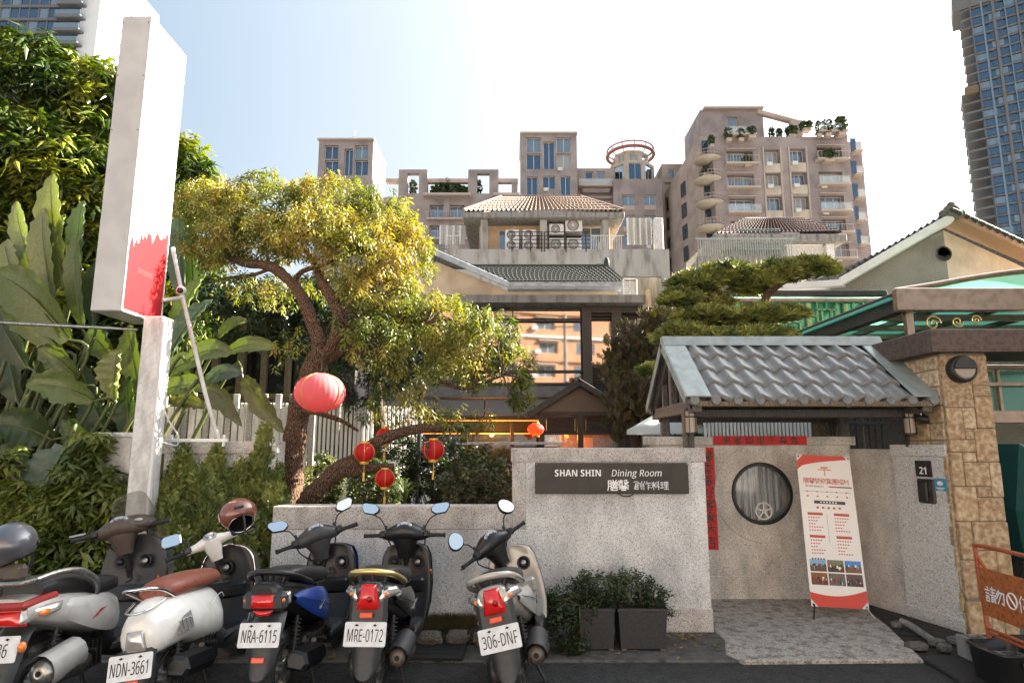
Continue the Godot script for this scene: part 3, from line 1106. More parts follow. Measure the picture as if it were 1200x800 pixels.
	while yy < 2.6:
		var hh := minf(rng.randf_range(.13, .24), 2.62 - yy)
		var cut := rng.randf_range(.2, .4)
		stone.call(6.24, 6.24 + cut, yy, yy + hh, .0, true)
		stone.call(6.24 + cut, 6.8, yy, yy + hh, .0, true)
		yy += hh
	w = thing("lintel", "dark brown stone lintel running from the column over the garage entrance", "lintel")
	m = MB.new()
	var ly0 := 2.635
	var ly1: float = 2.862
	m.prism(PackedVector2Array([Vector2(x0 - .13, 6.1), Vector2(6.6, 6.1), Vector2(6.6, 6.75), Vector2(x0 + .3, 6.9), Vector2(x0 - .02, 7.25), Vector2(x0 - .16, 7.25)]), ly0, ly1, Transform3D(Basis(Vector3.RIGHT, V(0, 0, -1), Vector3.UP), Vector3.ZERO), .01)
	put(m, "slab", M.lintel, w)
	w = thing("bulkhead_lamp", "round black bulkhead lamp with a hooded lower half on the stone column", "lamp", V(4.411, 2.469, -6.15))
	m = MB.new()
	m.lathe([Vector2(.13, -.05), Vector2(.135, .0), Vector2(.13, .035), Vector2(.112, .05), Vector2(.105, .04), Vector2(0, .04)], 32, Vector3.ZERO, Basis(Vector3.RIGHT, PI / 2))
	put(m, "ring", M.black_metal, w)
	m = MB.new()
	var half := PackedVector2Array()
	for k in 17:
		half.append(Vector2(cos(PI * k / 16), -sin(PI * k / 16)) * .1)
	m.prism(half, .035, .062, Transform3D(), .012)
	put(m, "diffuser", M.lamp_glass, w)
	m = MB.new()
	var up := PackedVector2Array()
	for k in 17:
		up.append(Vector2(cos(PI * k / 16), sin(PI * k / 16)) * .108 + Vector2(0, .006))
	m.prism(up, .035, .07, Transform3D(), .02)
	put(m, "hood", M.dark_steel, w)

	make_gate_roof()


func make_gate_roof() -> void:
	var w := thing("gate_roof", "small gate roof of grey glazed wave tiles on timber posts", "roof")
	var xl := 1.74
	var xr := 4.22
	var ridge := V(0, 2.87, -7.2)
	var eave := V(0, 2.19, -6.3)
	var len := ridge.distance_to(eave)
	for side in 2:
		var dn := (eave - ridge).normalized()
		if side:
			dn.z = -dn.z
		var nrm := V(0, absf(dn.z), -dn.y * signf(dn.z)).normalized()
		# local axes: x across, y outwards, z down the slope
		var bs := Basis(Vector3.RIGHT if not side else Vector3.LEFT, nrm, dn)
		var at := func(x: float, up: float, down: float) -> Transform3D:
			return Transform3D(bs, V(x, ridge.y, ridge.z) + dn * down + nrm * up)
		var cols := 10
		var cw := (xr - xl - .46) / cols
		for v in 1:
			var tile := MB.new()
			var top := []
			for r in 4:
				var row := PackedVector3Array()
				for k in 13:
					var s := k / 12.0
					var wave := sin((s - .25) * TAU)
					var hgt := .024 * (wave + .25 * sin(2 * (s - .25) * TAU))
					var z: float = [.0, .27, .318, .318][r]
					row.append(V((s - .5) * cw, hgt + [-.004, .028, .026, -.014][r], z))
				top.append(row)
			tile.grid(top, false)
			var tm := tile.mesh()
			for r in 4:
				for k in cols:
					put(tm, "tile", M.tile_grey if (k * 7 + r * 3) % 5 else M.tile_grey_b, w, at.call(xl + .23 + cw * (k + .5), .03 + jit(.003), .02 + len / 4 * r))
		# verge flashings
		for e in 2:
			var fx := xl + .11 if e == 0 else xr - .11
			var fl := MB.new()
			fl.bev(V(0, .045, len / 2), V(.25, .02, len + .06), .006)
			fl.bev(V((-.125 if e == 0 else .125) * (1 if not side else -1), .0, len / 2), V(.018, .1, len + .05), .004)
			put(fl, "verge_flashing", M.flashing, w, at.call(fx, 0, 0))
		var bd := MB.new()
		bd.box(V(0, -.035, len / 2), V(xr - xl - .06, .02, len - .02))
		put(bd, "roof_boarding", M.timber_gate, w, at.call((xl + xr) / 2, 0, 0))
		var disc := MB.new()
		disc.lathe([Vector2(.047, -.1), Vector2(.047, .0), Vector2(.04, .006), Vector2(.034, .002), Vector2(0, .004)], 18, Vector3.ZERO, Basis(Vector3.RIGHT, PI / 2))
		var dm := disc.mesh()
		for k in 12:
			var q := put(dm, "eave_cap", M.tile_grey, w, at.call(xl + .06 + .2145 * k, .0, len + .0))
			q.basis = Basis(Vector3.UP, PI if side else .0)
			q.position.y -= .02
			q.position.z += .085 if not side else -.085
		var gut := MB.new()
		gut.bev(V((xl + xr) / 2, eave.y - .055, eave.z + .05 if not side else 2 * ridge.z - eave.z - .05), V(xr - xl - .1, .05, .05), .006)
		put(gut, "eave_board", M.timber_raw, w)
	var m := MB.new()
	m.prism(PackedVector2Array([Vector2(-.12, -.06), Vector2(.12, -.06), Vector2(.05, .055), Vector2(-.05, .055)]), 0, xr - xl + .02, Transform3D(Basis(Vector3.UP, PI / 2), V(xl - .01, ridge.y + .045, ridge.z)))
	put(m, "ridge_cap", M.flashing, w)
	# timber frame
	for q in [[1.83, -6.62], [1.9, -7.9], [4.02, -7.72], [4.15, -8.1]]:
		m = MB.new()
		m.bev(V(q[0], 1.06, q[1]), V(.1, 2.1, .1), .008)
		put(m, "post", M.timber_gate, w)
	for e in 2:
		var x := xl + .1 if e == 0 else xr - .1
		m = MB.new()
		m.bev(V(x, 2.12, -7.2), V(.09, .13, 1.86), .008)
		put(m, "tie_beam", M.timber_gate, w)
		m = MB.new()
		m.bev(V(x, 2.5, -7.2), V(.08, .64, .1), .008)
		put(m, "king_post", M.timber_gate, w)
		for s in [-1, 1]:
			m = MB.new()
			m.bev(V(x, 2.36, -7.2 + .4 * s), V(.06, .36, .07), .006)
			put(m, "strut", M.timber_gate, w)
			m = MB.new()
			var a := V(x - .02, 2.78, -7.2)
			var b := V(x - .02, 2.11, -7.2 + .9 * s)
			m.bev((a + b) / 2, V(.05, .1, a.distance_to(b)), .006, Basis(Vector3.RIGHT, atan2(-(b.y - a.y) * s, .9)))
			put(m, "rafter", M.timber_gate, w)
	m = MB.new()
	m.bev(V(2.98, 2.06, -6.62), V(2.3, .09, .09), .008)
	put(m, "front_beam", M.timber, w)
	m = MB.new()
	m.bev(V(2.98, 2.06, -7.9), V(2.3, .09, .09), .008)
	put(m, "rear_beam", M.timber, w)
	m = MB.new()
	m.bev(V(2.72, 2.075, -6.95), V(1.68, .055, .09), .006)
	tag(put(m, "light_batten", M.concrete_pale), "pale lighting batten hanging under the front of the gate roof", "light fitting")
	# lamps on the posts
	for q in [[V(1.83, 1.97, -6.5), "cylindrical glass lantern on the left front post of the gate roof"], [V(4.125, 1.966, -6.6), "cylindrical glass lantern under the right end of the gate roof"]]:
		var l := thing("post_lamp", q[1], "lamp", q[0], 0, "glass lanterns at the gate")
		m = MB.new()
		m.lathe([Vector2(.055, -.11), Vector2(.055, .11)], 20)
		put(m, "glass", M.lamp_glass, l)
		m = MB.new()
		for y in [-.115, -.02 + .07, .115]:
			m.lathe([Vector2(.056, y - .008), Vector2(.066, y - .008), Vector2(.066, y + .008), Vector2(.056, y + .008)], 20, Vector3.ZERO, Basis(), true)
		m.lathe([Vector2(.064, .12), Vector2(.05, .14), Vector2(0, .15)], 20)
		for k in 6:
			m.box(V(cos(TAU * k / 6) * .061, 0, sin(TAU * k / 6) * .061), V(.007, .24, .007))
		m.box(V(0, -.17, -.06), V(.03, .16, .03))
		m.box(V(0, -.13, -.03), V(.03, .02, .08))
		put(m, "cage", M.dark_steel, l)
	var s := thing("spot_lamp", "small black spotlight beside the right gate lantern", "spotlight", V(4.214, 1.997, -6.5))
	m = MB.new()
	m.lathe([Vector2(0, -.08), Vector2(.035, -.075), Vector2(.045, .0), Vector2(.05, .07), Vector2(.042, .065), Vector2(0, .06)], 18, Vector3.ZERO, turned(V(.9, -.2, .5)))
	put(m, "housing", M.black_metal, s)
	m = MB.new()
	m.tube([V(-.02, .02, 0), V(-.04, .14, .0), V(-.04, .2, -.02)], .012, 8)
	put(m, "bracket", M.steel, s)
	# things seen under the roof
	s = thing("garden_gate", "dark iron gate of upright bars under the right end of the gate roof", "gate")
	m = MB.new()
	for y in [1.3, 2.0]:
		m.bev(V(4.3, y, -7.95), V(.72, .05, .04), .005)
	put(m, "rail", M.black_metal, s)
	for k in 9:
		m = MB.new()
		m.bev(V(3.98 + .08 * k, 1.15, -7.95), V(.022, 1.86, .022), .004)
		put(m, "bar", M.timber_raw if k % 4 == 1 else M.black_metal, s)
	m = MB.new()
	m.span(V(3.6, 0, -9.02), V(6.4, 2.25, -9.12))
	tag(put(m, "back_wall", M.timber), "dark boarded wall behind the iron gate", "wall")
	s = thing("timber_screen", "weathered board screen beside the iron gate", "screen")
	for k in 3:
		m = MB.new()
		m.bev(V(3.93 + .09 * k, 1.1, -8.25), V(.084, 2.0, .03), .005)
		put(m, "plank", M.timber_raw, s)
	s = thing("white_screen", "white slatted screen seen under the gate roof", "screen")
	for k in 36:
		m = MB.new()
		m.bev(V(2.7 + .052 * k, 1.3, -8.9), V(.036, 2.1, .03), .004)
		put(m, "slat", M.white, s)
	m = MB.new()
	m.bev(V(3.63, 2.3, -8.92), V(1.9, .05, .05), .004)
	put(m, "rail", M.white, s)
	s = thing("garden_umbrella", "white canvas garden umbrella behind the gate's left posts", "umbrella", V(2.33, 0, -9.6))
	m = MB.new()
	var rows := []
	for q in [[.02, 2.27], [.22, 2.16], [.42, 2.04], [.545, 1.97], [.55, 1.9]]:
		var row := PackedVector3Array()
		for k in 24:
			var a := TAU * k / 24
			var sq := 1.0 / pow(pow(absf(cos(a)), 6) + pow(absf(sin(a)), 6), 1.0 / 6)
			row.append(V(cos(a) * q[0] * sq, q[1], sin(a) * q[0] * sq))
		rows.append(row)
	m.grid(rows, true, false, false)
	put(m, "canopy", M.umbrella, s)
	m = MB.new()
	m.tube([V(0, 0, 0), V(0, 2.3, 0)], .025, 8)
	put(m, "pole", M.timber_raw, s)



func tiled(m: MB, a: Vector3, b: Vector3, c: Vector3, d: Vector3, cols: int, rows: int, amp: float) -> void:
	# a tiled roof face: a, b along the eave, c, d along the ridge; waves across and steps down
	var nrm := (b - a).cross(d - a).normalized()
	if nrm.y < 0:
		nrm = -nrm
	var pts := []
	for r in rows:
		for e in 2:
			var row := PackedVector3Array()
			var s := (r + e * .999) / float(rows)
			var l := a.lerp(d, s)
			var q := b.lerp(c, s)
			for k in cols * 4 + 1:
				var p := l.lerp(q, k / (cols * 4.0))
				row.append(p + nrm * (amp * sin(k * PI / 2 + .6) + amp * 1.1 * (1 - e)))
			pts.append(row)
	m.grid(pts, false)


func front(parent: Node3D, x0: float, y0: float, x1: float, y1: float, z: float, holes: Array, wall: Material, frame: Material, pane: Material, cols := 2, deep := .35, back := 8.0, called := "wall", bar := .08) -> void:
	# a block whose front has real openings with windows set back in them; x, y are world metres
	var m := MB.new()
	var h := []
	for q in holes:
		h.append([q[0] - x0, q[1] - y0, q[2] - x0, q[3] - y0])
	wall_holes(m, x1 - x0, y1 - y0, h, Transform3D(Basis(), V(x0, y0, z)), deep)
	m.quad(V(x0, y0, z - back), V(x0, y0, z), V(x0, y1, z), V(x0, y1, z - back))
	m.quad(V(x1, y0, z), V(x1, y0, z - back), V(x1, y1, z - back), V(x1, y1, z))
	m.quad(V(x0, y1, z), V(x1, y1, z), V(x1, y1, z - back), V(x0, y1, z - back))
	m.quad(V(x1, y0, z - back), V(x0, y0, z - back), V(x0, y1, z - back), V(x1, y1, z - back))
	put(m, called, wall, parent)
	for q in holes:
		var n: int = maxi(1, q[4] if q.size() > 4 else cols)
		var kind := int(absf(q[0] * 7.3 + q[1] * 3.1)) % 5
		window_part(parent, q[2] - q[0], q[3] - q[1], Transform3D(Basis(), V(q[0], q[1], z - deep + .05)), frame, M.pane_grey if kind == 1 else M.curtain_pane if kind == 3 else pane, n, 1, bar)
		if kind in [0, 3] and q[2] - q[0] > 1.5:
			m = MB.new()
			m.bev(V(q[0] + .5, q[1] - .25, z + .25), V(.8, .55, .4), .05)
			put(m, "wall_unit", M.white_old, parent)


func make_houses() -> void:
	make_restaurant()
	make_concrete_house()
	make_gable_house()
	make_canopy()
	make_left_house()
	make_street_behind()


func make_restaurant() -> void:
	var w := thing("restaurant", "dark timber and glass restaurant with a grey roof slab above reflecting upper windows", "building")
	var z := -16.0
	var m := MB.new()
	m.span(V(-3.2, 5.28, -15.5), V(3.37, 5.48, -17.2))
	put(m, "roof_slab", M.concrete, w)
	m = MB.new()
	m.span(V(1.83, 5.1, -15.9), V(3.37, 5.275, -17.2))
	put(m, "soffit", M.dark_steel, w)
	# upper glazing
	var bays := [-3.0, -1.5, .02, 1.78]
	for k in 3:
		for r in [[4.97, 5.27], [3.61, 4.86], [3.3, 3.57]]:
			m = MB.new()
			m.box(V((bays[k] + bays[k + 1]) / 2, (r[0] + r[1]) / 2, z - .05), V(bays[k + 1] - bays[k] - .03, r[1] - r[0] - .01, .02))
			put(m, "pane", M.pane_sky, w)
	for r in [4.91, 3.59, 3.27]:
		m = MB.new()
		m.bev(V(-.6, r, z - .02), V(4.8, .07, .12), .01)
		put(m, "transom", M.dark_steel, w)
	for x in bays:
		m = MB.new()
		m.bev(V(x, 4.28, z - .03), V(.03, 1.98, .06), .005)
		put(m, "mullion", M.dark_steel, w)
	m = MB.new()
	m.span(V(-3.1, .0, z - .3), V(3.3, 5.27, z - .5))
	put(m, "inner_wall", M.timber, w)
	# the framed bay at the right
	for q in [[1.8, 2.04], [2.56, 2.82]]:
		m = MB.new()
		m.span(V(q[0], 2.4, z + .12), V(q[1], 5.27, z - .28))
		put(m, "frame_post", M.timber, w)
	m = MB.new()
	m.box(V(2.3, 4.33, z - .02), V(.52, 1.13, .02))
	put(m, "pane", M.pane_sky, w)
	for r in [[4.92, 5.27], [2.4, 3.74]]:
		var n := int((r[1] - r[0]) / .07)
		for k in n:
			m = MB.new()
			m.bev(V(2.3, r[0] + (k + .5) * (r[1] - r[0]) / n, z + .03), V(.52, .062, .02), .004, Basis(Vector3.RIGHT, .35))
			put(m, "louvre_slat", M.timber, w)
	# recess to the right of the bay
	m = MB.new()
	m.span(V(2.83, 2.2, -17.6), V(3.9, 5.09, -17.8))
	put(m, "recess_wall", M.plaster, w)
	m = MB.new()
	m.span(V(2.86, 4.0, -17.4), V(3.35, 4.75, -17.58))
	put(m, "recess_window", M.pane_dark, w)
	m = MB.new()
	m.span(V(2.84, 3.55, -16.6), V(3.9, 3.72, -17.5))
	put(m, "recess_shelf", M.timber_raw, w)
	m = MB.new()
	m.bev(V(3.6, 5.06, -15.9), V(.5, .05, 1.2), .01, Basis(Vector3.BACK, -.2))
	put(m, "small_awning", M.dark_steel, w)
	# slate band and sloping glass canopy below
	m = MB.new()
	m.span(V(-3.2, 2.86, -14.9), V(1.85, 3.12, -16.2))
	put(m, "slate_band", M.slate, w)
	for k in 4:
		m = MB.new()
		m.bev(V(-2.4 + 1.17 * k, 2.62, -14.85), V(1.14, .46, .02), .004, Basis(Vector3.RIGHT, -.5))
		put(m, "canopy_pane", M.canopy_glass, w)
	m = MB.new()
	m.bev(V(-.6, 2.37, -14.66), V(4.7, .05, .05), .005)
	put(m, "canopy_rail", M.dark_steel, w)
	for q in [[V(-.75, 2.31, -15.0), 3.6], [V(-.4, 2.02, -15.6), 3.8]]:
		var s := put(box_mesh(V(q[1], .02, .04)), "light_strip", M.glow, w, Transform3D(Basis(), q[0]))
		s.name = "light_strip"
	m = MB.new()
	m.bev(V(-.3, 1.78, -14.7), V(2.9, .06, .5), .006)
	put(m, "counter_awning", M.white_old, w)
	for k in 4:
		m = MB.new()
		m.bev(V(-2.2 + 1.1 * k, 1.35, -15.2), V(.09, 2.7, .09), .008)
		put(m, "post", M.timber, w)
	for k in 3:
		m = MB.new()
		m.box(V(-1.65 + 1.1 * k, 1.2, -15.4), V(1.0, 1.6, .02))
		put(m, "lower_pane", M.pane_dark, w)
	# strip lights really shine
	var al := OmniLight3D.new()
	al.name = "strip_light"
	al.position = V(-.5, 2.0, -15.0)
	al.light_color = Color(1.0, .65, .3)
	al.light_energy = .15
	al.light_size = .05
	al.omni_range = 8
	al.shadow_enabled = true
	add_child(al)

	# the porch
	var p := thing("porch", "small dark gabled timber porch with louvred boards in front of the restaurant", "porch")
	var zc := -14.5
	var eaveL := Vector2(.33, 2.42)
	var eaveR := Vector2(2.83, 2.42)
	var top := Vector2(1.56, 3.2)
	for s in [[eaveL, top], [top, eaveR]]:
		m = MB.new()
		var a: Vector2 = s[0]
		var b: Vector2 = s[1]
		var dir := (b - a).normalized()
		m.bev(V((a.x + b.x) / 2, (a.y + b.y) / 2, zc - 1.0), V(a.distance_to(b) + .08, .09, 2.1), .01, Basis(Vector3.BACK, dir.angle()))
		put(m, "roof_slope", M.tile_dark, p)
		m = MB.new()
		m.bev(V((a.x + b.x) / 2, (a.y + b.y) / 2 - .06, zc + .03), V(a.distance_to(b) + .02, .1, .05), .008, Basis(Vector3.BACK, dir.angle()))
		put(m, "barge_board", M.dark_steel, p)
	m = MB.new()
	m.prism(PackedVector2Array([Vector2(.6, 2.5), Vector2(2.55, 2.5), Vector2(1.57, 3.08)]), zc - .2, zc - .16)
	put(m, "gable_panel", mat("umber_panel", lin(.12, .085, .055), .4), p)
	m = MB.new()
	m.bev(V(1.58, 2.45, zc - .15), V(2.1, .09, .12), .008)
	put(m, "beam", M.timber, p)
	for x in [.68, 1.57, 2.5]:
		m = MB.new()
		m.bev(V(x, 1.22, zc - .15), V(.13, 2.42, .13), .008)
		put(m, "post", M.timber, p)
	for side in 2:
		for k in 4:
			m = MB.new()
			m.bev(V(1.12 if side == 0 else 2.03, 2.06 + .09 * k, zc - .18), V(.74, .085, .03), .01, Basis(Vector3.RIGHT, .15))
			put(m, "board", M.timber, p)
		for e in 2:
			m = MB.new()
			m.bev(V((1.12 if side == 0 else 2.03) + (.66 * (e - .5)), 2.2, zc - .155), V(.014, .28, .014), .003)
			put(m, "pull_handle", M.gold, p)
		m = MB.new()
		m.box(V(1.12 if side == 0 else 2.03, 1.5, zc - .2), V(.76, .95, .015))
		put(m, "window", M.pane_clear, p)
	m = MB.new()
	m.bev(V(1.57, 2.0, zc - .15), V(1.76, .05, .1), .006)
	put(m, "lower_beam", M.timber, p)
	m = MB.new()
	m.span(V(.68, .3, zc - 1.4), V(2.5, 2.0, zc - 1.5))
	put(m, "back_wall", mat("warm_inner_wall", lin(.3, .13, .05), .7, 0, {"tex": T.wood, "scale": V(1, 3, 1)}), p)
	m = MB.new()
	m.span(V(1.68, .3, zc - .9), V(1.95, 1.92, zc - .95))
	put(m, "door_leaf", mat("lit_door", lin(.5, .22, .07), .5), p)
	var ol := OmniLight3D.new()
	ol.name = "porch_light"
	ol.position = V(1.3, 1.95, zc - .7)
	ol.light_color = Color(1.0, .62, .28)
	ol.light_energy = .1
	ol.light_size = .06
	ol.omni_range = 6
	ol.shadow_enabled = true
	add_child(ol)
	m = MB.new()
	m.ell(V(1.3, 1.95, zc - .7), V(.05, .05, .05), 12)
	put(m, "ceiling_bulb", M.glow, p)

	# the tiled house above it
	var h := thing("tiled_house", "low house with a mossy tiled roof and pale barge board above the restaurant", "house")
	m = MB.new()
	m.prism(PackedVector2Array([Vector2(-3.2, 5.0), Vector2(2.9, 5.0), Vector2(2.9, 5.95), Vector2(-.1, 5.92), Vector2(-2.1, 6.76), Vector2(-3.2, 6.3)]), -16.9, -17.4)
	put(m, "wall", M.plaster, h)
	m = MB.new()
	m.span(V(-1.42, 5.5, -16.86), V(-1.18, 5.8, -16.92))
	put(m, "vent", M.pane_dark, h)
	m = MB.new()
	m.bev(V(1.46, 6.0, -16.55), V(3.14, .09, .05), .01)
	m.bev(V(1.46, 5.93, -16.75), V(3.14, .05, .3), .01)
	put(m, "fascia", M.barge_blue, h)
	m = MB.new()
	var a1 := Vector2(-2.15, 6.93)
	var b1 := Vector2(-.1, 6.0)
	m.bev(V((a1.x + b1.x) / 2, (a1.y + b1.y) / 2, -16.5), V(a1.distance_to(b1) + .05, .16, .06), .012, Basis(Vector3.BACK, (b1 - a1).angle()))
	put(m, "barge_board", M.barge_blue, h)
	m = MB.new()
	tiled(m, V(-.1, 6.06, -16.5), V(3.06, 6.06, -16.5), V(3.0, 7.2, -19), V(-1.5, 7.2, -19), 30, 8, .035)
	put(m, "roof_tiles", M.tile_dark, h)
	m = MB.new()
	tiled(m, V(-2.2, 7.0, -16.5), V(-.08, 6.06, -16.5), V(-1.5, 7.2, -19), V(-2.5, 7.3, -19), 14, 8, .03)
	put(m, "valley_tiles", M.tile_dark, h)
	m = MB.new()
	m.tube([V(-2.4, 7.22, -19), V(3.0, 7.22, -19)], .09, 10)
	m.ell(V(2.95, 7.36, -19), V(.09, .17, .09), 10)
	put(m, "ridge", M.tile_dark, h)
	# the white louvred box on the slab
	h = thing("louvre_box", "white louvred metal box standing on the grey roof slab", "louvre box", V(3.13, 5.48, -16.4))
	m = MB.new()
	for s in [[-.17, .04], [.17, .04]]:
		m.bev(V(s[0], .31, 0), V(s[1], .62, .3), .006)
	m.bev(V(0, .61, 0), V(.38, .03, .3), .006)
	m.bev(V(0, .02, 0), V(.3, .04, .28), .006)
	m.bev(V(0, .31, .04), V(.025, .6, .18), .004)
	put(m, "casing", M.white, h)
	for k in 11:
		m = MB.new()
		m.bev(V(0, .06 + .05 * k, .06), V(.3, .03, .1), .003, Basis(Vector3.RIGHT, .5))
		put(m, "slat", M.white, h)
	m = MB.new()
	tiled(m, V(3.3, 5.4, -17.3), V(6.0, 5.4, -17.3), V(6.0, 5.75, -18.6), V(3.3, 5.75, -18.6), 24, 3, .03)
	tag(put(m, "lean_to_roof", M.tile_red), "narrow brown red tiled lean-to roof beside the louvred box", "roof")


func box_mesh(s: Vector3) -> Mesh:
	var b := MB.new()
	b.box(Vector3.ZERO, s)
	return b.mesh()


func condenser(at: Vector3, s: Vector3, fans: int, label: String) -> void:
	var o := thing("air_conditioner", label, "air conditioner", at, 0, "air conditioners on the roof terrace")
	var m := MB.new()
	m.bev(V(0, s.y / 2, 0), s, .04)
	put(m, "casing", M.white, o)
	for k in fans:
		var c := V(-.06, s.y * (k + .5) / fans, s.z / 2)
		var r := minf(s.x, s.y / fans) * .4
		m = MB.new()
		m.lathe([Vector2(r, .0), Vector2(r, .03), Vector2(r * .9, .04), Vector2(r * .85, .0)], 20, c, Basis(Vector3.RIGHT, PI / 2), true)
		for q in 3:
			m.lathe([Vector2(r * (.3 + .2 * q), .02), Vector2(r * (.34 + .2 * q), .03), Vector2(r * (.38 + .2 * q), .02)], 16, c, Basis(Vector3.RIGHT, PI / 2), true)
		put(m, "fan_grille", M.frame_dark if k % 2 == 0 else M.dark_steel, o)
		m = MB.new()
		m.lathe([Vector2(r * .25, .03), Vector2(r * .2, .05), Vector2(0, .05)], 12, c, Basis(Vector3.RIGHT, PI / 2))
		put(m, "fan_hub", M.white, o)


func make_concrete_house() -> void:
	var w := thing("concrete_house", "weathered concrete house with a clay hip roof over its roof terrace", "house")
	var z := -41.0
	var m := MB.new()
	m.span(V(-4.6, .0, z), V(7.4, 14.8, z - 9))
	m.span(V(10.0, .0, z), V(10.6, 14.8, z - 9))
	m.span(V(7.4, 12.0, z - 4), V(10.0, 14.8, z - 9))
	m.span(V(7.4, 12.9, z), V(10.0, 14.8, z - .3))
	m.span(V(7.4, .0, z - 4.01), V(10.0, 12.0, z - 9))
	put(m, "parapet_wall", M.concrete_pale, w)
	m = MB.new()
	m.span(V(9.75, 9.5, z - 3.2), V(9.99, 12.85, z - 3.98))
	put(m, "porch_wall", M.plaster, w)
	window_part(w, 1.2, 1.4, Transform3D(Basis(), V(8.2, 10.6, z - 3.95)), M.frame_dark, M.pane_tint, 2)
	# terrace storey
	m = MB.new()
	wall_holes(m, 9.4, 2.28, [[1.35, .0, 2.9, 2.0], [7.1, .0, 8.6, 2.2]], Transform3D(Basis(), V(-2.3, 14.7, z - 1.5)), .2)
	m.quad(V(-2.3, 14.7, z - 9), V(-2.3, 14.7, z - 1.5), V(-2.3, 16.97, z - 1.5), V(-2.3, 16.97, z - 9))
	m.quad(V(7.1, 14.7, z - 1.5), V(7.1, 14.7, z - 9), V(7.1, 16.97, z - 9), V(7.1, 16.97, z - 1.5))
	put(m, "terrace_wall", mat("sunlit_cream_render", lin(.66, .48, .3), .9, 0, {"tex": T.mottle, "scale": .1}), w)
	for q in [[-.95, 1.55, 2.0], [4.8, 1.5, 2.2]]:
		var f := window_part(w, q[1], q[2], Transform3D(Basis(), V(q[0], 14.7, z - 1.62)), M.frame_white, M.pane_grey, 2, 1, .07, "terrace_door")
	for x in [-1.9, 2.15, 6.4]:
		m = MB.new()
		m.bev(V(x, 15.83, z - .45), V(.5, 2.28, .5), .03)
		put(m, "pillar", M.concrete_pale, w)
	m = MB.new()
	m.bev(V(2.15, 17.17, z - 4.5), V(11.0, .4, 9.4), .05)
	put(m, "eave_slab", M.concrete, w)
	m = MB.new()
	var e0 := V(-3.3, 17.38, z + .15)
	var e1 := V(7.6, 17.38, z + .15)
	tiled(m, e0, e1, V(5.2, 20.3, z - 4.5), V(-.8, 20.3, z - 4.5), 34, 6, .1)
	tiled(m, e1, V(7.6, 17.38, z - 9), V(5.2, 20.3, z - 4.5), V(5.2, 20.3, z - 4.5), 24, 6, .1)
	tiled(m, V(-3.3, 17.38, z - 9), e0, V(-.8, 20.3, z - 4.5), V(-.8, 20.3, z - 4.5), 24, 6, .1)
	put(m, "roof_tiles", M.tile_clay, w)
	for r in [[V(-.8, 20.36, z - 4.5), V(5.2, 20.36, z - 4.5)], [V(5.2, 20.36, z - 4.5), V(7.6, 17.48, z + .15)], [V(-.8, 20.36, z - 4.5), V(-3.3, 17.48, z + .15)]]:
		m = MB.new()
		m.tube(r, .14, 8)
		put(m, "ridge_tile", M.tile_clay, w)
	# railings
	for side in 2:
		var xa := .5 if side == 0 else 2.5
		var xb := 2.0 if side == 0 else 4.8
		for k in 5:
			m = MB.new()
			m.bev(V((xa + xb) / 2 + (.1 if side else -.3), 14.9 + .27 * k, z + .08), V(xb - xa + .8, .05, .05), .01)
			put(m, "rail", M.dark_steel, w)
		for x in [xa - .5, (xa + xb) / 2, xb + .2]:
			m = MB.new()
			m.bev(V(x, 15.3, z + .02), V(.07, 1.4, .07), .01)
			put(m, "rail_post", M.dark_steel, w)
	for k in 26:
		var x := -4.5 + .11 * k if k < 8 else 5.4 + .12 * (k - 8)
		m = MB.new()
		m.box(V(x, 15.3, z - .2), V(.03, 1.0, .03))
		put(m, "baluster", M.white_old, w)
	m = MB.new()
	m.bev(V(-4.05, 15.82, z - .2), V(1.0, .06, .06), .01)
	put(m, "hand_rail", M.white_old, w)
	m = MB.new()
	m.bev(V(6.5, 15.82, z - .2), V(2.3, .06, .06), .01)
	put(m, "hand_rail", M.white_old, w)
	m = MB.new()
	m.bev(V(9.98, 15.9, z - .3), V(.6, 2.3, .5), .05)
	put(m, "terrace_pier", M.white_old, w)
	for q in [[7.9, 9.6, 1.9], [-5.0, -3.2, 1.4]]:
		for k in 12:
			m = MB.new()
			m.bev(V(lerpf(q[0], q[1], (k + .5) / 12), 14.8 + q[2] / 2 + .5, z - .6), V((q[1] - q[0]) / 13, q[2], .08), .015)
			put(m, "screen_slat", M.concrete_pale if k % 3 else M.white_old, w)
	# the units on the terrace
	var zz := z - .7
	condenser(V(.0, 14.85, zz), V(.95, 1.5, .5), 2, "leftmost twin fan air conditioner behind the terrace railing")
	condenser(V(1.2, 14.85, zz), V(.95, 1.5, .5), 2, "twin fan air conditioner just left of the middle pillar")
	condenser(V(3.05, 16.0, zz), V(1.0, .75, .5), 1, "upper white air conditioner just right of the middle pillar")
	condenser(V(4.25, 16.15, zz), V(1.15, 1.0, .5), 1, "large white air conditioner highest on the terrace with a dark fan")
	condenser(V(3.05, 14.85, zz), V(1.0, .9, .5), 1, "lower air conditioner behind the railing just right of the middle pillar")
	condenser(V(4.25, 14.85, zz), V(1.0, .9, .5), 1, "lower air conditioner behind the railing beside the right terrace door")
	for x in [3.05, 4.25]:
		m = MB.new()
		m.bev(V(x, 15.9, zz), V(1.0, .1, .45), .01)
		put(m, "unit_shelf", M.dark_steel, w)
	# second house to the right
	w = thing("second_house", "pale house with a brown hip roof behind the cloud pruned tree", "house")
	z = -38.0
	var q0: Vector3 = V(12.851, 14.833, -38.000)
	var q1: Vector3 = V(20.679, 14.945, -38.000)
	var t0: Vector3 = V(16, 17, -41)
	var t1: Vector3 = V(19.6, 17, -41)
	m = MB.new()
	tiled(m, q0, q1, t1, t0, 30, 8, .07)
	tiled(m, q1, V(q1.x, q1.y, -44), t1, t1, 16, 8, .07)
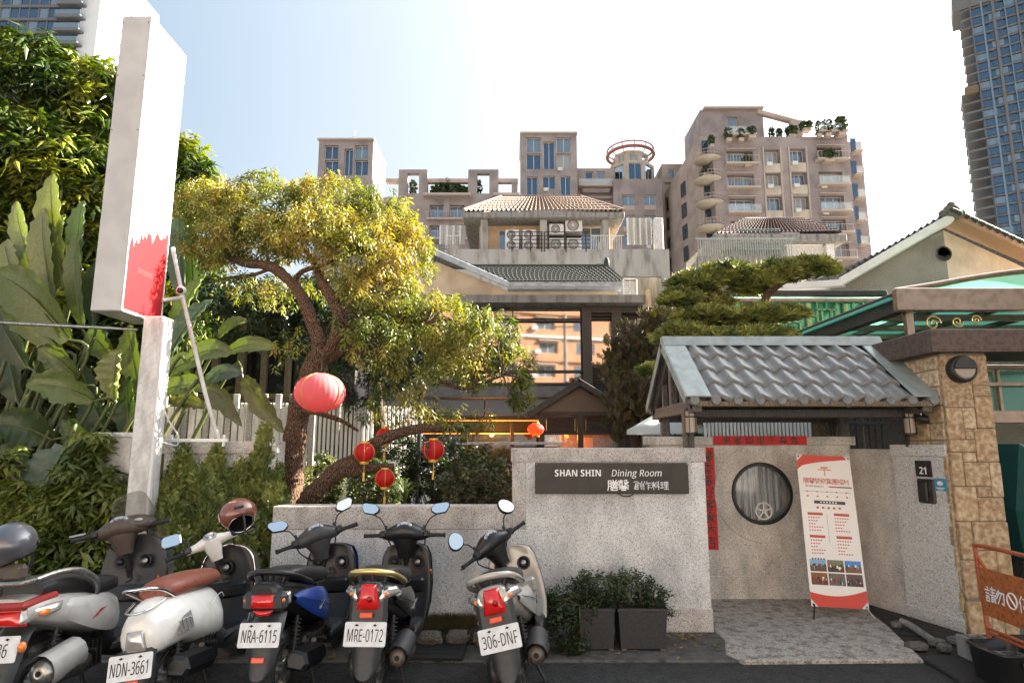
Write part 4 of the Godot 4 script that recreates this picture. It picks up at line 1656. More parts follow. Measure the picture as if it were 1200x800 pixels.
	tiled(m, V(q0.x, q0.y, -44), q0, t0, t0, 16, 8, .07)
	put(m, "roof_tiles", M.tile_red, w)
	m = MB.new()
	m.bev(V((q0.x + q1.x) / 2, q0.y - .3, -41), V(q1.x - q0.x + .5, .5, 6.4), .05)
	put(m, "eave_slab", M.concrete, w)
	m = MB.new()
	m.span(V(17.451, 12.903, -38.6), V(20.160, q0.y - .5, -43))
	put(m, "white_wall", M.white_old, w)
	m = MB.new()
	m.bev(V(18.506, 14.305, -38.5), V(2.4, .16, .2), .03)
	put(m, "ledge", M.white, w)
	m = MB.new()
	m.span(V(19.840, 12.956, -38.3), V(20.325, q0.y - .5, -38.8))
	put(m, "corner_pillar", M.white, w)
	m = MB.new()
	m.span(V(13.865, 12.141, -39.5), V(18.024, q0.y - .5, -43))
	put(m, "grey_wall", M.concrete, w)
	var g0: float = 14.449
	var gy: float = 13.959
	for k in 14:
		m = MB.new()
		m.bev(V(g0 + 1.25, gy + .1 * k, -38.3), V(2.6, .06, .06), .01)
		put(m, "screen_slat", M.flashing, w)
	var b0: Vector3 = V(10.993, 12.776, -36.000)
	m = MB.new()
	m.span(V(b0.x, b0.y - 2.2, -36), V(b0.x + 6.0, b0.y, -36.3))
	m.span(V(b0.x - .2, b0.y - 3.4, -36.1), V(b0.x + .02, b0.y - .4, -39))
	put(m, "balcony_wall", M.concrete, w)
	for k in 40:
		m = MB.new()
		m.box(V(b0.x + .1 + .142 * k, b0.y + .55, -36.15), V(.04, 1.1, .04))
		put(m, "baluster", M.flashing, w)
	m = MB.new()
	m.bev(V(b0.x + 2.95, b0.y + 1.12, -36.15), V(6.0, .07, .08), .01)
	put(m, "hand_rail", M.flashing, w)


func make_gable_house() -> void:
	var w := thing("gable_house", "cream house with a raised tiled gable and white barge board behind the green canopy", "house")
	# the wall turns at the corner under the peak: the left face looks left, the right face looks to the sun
	var A := V(3.5, 0, -17.5)
	var C := V(10.7, 0, -15)
	var R: Vector3 = V(16.705, 6.475, -18.200)
	var B := V(R.x - .1, 0, R.z - .1)
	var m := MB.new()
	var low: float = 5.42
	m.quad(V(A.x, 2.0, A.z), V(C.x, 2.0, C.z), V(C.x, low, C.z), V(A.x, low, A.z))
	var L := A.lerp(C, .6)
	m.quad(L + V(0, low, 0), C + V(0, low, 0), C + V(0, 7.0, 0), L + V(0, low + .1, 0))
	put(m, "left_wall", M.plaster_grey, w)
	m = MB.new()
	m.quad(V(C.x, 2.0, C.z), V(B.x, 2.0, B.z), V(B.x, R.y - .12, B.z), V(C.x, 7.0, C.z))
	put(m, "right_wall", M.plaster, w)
	# roof edge: white barge up to the peak, brown soffit down the right
	var peak := V(10.75, 7.22, -14.75)
	var foot := V(8.354, 5.819, -15.6)
	m = MB.new()
	var sl := (peak - foot)
	var bs := Basis(sl.normalized(), sl.normalized().cross(Vector3.FORWARD).cross(sl.normalized()).normalized(), Vector3.ZERO)
	var xx := sl.normalized()
	var zz := xx.cross(Vector3.UP).normalized()
	var yy := zz.cross(xx)
	m.bev((peak + foot) / 2, V(sl.length(), .2, .3), .02, Basis(xx, yy, zz))
	var far := V(6.611, 6.016, -17)
	var s2 := foot - far
	xx = s2.normalized()
	zz = xx.cross(Vector3.UP).normalized()
	m.bev((far + foot) / 2 + V(0, -.03, 0), V(s2.length() + .2, .17, .3), .02, Basis(xx, zz.cross(xx), zz))
	put(m, "barge_board", M.white, w)
	var right := R + V(.1, 0, .35)
	m = MB.new()
	var s3 := right - peak
	xx = s3.normalized()
	zz = xx.cross(Vector3.UP).normalized()
	m.bev((peak + right) / 2 + V(.03, -.02, -.1), V(s3.length(), .16, .5), .02, Basis(xx, zz.cross(xx), zz))
	put(m, "soffit", mat("brown_soffit", lin(.3, .17, .09), .7), w)
	m = MB.new()
	tiled(m, foot + V(0, .12, .1), peak + V(0, .12, .1), peak + V(2.2, .6, -7), foot + V(1.0, 1.2, -7), 18, 16, .05)
	put(m, "left_roof_tiles", M.tile_dark, w)
	m = MB.new()
	tiled(m, peak + V(0, .1, .15), right + V(0, .1, .15), right + V(0, 1.0, -7), peak + V(2.2, .6, -7), 22, 16, .05)
	put(m, "right_roof_tiles", M.tile_dark, w)
	m = MB.new()
	for k in 20:
		var p := peak.lerp(right, k / 20.0)
		m.bev(p + V(0, .1, .1), V(.3, .1, .3), .03, Basis(Vector3.BACK, -.42))
	put(m, "verge_tiles", M.tile_dark, w).set_meta("kind", "stuff")
	m = MB.new()
	m.ell(peak + V(0, .14, .05), V(.22, .2, .16), 14)
	m.ell(peak + V(0, .3, .05), V(.1, .1, .1), 12)
	for s in [-1, 1]:
		m.ell(peak + V(.2 * s, .1, .05), V(.12, .1, .12), 12)
	put(m, "ridge_finial", M.rock, w)
	m = MB.new()
	m.lathe([Vector2(.0, .0), Vector2(.15, .0), Vector2(.17, .03), Vector2(.19, .0)], 24, V(10.639, 6.389, -14.97), Basis(Vector3.RIGHT, PI / 2))
	put(m, "round_vent", M.timber, w)


func make_canopy() -> void:
	var w := thing("green_canopy", "bronze steel canopy roofed with green translucent sheets beside the gate", "canopy")
	var x0 := 5.25
	var m := MB.new()
	m.bev(V(8.7, 3.64, -8.2), V(7.2, .31, .12), .012)
	put(m, "front_beam", M.bronze, w)
	m = MB.new()
	m.bev(V(x0, 3.64, -10.6), V(.12, .3, 4.7), .012)
	put(m, "side_beam", M.dark_steel, w)
	for q in [[5.33, -8.32], [5.62, -11.2], [9.4, -8.4]]:
		m = MB.new()
		m.bev(V(q[0], 1.75, q[1]), V(.1, 3.5, .1), .012)
		put(m, "post", M.bronze, w)
	for k in 5:
		var z := -8.8 - .9 * k
		m = MB.new()
		m.bev(V(8.7, 3.52 + .02 * k, z), V(6.9, .09, .06), .008)
		put(m, "purlin", M.bronze, w)
	for k in 8:
		m = MB.new()
		m.bev(V(5.9 + .85 * k, 3.6, -10.6), V(.06, .08, 4.6), .008)
		put(m, "rafter", M.dark_steel, w)
		m = MB.new()
		m.box(V(5.72 + .85 * k - .22, 3.69, -10.6), V(.83, .012, 4.6))
		put(m, "roof_sheet", M.poly, w)
	# scrolled bracket
	m = MB.new()
	for s in [[V(5.62, 3.34, -8.27), .11, 1.0], [V(5.5, 3.08, -8.27), .1, -1.0], [V(5.95, 3.36, -8.27), .08, -1.0], [V(6.2, 3.38, -8.27), .07, 1.0]]:
		var pts := []
		for k in 26:
			var a: float = k * .38 * s[2]
			pts.append(s[0] + V(cos(a), sin(a), 0) * s[1] * (1.0 - k / 30.0))
		m.tube(pts, .012, 6)
	put(m, "scroll_bracket", M.gold, w)
	# the arched sheet canopy behind
	w = thing("arched_canopy", "arched green sheet canopy behind the bronze front beam", "canopy")
	var ce: Array = [V(6.870, 4.456, -11.000), V(7.569, 4.566, -11.000), V(8.272, 4.692, -11.000), V(9.208, 4.819, -11.000), V(10.759, 4.930, -11.000)]
	m = MB.new()
	m.tube(curve(ce, 6), .06, 8)
	put(m, "arched_edge", M.bronze, w)
	m = MB.new()
	var rows := []
	var c1 := curve(ce, 6)
	for e in 3:
		var row := PackedVector3Array()
		for p in c1:
			row.append(p + V(0, -.03 - .14 * e, -.9 * e))
		rows.append(row)
	m.grid(rows, false)
	put(m, "arched_sheet", M.poly_dark, w)
	# glass strip roof and lattice windows to the left
	w = thing("lattice_house", "glazed veranda with pale gold lattice windows under a strip of pale glass roof", "veranda")
	var ly0 := 3.2
	var p0: Vector3 = V(3.964, 4.704, -12.000)
	var p1: Vector3 = V(7.734, 4.773, -12.000)
	for k in 7:
		var xa := lerpf(p0.x, p1.x + .4, k / 7.0)
		var xb := lerpf(p0.x, p1.x + .4, (k + 1) / 7.0)
		m = MB.new()
		m.quad(V(xa + .03, 4.46, -11.7), V(xb - .03, 4.46, -11.7), V(xb - .03, 4.88, -13.2), V(xa + .03, 4.88, -13.2))
		put(m, "roof_pane", M.poly_pale, w)
		m = MB.new()
		m.bev(V(xb, 4.63, -12.45), V(.05, .06, 1.6), .006, Basis(Vector3.RIGHT, .28))
		put(m, "glazing_bar", M.dark_steel, w)
	m = MB.new()
	m.bev(V((p0.x + p1.x) / 2, 4.45, -11.7), V(p1.x - p0.x + .6, .07, .07), .008)
	put(m, "eave_rail", M.bronze, w)
	m = MB.new()
	m.bev(V((p0.x + p1.x) / 2, 4.95, -13.2), V(p1.x - p0.x + .6, .12, .1), .008)
	put(m, "head_rail", M.dark_steel, w)
	for k in 6:
		var x := 3.9 + .78 * k
		m = MB.new()
		m.bev(V(x, 2.5, -13.0), V(.09, 4.6, .09), .008)
		put(m, "post", M.lattice, w)
		for r in [[4.05, 4.72, M.pane_green], [3.0, 3.92, M.pane_dark]]:
			m = MB.new()
			m.box(V(x + .39, (r[0] + r[1]) / 2, -13.06), V(.68, r[1] - r[0], .015))
			put(m, "pane", M.pane_green, w)
			m = MB.new()
			var hh: float = r[1] - r[0]
			var yb: float = r[0]
			for bar in [[.0, .0, 1.0, .0], [.0, 1.0, 1.0, 1.0], [.2, .0, .2, 1.0], [.8, .0, .8, 1.0], [.2, .35, .8, .35], [.35, .35, .35, .75], [.65, .35, .65, .75], [.2, .75, .8, .75], [.5, .75, .5, 1.0], [.0, .55, .2, .55], [.8, .55, 1.0, .55]]:
				var a := V(x + .05 + .68 * bar[0], yb + hh * bar[1], -13.0)
				var b := V(x + .05 + .68 * bar[2], yb + hh * bar[3], -13.0)
				m.box((a + b) / 2, (b - a).abs() + V(.025, .025, .02))
			put(m, "lattice", M.lattice, w)
	m = MB.new()
	m.bev(V(5.9, 3.98, -12.97), V(4.8, .1, .08), .008)
	put(m, "mid_rail", M.lattice, w)
	m = MB.new()
	m.span(V(3.2, 0, -13.3), V(9.0, 4.85, -13.5))
	put(m, "inner_wall", M.concrete, w)
	# the garage behind the column
	w = thing("garage_screen", "bronze garage screen of horizontal rails with green panels right of the column", "screen")
	for k in 3:
		m = MB.new()
		m.bev(V(6.4, [2.62, 2.42, 2.05][k], -7.2), V(3.0, [.05, .05, .14][k], .06), .008)
		put(m, "rail", M.bronze, w)
	for k in 4:
		m = MB.new()
		m.box(V(5.3 + .55 * k, 2.32, -7.26), V(.5, .5, .02))
		put(m, "panel", M.pane_green, w)
		m = MB.new()
		m.bev(V(5.58 + .55 * k, 2.35, -7.22), V(.04, .6, .04), .006)
		put(m, "upright", M.bronze, w)


func make_left_house() -> void:
	var w := thing("left_house", "old timber framed house with tall windows half hidden by the big leaves", "house")
	var z := -13.0
	var m := MB.new()
	m.span(V(-8.5, 0, z - .6), V(-3.4, 4.9, z - .8))
	put(m, "inner_wall", M.timber, w)
	for q in [[283, 9], [310, 7], [338, 6], [253, 8], [222, 8]]:
		var x: float = -(600 - q[0]) / 740.0 * 13.1
		m = MB.new()
		m.bev(V(x, 3.3, z), V(q[1] / 58.0, 3.0, .14), .01)
		put(m, "post", M.timber_raw, w)
	for y in [4.35, 2.72]:
		m = MB.new()
		m.bev(V(-6.0, y, z + .02), V(5.0, .12, .12), .01)
		put(m, "beam", M.timber_raw, w)
	for k in 7:
		m = MB.new()
		m.bev(V(-6.0, 2.58 - .13 * k, z + .05 + jit(.01)), V(5.0, .12, .2), .015)
		put(m, "stone_course", M.rock, w)
	for k in 5:
		m = MB.new()
		m.box(V(-7.4 + .8 * k, 3.5, z - .1), V(.7, 1.5, .015))
		put(m, "pane", M.pane_dark, w)
		if k % 2 == 0:
			m = MB.new()
			m.box(V(-7.55 + .8 * k, 3.45, z - .3), V(.26, 1.4, .03))
			put(m, "curtain", M.plaster, w)
	m = MB.new()
	m.span(V(-9, 4.5, z + .5), V(-3.5, 4.62, z - 1))
	put(m, "eave", M.timber, w)


func make_street_behind() -> void:
	# flats the windows mirror, an added block for shade, an added wall for fill
	var w := thing("mirrored_flats", "orange brown flats across the street, seen mirrored in the restaurant's upper windows", "building")
	w.position = V(-6, 0, 46)
	w.rotation.y = PI - .3
	var holes := []
	var body := MB.new()
	for f in 8:
		for k in 9:
			holes.append([2.0 + 5.2 * k + .4 * (f % 2), 1.2 + 3.1 * f, 4.6 + 5.2 * k + .4 * (f % 2), 2.7 + 3.1 * f])
	wall_holes(body, 50, 27, holes, Transform3D(Basis(), V(-25, 0, 0)), .4)
	body.quad(V(-25, 27, 0), V(25, 27, 0), V(25, 27, -12), V(-25, 27, -12))
	body.quad(V(25, 0, 0), V(25, 0, -12), V(25, 27, -12), V(25, 27, 0))
	body.quad(V(-25, 0, -12), V(-25, 0, 0), V(-25, 27, 0), V(-25, 27, -12))
	put(body, "wall", M.orange_wall, w)
	for q in holes:
		if q[1] > 6 and q[1] < 24 and q[0] > 8 and q[0] < 42:
			window_part(w, q[2] - q[0], q[3] - q[1], Transform3D(Basis(), V(q[0] - 25, q[1], -.35)), M.frame_white, M.pane_grey, 2, 1, .08)
			var a := MB.new()
			a.bev(V(q[2] - 24.6, q[1] + .1, .3), V(.75, .5, .6), .03)
			put(a, "window_unit", M.white_old, w)
			a = MB.new()
			a.bev(V((q[0] + q[2]) / 2 - 25, q[3] + .16, .35), V(3.0, .07, .7), .02, Basis(Vector3.RIGHT, .25))
			put(a, "window_awning", M.plaster, w)
	for f in 7:
		var a := MB.new()
		a.bev(V(0, 3.3 + 3.1 * f, .2), V(50, .28, .5), .04)
		put(a, "floor_band", M.white_old if f == 4 else M.orange_wall, w)
	w = thing("street_pole", "tall concrete utility pole across the lane, mirrored in the windows", "pole", V(4.2, 0, 17))
	var m := MB.new()
	m.tube([Vector3.ZERO, V(0, 12, 0)], [.2, .13], 12)
	put(m, "shaft", M.concrete, w)
	m = MB.new()
	m.bev(V(0, 11, 0), V(2.2, .12, .12), .01)
	put(m, "cross_arm", M.steel, w)
	w = thing("bounce_wall", "long unseen white wall added behind the viewer to bounce fill light", "wall")
	m = MB.new()
	m.span(V(-22, 0, 13), V(10, 5.0, 13.3))
	put(m, "panel", M.white, w)  # unseen, added to throw sunlight back onto the garden wall
	m = MB.new()
	m.bev(V(-6, 5.06, 13.15), V(32.2, .12, .5), .02)
	put(m, "coping", M.concrete, w)
	w = thing("shade_block", "plain unseen block added at the right to shade the gate and lane", "building")
	m = MB.new()
	m.span(V(15, 0, -14.2), V(26, 12.2, 1.5))  # unseen, added and sized so its shadow covers gate and scooters
	put(m, "wall", M.flat_cream, w)
	m = MB.new()
	m.span(V(14.8, 12.2, -14.4), V(26.2, 12.6, 1.7))
	put(m, "cornice", M.concrete, w)
	for f in 3:
		for k in 4:
			window_part(w, 1.8, 1.5, Transform3D(Basis(Vector3.UP, -PI / 2), V(14.96, 1.5 + 3.4 * f, -13.0 + 3.8 * k)), M.frame_white, M.pane_tint, 2)



func roof_bush(at: Vector3, h: float, r: float, label: String) -> void:
	# a clipped shrub on a roof terrace far off
	var o := thing("roof_shrub", label, "shrub", at, 0, "clipped shrubs on the roof terraces")
	var where := []
	var tints := []
	var leaf := MB.new()
	leaf.quad(V(-.5, -.5, 0), V(.5, -.5, 0), V(.5, .5, .1), V(-.5, .5, .1))
	for k in 160:
		var d := V(jit(1), jit(1), jit(1)).normalized() * pow(rng.randf(), .25)
		where.append(Transform3D(Basis.from_euler(V(jit(3), jit(3), jit(3))).scaled(Vector3.ONE * r * .42), at + V(d.x * r, h / 2 + d.y * h / 2, d.z * r)))
		tints.append(Color(.05, .075, .03) * rng.randf_range(.6, 1.4))
	spread(leaf.mesh(), where, tints, "foliage", M.needle, o)
	var m := MB.new()
	m.bev(V(0, -.1, 0), V(r * 1.2, .5, r * 1.2), .05)
	put(m, "pot", M.flat_trim, o)


func ledge(parent: Node3D, x0: float, x1: float, y: float, z: float, out: float, glassy := false, called := "balcony") -> void:
	# a balcony slab with a railing
	var m := MB.new()
	m.bev(V((x0 + x1) / 2, y - .12, z + out / 2), V(x1 - x0, .3, out), .05)
	m.bev(V((x0 + x1) / 2, y + .95, z + out - .05), V(x1 - x0, .07, .07), .02)
	for k in 2:
		m.box(V(x0 + .04 if k == 0 else x1 - .04, y + .5, z + out - .05), V(.06, .9, .06))
	if not glassy:
		for k in 11:
			m.box(V(lerpf(x0, x1, (k + .5) / 11), y + .5, z + out - .05), V(.035, .9, .035))
	put(m, called, M.flat_trim, parent)
	if glassy:
		m = MB.new()
		m.box(V((x0 + x1) / 2, y + .46, z + out - .05), V(x1 - x0 - .1, .9, .02))
		put(m, "balcony_glass", M.pane_clear, parent)


func make_flats() -> void:
	make_left_flats()
	make_round_flats()
	make_right_flats()
	make_towers()


func make_left_flats() -> void:
	# the block at the far left of the row
	var w := thing("flats", "mauve brown block of flats with a corner of blue glass bays, leftmost of the row", "building")
	var z := -90.0
	var x0: float = -29.409
	var x1: float = -21.118
	var yt: float = 47.548
	front(w, x0, 0, x1, yt, z, [[-28.53, 44.64, -26.45, 46.85], [-28.41, 42.03, -26.34, 44.43], [-23.99, 44.64, -21.91, 46.85], [-23.89, 42.03, -21.82, 44.43], [-25.48, 42.03, -24.18, 46.30]], M.flat_pink, M.frame_white, M.pane_tint, 2, .6, 9.0)
	var m := MB.new()
	m.bev(V((x0 + x1) / 2, yt + .15, z - 4), V(x1 - x0 + .4, .3, 9), .05)
	put(m, "roof_edge", M.flat_trim, w)
	m = MB.new()
	m.span(V(x1, 20, z - .3), V(x1 + .02, yt, z - 8))
	put(m, "side_wall", M.flat_cream, w)
	for k in 2:
		var f := window_part(w, .9, 1.9, Transform3D(Basis(Vector3.UP, PI / 2), V(x1 + .06, yt - 3.6 - 3.4 * k, z - 3)), M.frame_dark, M.pane_tint, 1)
	m = MB.new()
	m.tube([V(x0 + 4.6, yt, z - 3), V(x0 + 4.6, yt + 3.2, z - 3)], .05, 6)
	m.box(V(x0 + 4.6, yt + 2.2, z - 3), V(.7, .06, .06))
	put(m, "aerial", M.steel, w)

	# the row with the open frames along its roof
	w = thing("terrace_flats", "mauve brown flats whose roof terrace has open square frames against the sky", "building")
	z = -92.0
	var open: Array = [[-16.16, 39.46, -14.32, 43.21], [-6.70, 39.88, -4.86, 43.21]]
	front(w, -20.857, 0, 1.043, 39.324, z, [[-12.65, 36.03, -10.30, 38.09], [-9.52, 36.03, -7.30, 38.09], [-12.58, 32.91, -10.25, 34.81], [-9.47, 32.91, -7.14, 34.94], [-5.35, 36.72, -3.52, 38.36], [-12.53, 30.76, -10.21, 32.10], [-1.96, 36.72, .00, 38.09]], M.flat_pink, M.frame_white, M.pane_grey, 2, .9, 12)
	for s in [[-17.479, -13.011, open[0]], [-6.768, -2.103, open[1]]]:
		m = MB.new()
		var yb: float = 39.324
		var y2: float = 43.839
		wall_holes(m, s[1] - s[0], y2 - yb, [[(s[1] - s[0]) * .3, .6, (s[1] - s[0]) * .7, y2 - yb - .6]], Transform3D(Basis(), V(s[0], yb, z + .02)), 1.0)
		wall_holes(m, s[1] - s[0], y2 - yb, [[(s[1] - s[0]) * .3, .6, (s[1] - s[0]) * .7, y2 - yb - .6]], Transform3D(Basis(Vector3.UP, PI), V(s[1], yb, z - 1.0)), .01)
		m.quad(V(s[0], y2, z), V(s[1], y2, z), V(s[1], y2, z - 1), V(s[0], y2, z - 1))
		m.quad(V(s[1], yb, z), V(s[1], yb, z - 1), V(s[1], y2, z - 1), V(s[1], y2, z))
		m.quad(V(s[0], yb, z - 1), V(s[0], yb, z), V(s[0], y2, z), V(s[0], y2, z - 1))
		put(m, "roof_frame", M.flat_pink, w)
	for s in [[-19.468, -17.495], [-13.023, -6.709], [-2.105, .921]]:
		m = MB.new()
		m.box(V((s[0] + s[1]) / 2, 42.095, z - .5), V(s[1] - s[0], .6, .9))
		put(m, "roof_beam", M.flat_tan, w)
	m = MB.new()
	m.box(V(.394, 40.706, z - .5), V(.9, 2.4, .8))
	put(m, "roof_post", M.flat_pink, w)
	for s in [[-13.486, -6.285], [-2.881, 1.178]]:
		m = MB.new()
		m.bev(V((s[0] + s[1]) / 2, 39.324, z + .6), V(s[1] - s[0], .4, 1.6), .06)
		put(m, "cornice", M.flat_trim, w)
	m = MB.new()
	m.box(V(-10.010, 35.080, z + .1), V(.9, 8.0, .5))
	put(m, "pilaster", M.flat_pink, w)
	for v in [35.760, 32.643]:
		ledge(w, -13.015, -6.768, v, z, .9)
	for q in [[V(-15.4, 40, -93), "dark clipped shrub standing inside the left roof frame of the terrace flats"], [V(-6.22, 40, -93), "left one of two clipped shrubs inside the right roof frame of the terrace flats"], [V(-5.3, 40, -93), "right one of two clipped shrubs inside the right roof frame of the terrace flats"]]:
		roof_bush(q[0], 2.6, .7, q[1])
	for q in [[V(-11.6, 39.7, -93), 2.2, "leftmost"], [V(-10.2, 39.7, -93), 3.0, "tallest"], [V(-8.87, 39.7, -93), 2.4, "third from left"], [V(-7.68, 39.7, -93), 1.8, "lowest and rightmost"]]:
		roof_bush(q[0], q[1], 1.1, q[2] + " of the loose shrubs between the two open roof frames")

	# the tall middle block
	w = thing("middle_flats", "tall mauve brown block of flats with blue glazed corner bays, middle of the row", "building")
	z = -95.0
	x0 = 1.430
	x1 = 10.418
	yt = 51.270
	front(w, x0, 0, x1, yt, z, [[2.33, 48.19, 4.66, 50.68], [2.32, 45.28, 4.64, 47.90], [5.06, 45.28, 6.84, 49.95], [7.20, 48.19, 9.46, 50.68], [7.17, 45.43, 9.42, 47.90], [2.31, 40.41, 4.07, 43.99], [4.89, 41.98, 6.92, 44.13], [7.73, 40.69, 9.36, 44.13]], M.flat_pink, M.frame_white, M.pane_tint, 2, .5, 10)
	m = MB.new()
	m.bev(V((x0 + x1) / 2, yt + .12, z - 4.7), V(x1 - x0 + .3, .3, 10.2), .05)
	put(m, "roof_edge", M.flat_trim, w)


func make_round_flats() -> void:
	var w := thing("round_crowned_flats", "mauve brown flats crowned by an eight sided lantern room and a ring", "building")
	var z := -97.0
	# left wing with balcony, centre, right wing
	front(w, 10.632, 0, 16.984, 46.793, z - 1, [[12.07, 44.88, 13.33, 46.21], [14.03, 44.88, 15.29, 46.21]], M.flat_pink, M.frame_white, M.pane_tint, 1, .4, 10)
	ledge(w, 10.808, 16.627, 43.409, z - 1.0, 1.5, true)
	var m := MB.new()
	m.bev(V(13.698, 42.678, z - .6), V(5.0, .8, 1.4), .3)
	m.bev(V(13.670, 41.440, z - .6), V(6.0, .4, 1.0), .1)
	put(m, "bowed_sill", M.flat_pink, w)
	front(w, 16.286, 0, 24.157, 44.067, z + 1, [[17.68, 39.67, 19.66, 41.39], [21.16, 39.67, 23.07, 41.39], [17.72, 36.10, 19.55, 37.95], [21.11, 36.10, 22.94, 37.95], [17.69, 32.86, 19.31, 34.55], [21.07, 32.86, 22.82, 34.55]], M.flat_pink, M.frame_white, M.pane_grey, 2, .5, 9)
	for v in [39.165, 35.609]:
		for x in [18.666, 22.072]:
			m = MB.new()
			m.box(V(x, v, z + 1.06), V(1.9, .75, .12))
			put(m, "sill_panel", M.flat_trim, w)
	# the lantern room
	var c := V(20.176, 0, z - 4.0)
	var y0: float = 44.288
	var y1: float = 47.978
	var y2: float = 50.064
	for q in [[3.9, y0, y1, "lantern_room", 2.3], [3.0, y1, y2, "upper_lantern", 1.3]]:
		m = MB.new()
		for k in 8:
			var a := TAU * (k + .5) / 8
			var r: float = q[0]
			var p := c + V(cos(a) * r, q[1], sin(a) * r)
			var b2 := TAU * (k + 1.5) / 8
			var p2 := c + V(cos(b2) * r, q[1], sin(b2) * r)
			var xa := (p2 - p).normalized()
			# the wall of this side, seen from outside
			var wd := p.distance_to(p2)
			var h: float = q[2] - q[1]
			var zz := V(cos((a + b2) / 2), 0, sin((a + b2) / 2))
			wall_holes(m, wd, h, [[.45, .35, wd - .45, h - .5]], Transform3D(Basis(-xa, Vector3.UP, zz), p2), .25)
			m.tri(p + V(0, h, 0), p2 + V(0, h, 0), c + V(0, q[2], 0))
		put(m, q[3], M.flat_cream, w)
		for k in 8:
			var a := TAU * (k + .5) / 8
			var b2 := TAU * (k + 1.5) / 8
			var zz := V(cos((a + b2) / 2), 0, sin((a + b2) / 2))
			var r: float = q[0]
			var p2 := c + V(cos(b2) * r, q[1], sin(b2) * r)
			var p := c + V(cos(a) * r, q[1], sin(a) * r)
			var xa := (p2 - p).normalized()
			if zz.z > -.2:
				window_part(w, p.distance_to(p2) - .9, q[2] - q[1] - .85, Transform3D(Basis(-xa, Vector3.UP, zz), p2 - xa * .45 + V(0, .35, 0) - zz * .22), M.frame_white, M.pane_tint if q[0] > 3.5 else M.pane_clear, 2)
	m = MB.new()
	var ring := []
	for k in 49:
		ring.append(c + V(cos(TAU * k / 48) * 3.9, y2 + .3, sin(TAU * k / 48) * 3.9))
	m.tube(ring, .28, 8, false)
	for k in 49:
		ring[k] = ring[k] + V(0, .9, 0)
	m.tube(ring, .13, 6, false)
	put(m, "ring", mat("rust_red_ring", lin(.3, .1, .08), .6), w)
	for k in 12:
		m = MB.new()
		var a := TAU * k / 12
		m.box(c + V(cos(a) * 3.9, y2 + .7, sin(a) * 3.9), V(.15, .9, .15))
		m.tube([c + V(cos(a) * 2.9, y2 - .4, sin(a) * 2.9), c + V(cos(a) * 3.9, y2 + .3, sin(a) * 3.9)], .08, 5)
		put(m, "ring_bracket", M.flat_trim, w)
	# right wing
	front(w, 24.969, 0, 29.739, 48.024, z - 2, [[25.95, 45.77, 27.09, 47.12], [28.08, 45.77, 29.22, 47.12], [26.36, 41.59, 27.62, 43.23], [28.47, 41.59, 29.60, 43.23], [26.39, 39.08, 27.51, 40.41], [26.27, 36.30, 27.53, 37.76], [26.31, 33.84, 27.42, 35.14], [26.20, 31.10, 27.31, 32.54], [26.23, 28.53, 27.33, 29.96]], M.flat_tan, M.frame_white, M.pane_tint, 1, .3, 9)
	m = MB.new()
	m.bev(V(27.731, 44.717, z - 1.8), V(4.9, .35, .7), .08)
	put(m, "string_course", M.flat_trim, w)


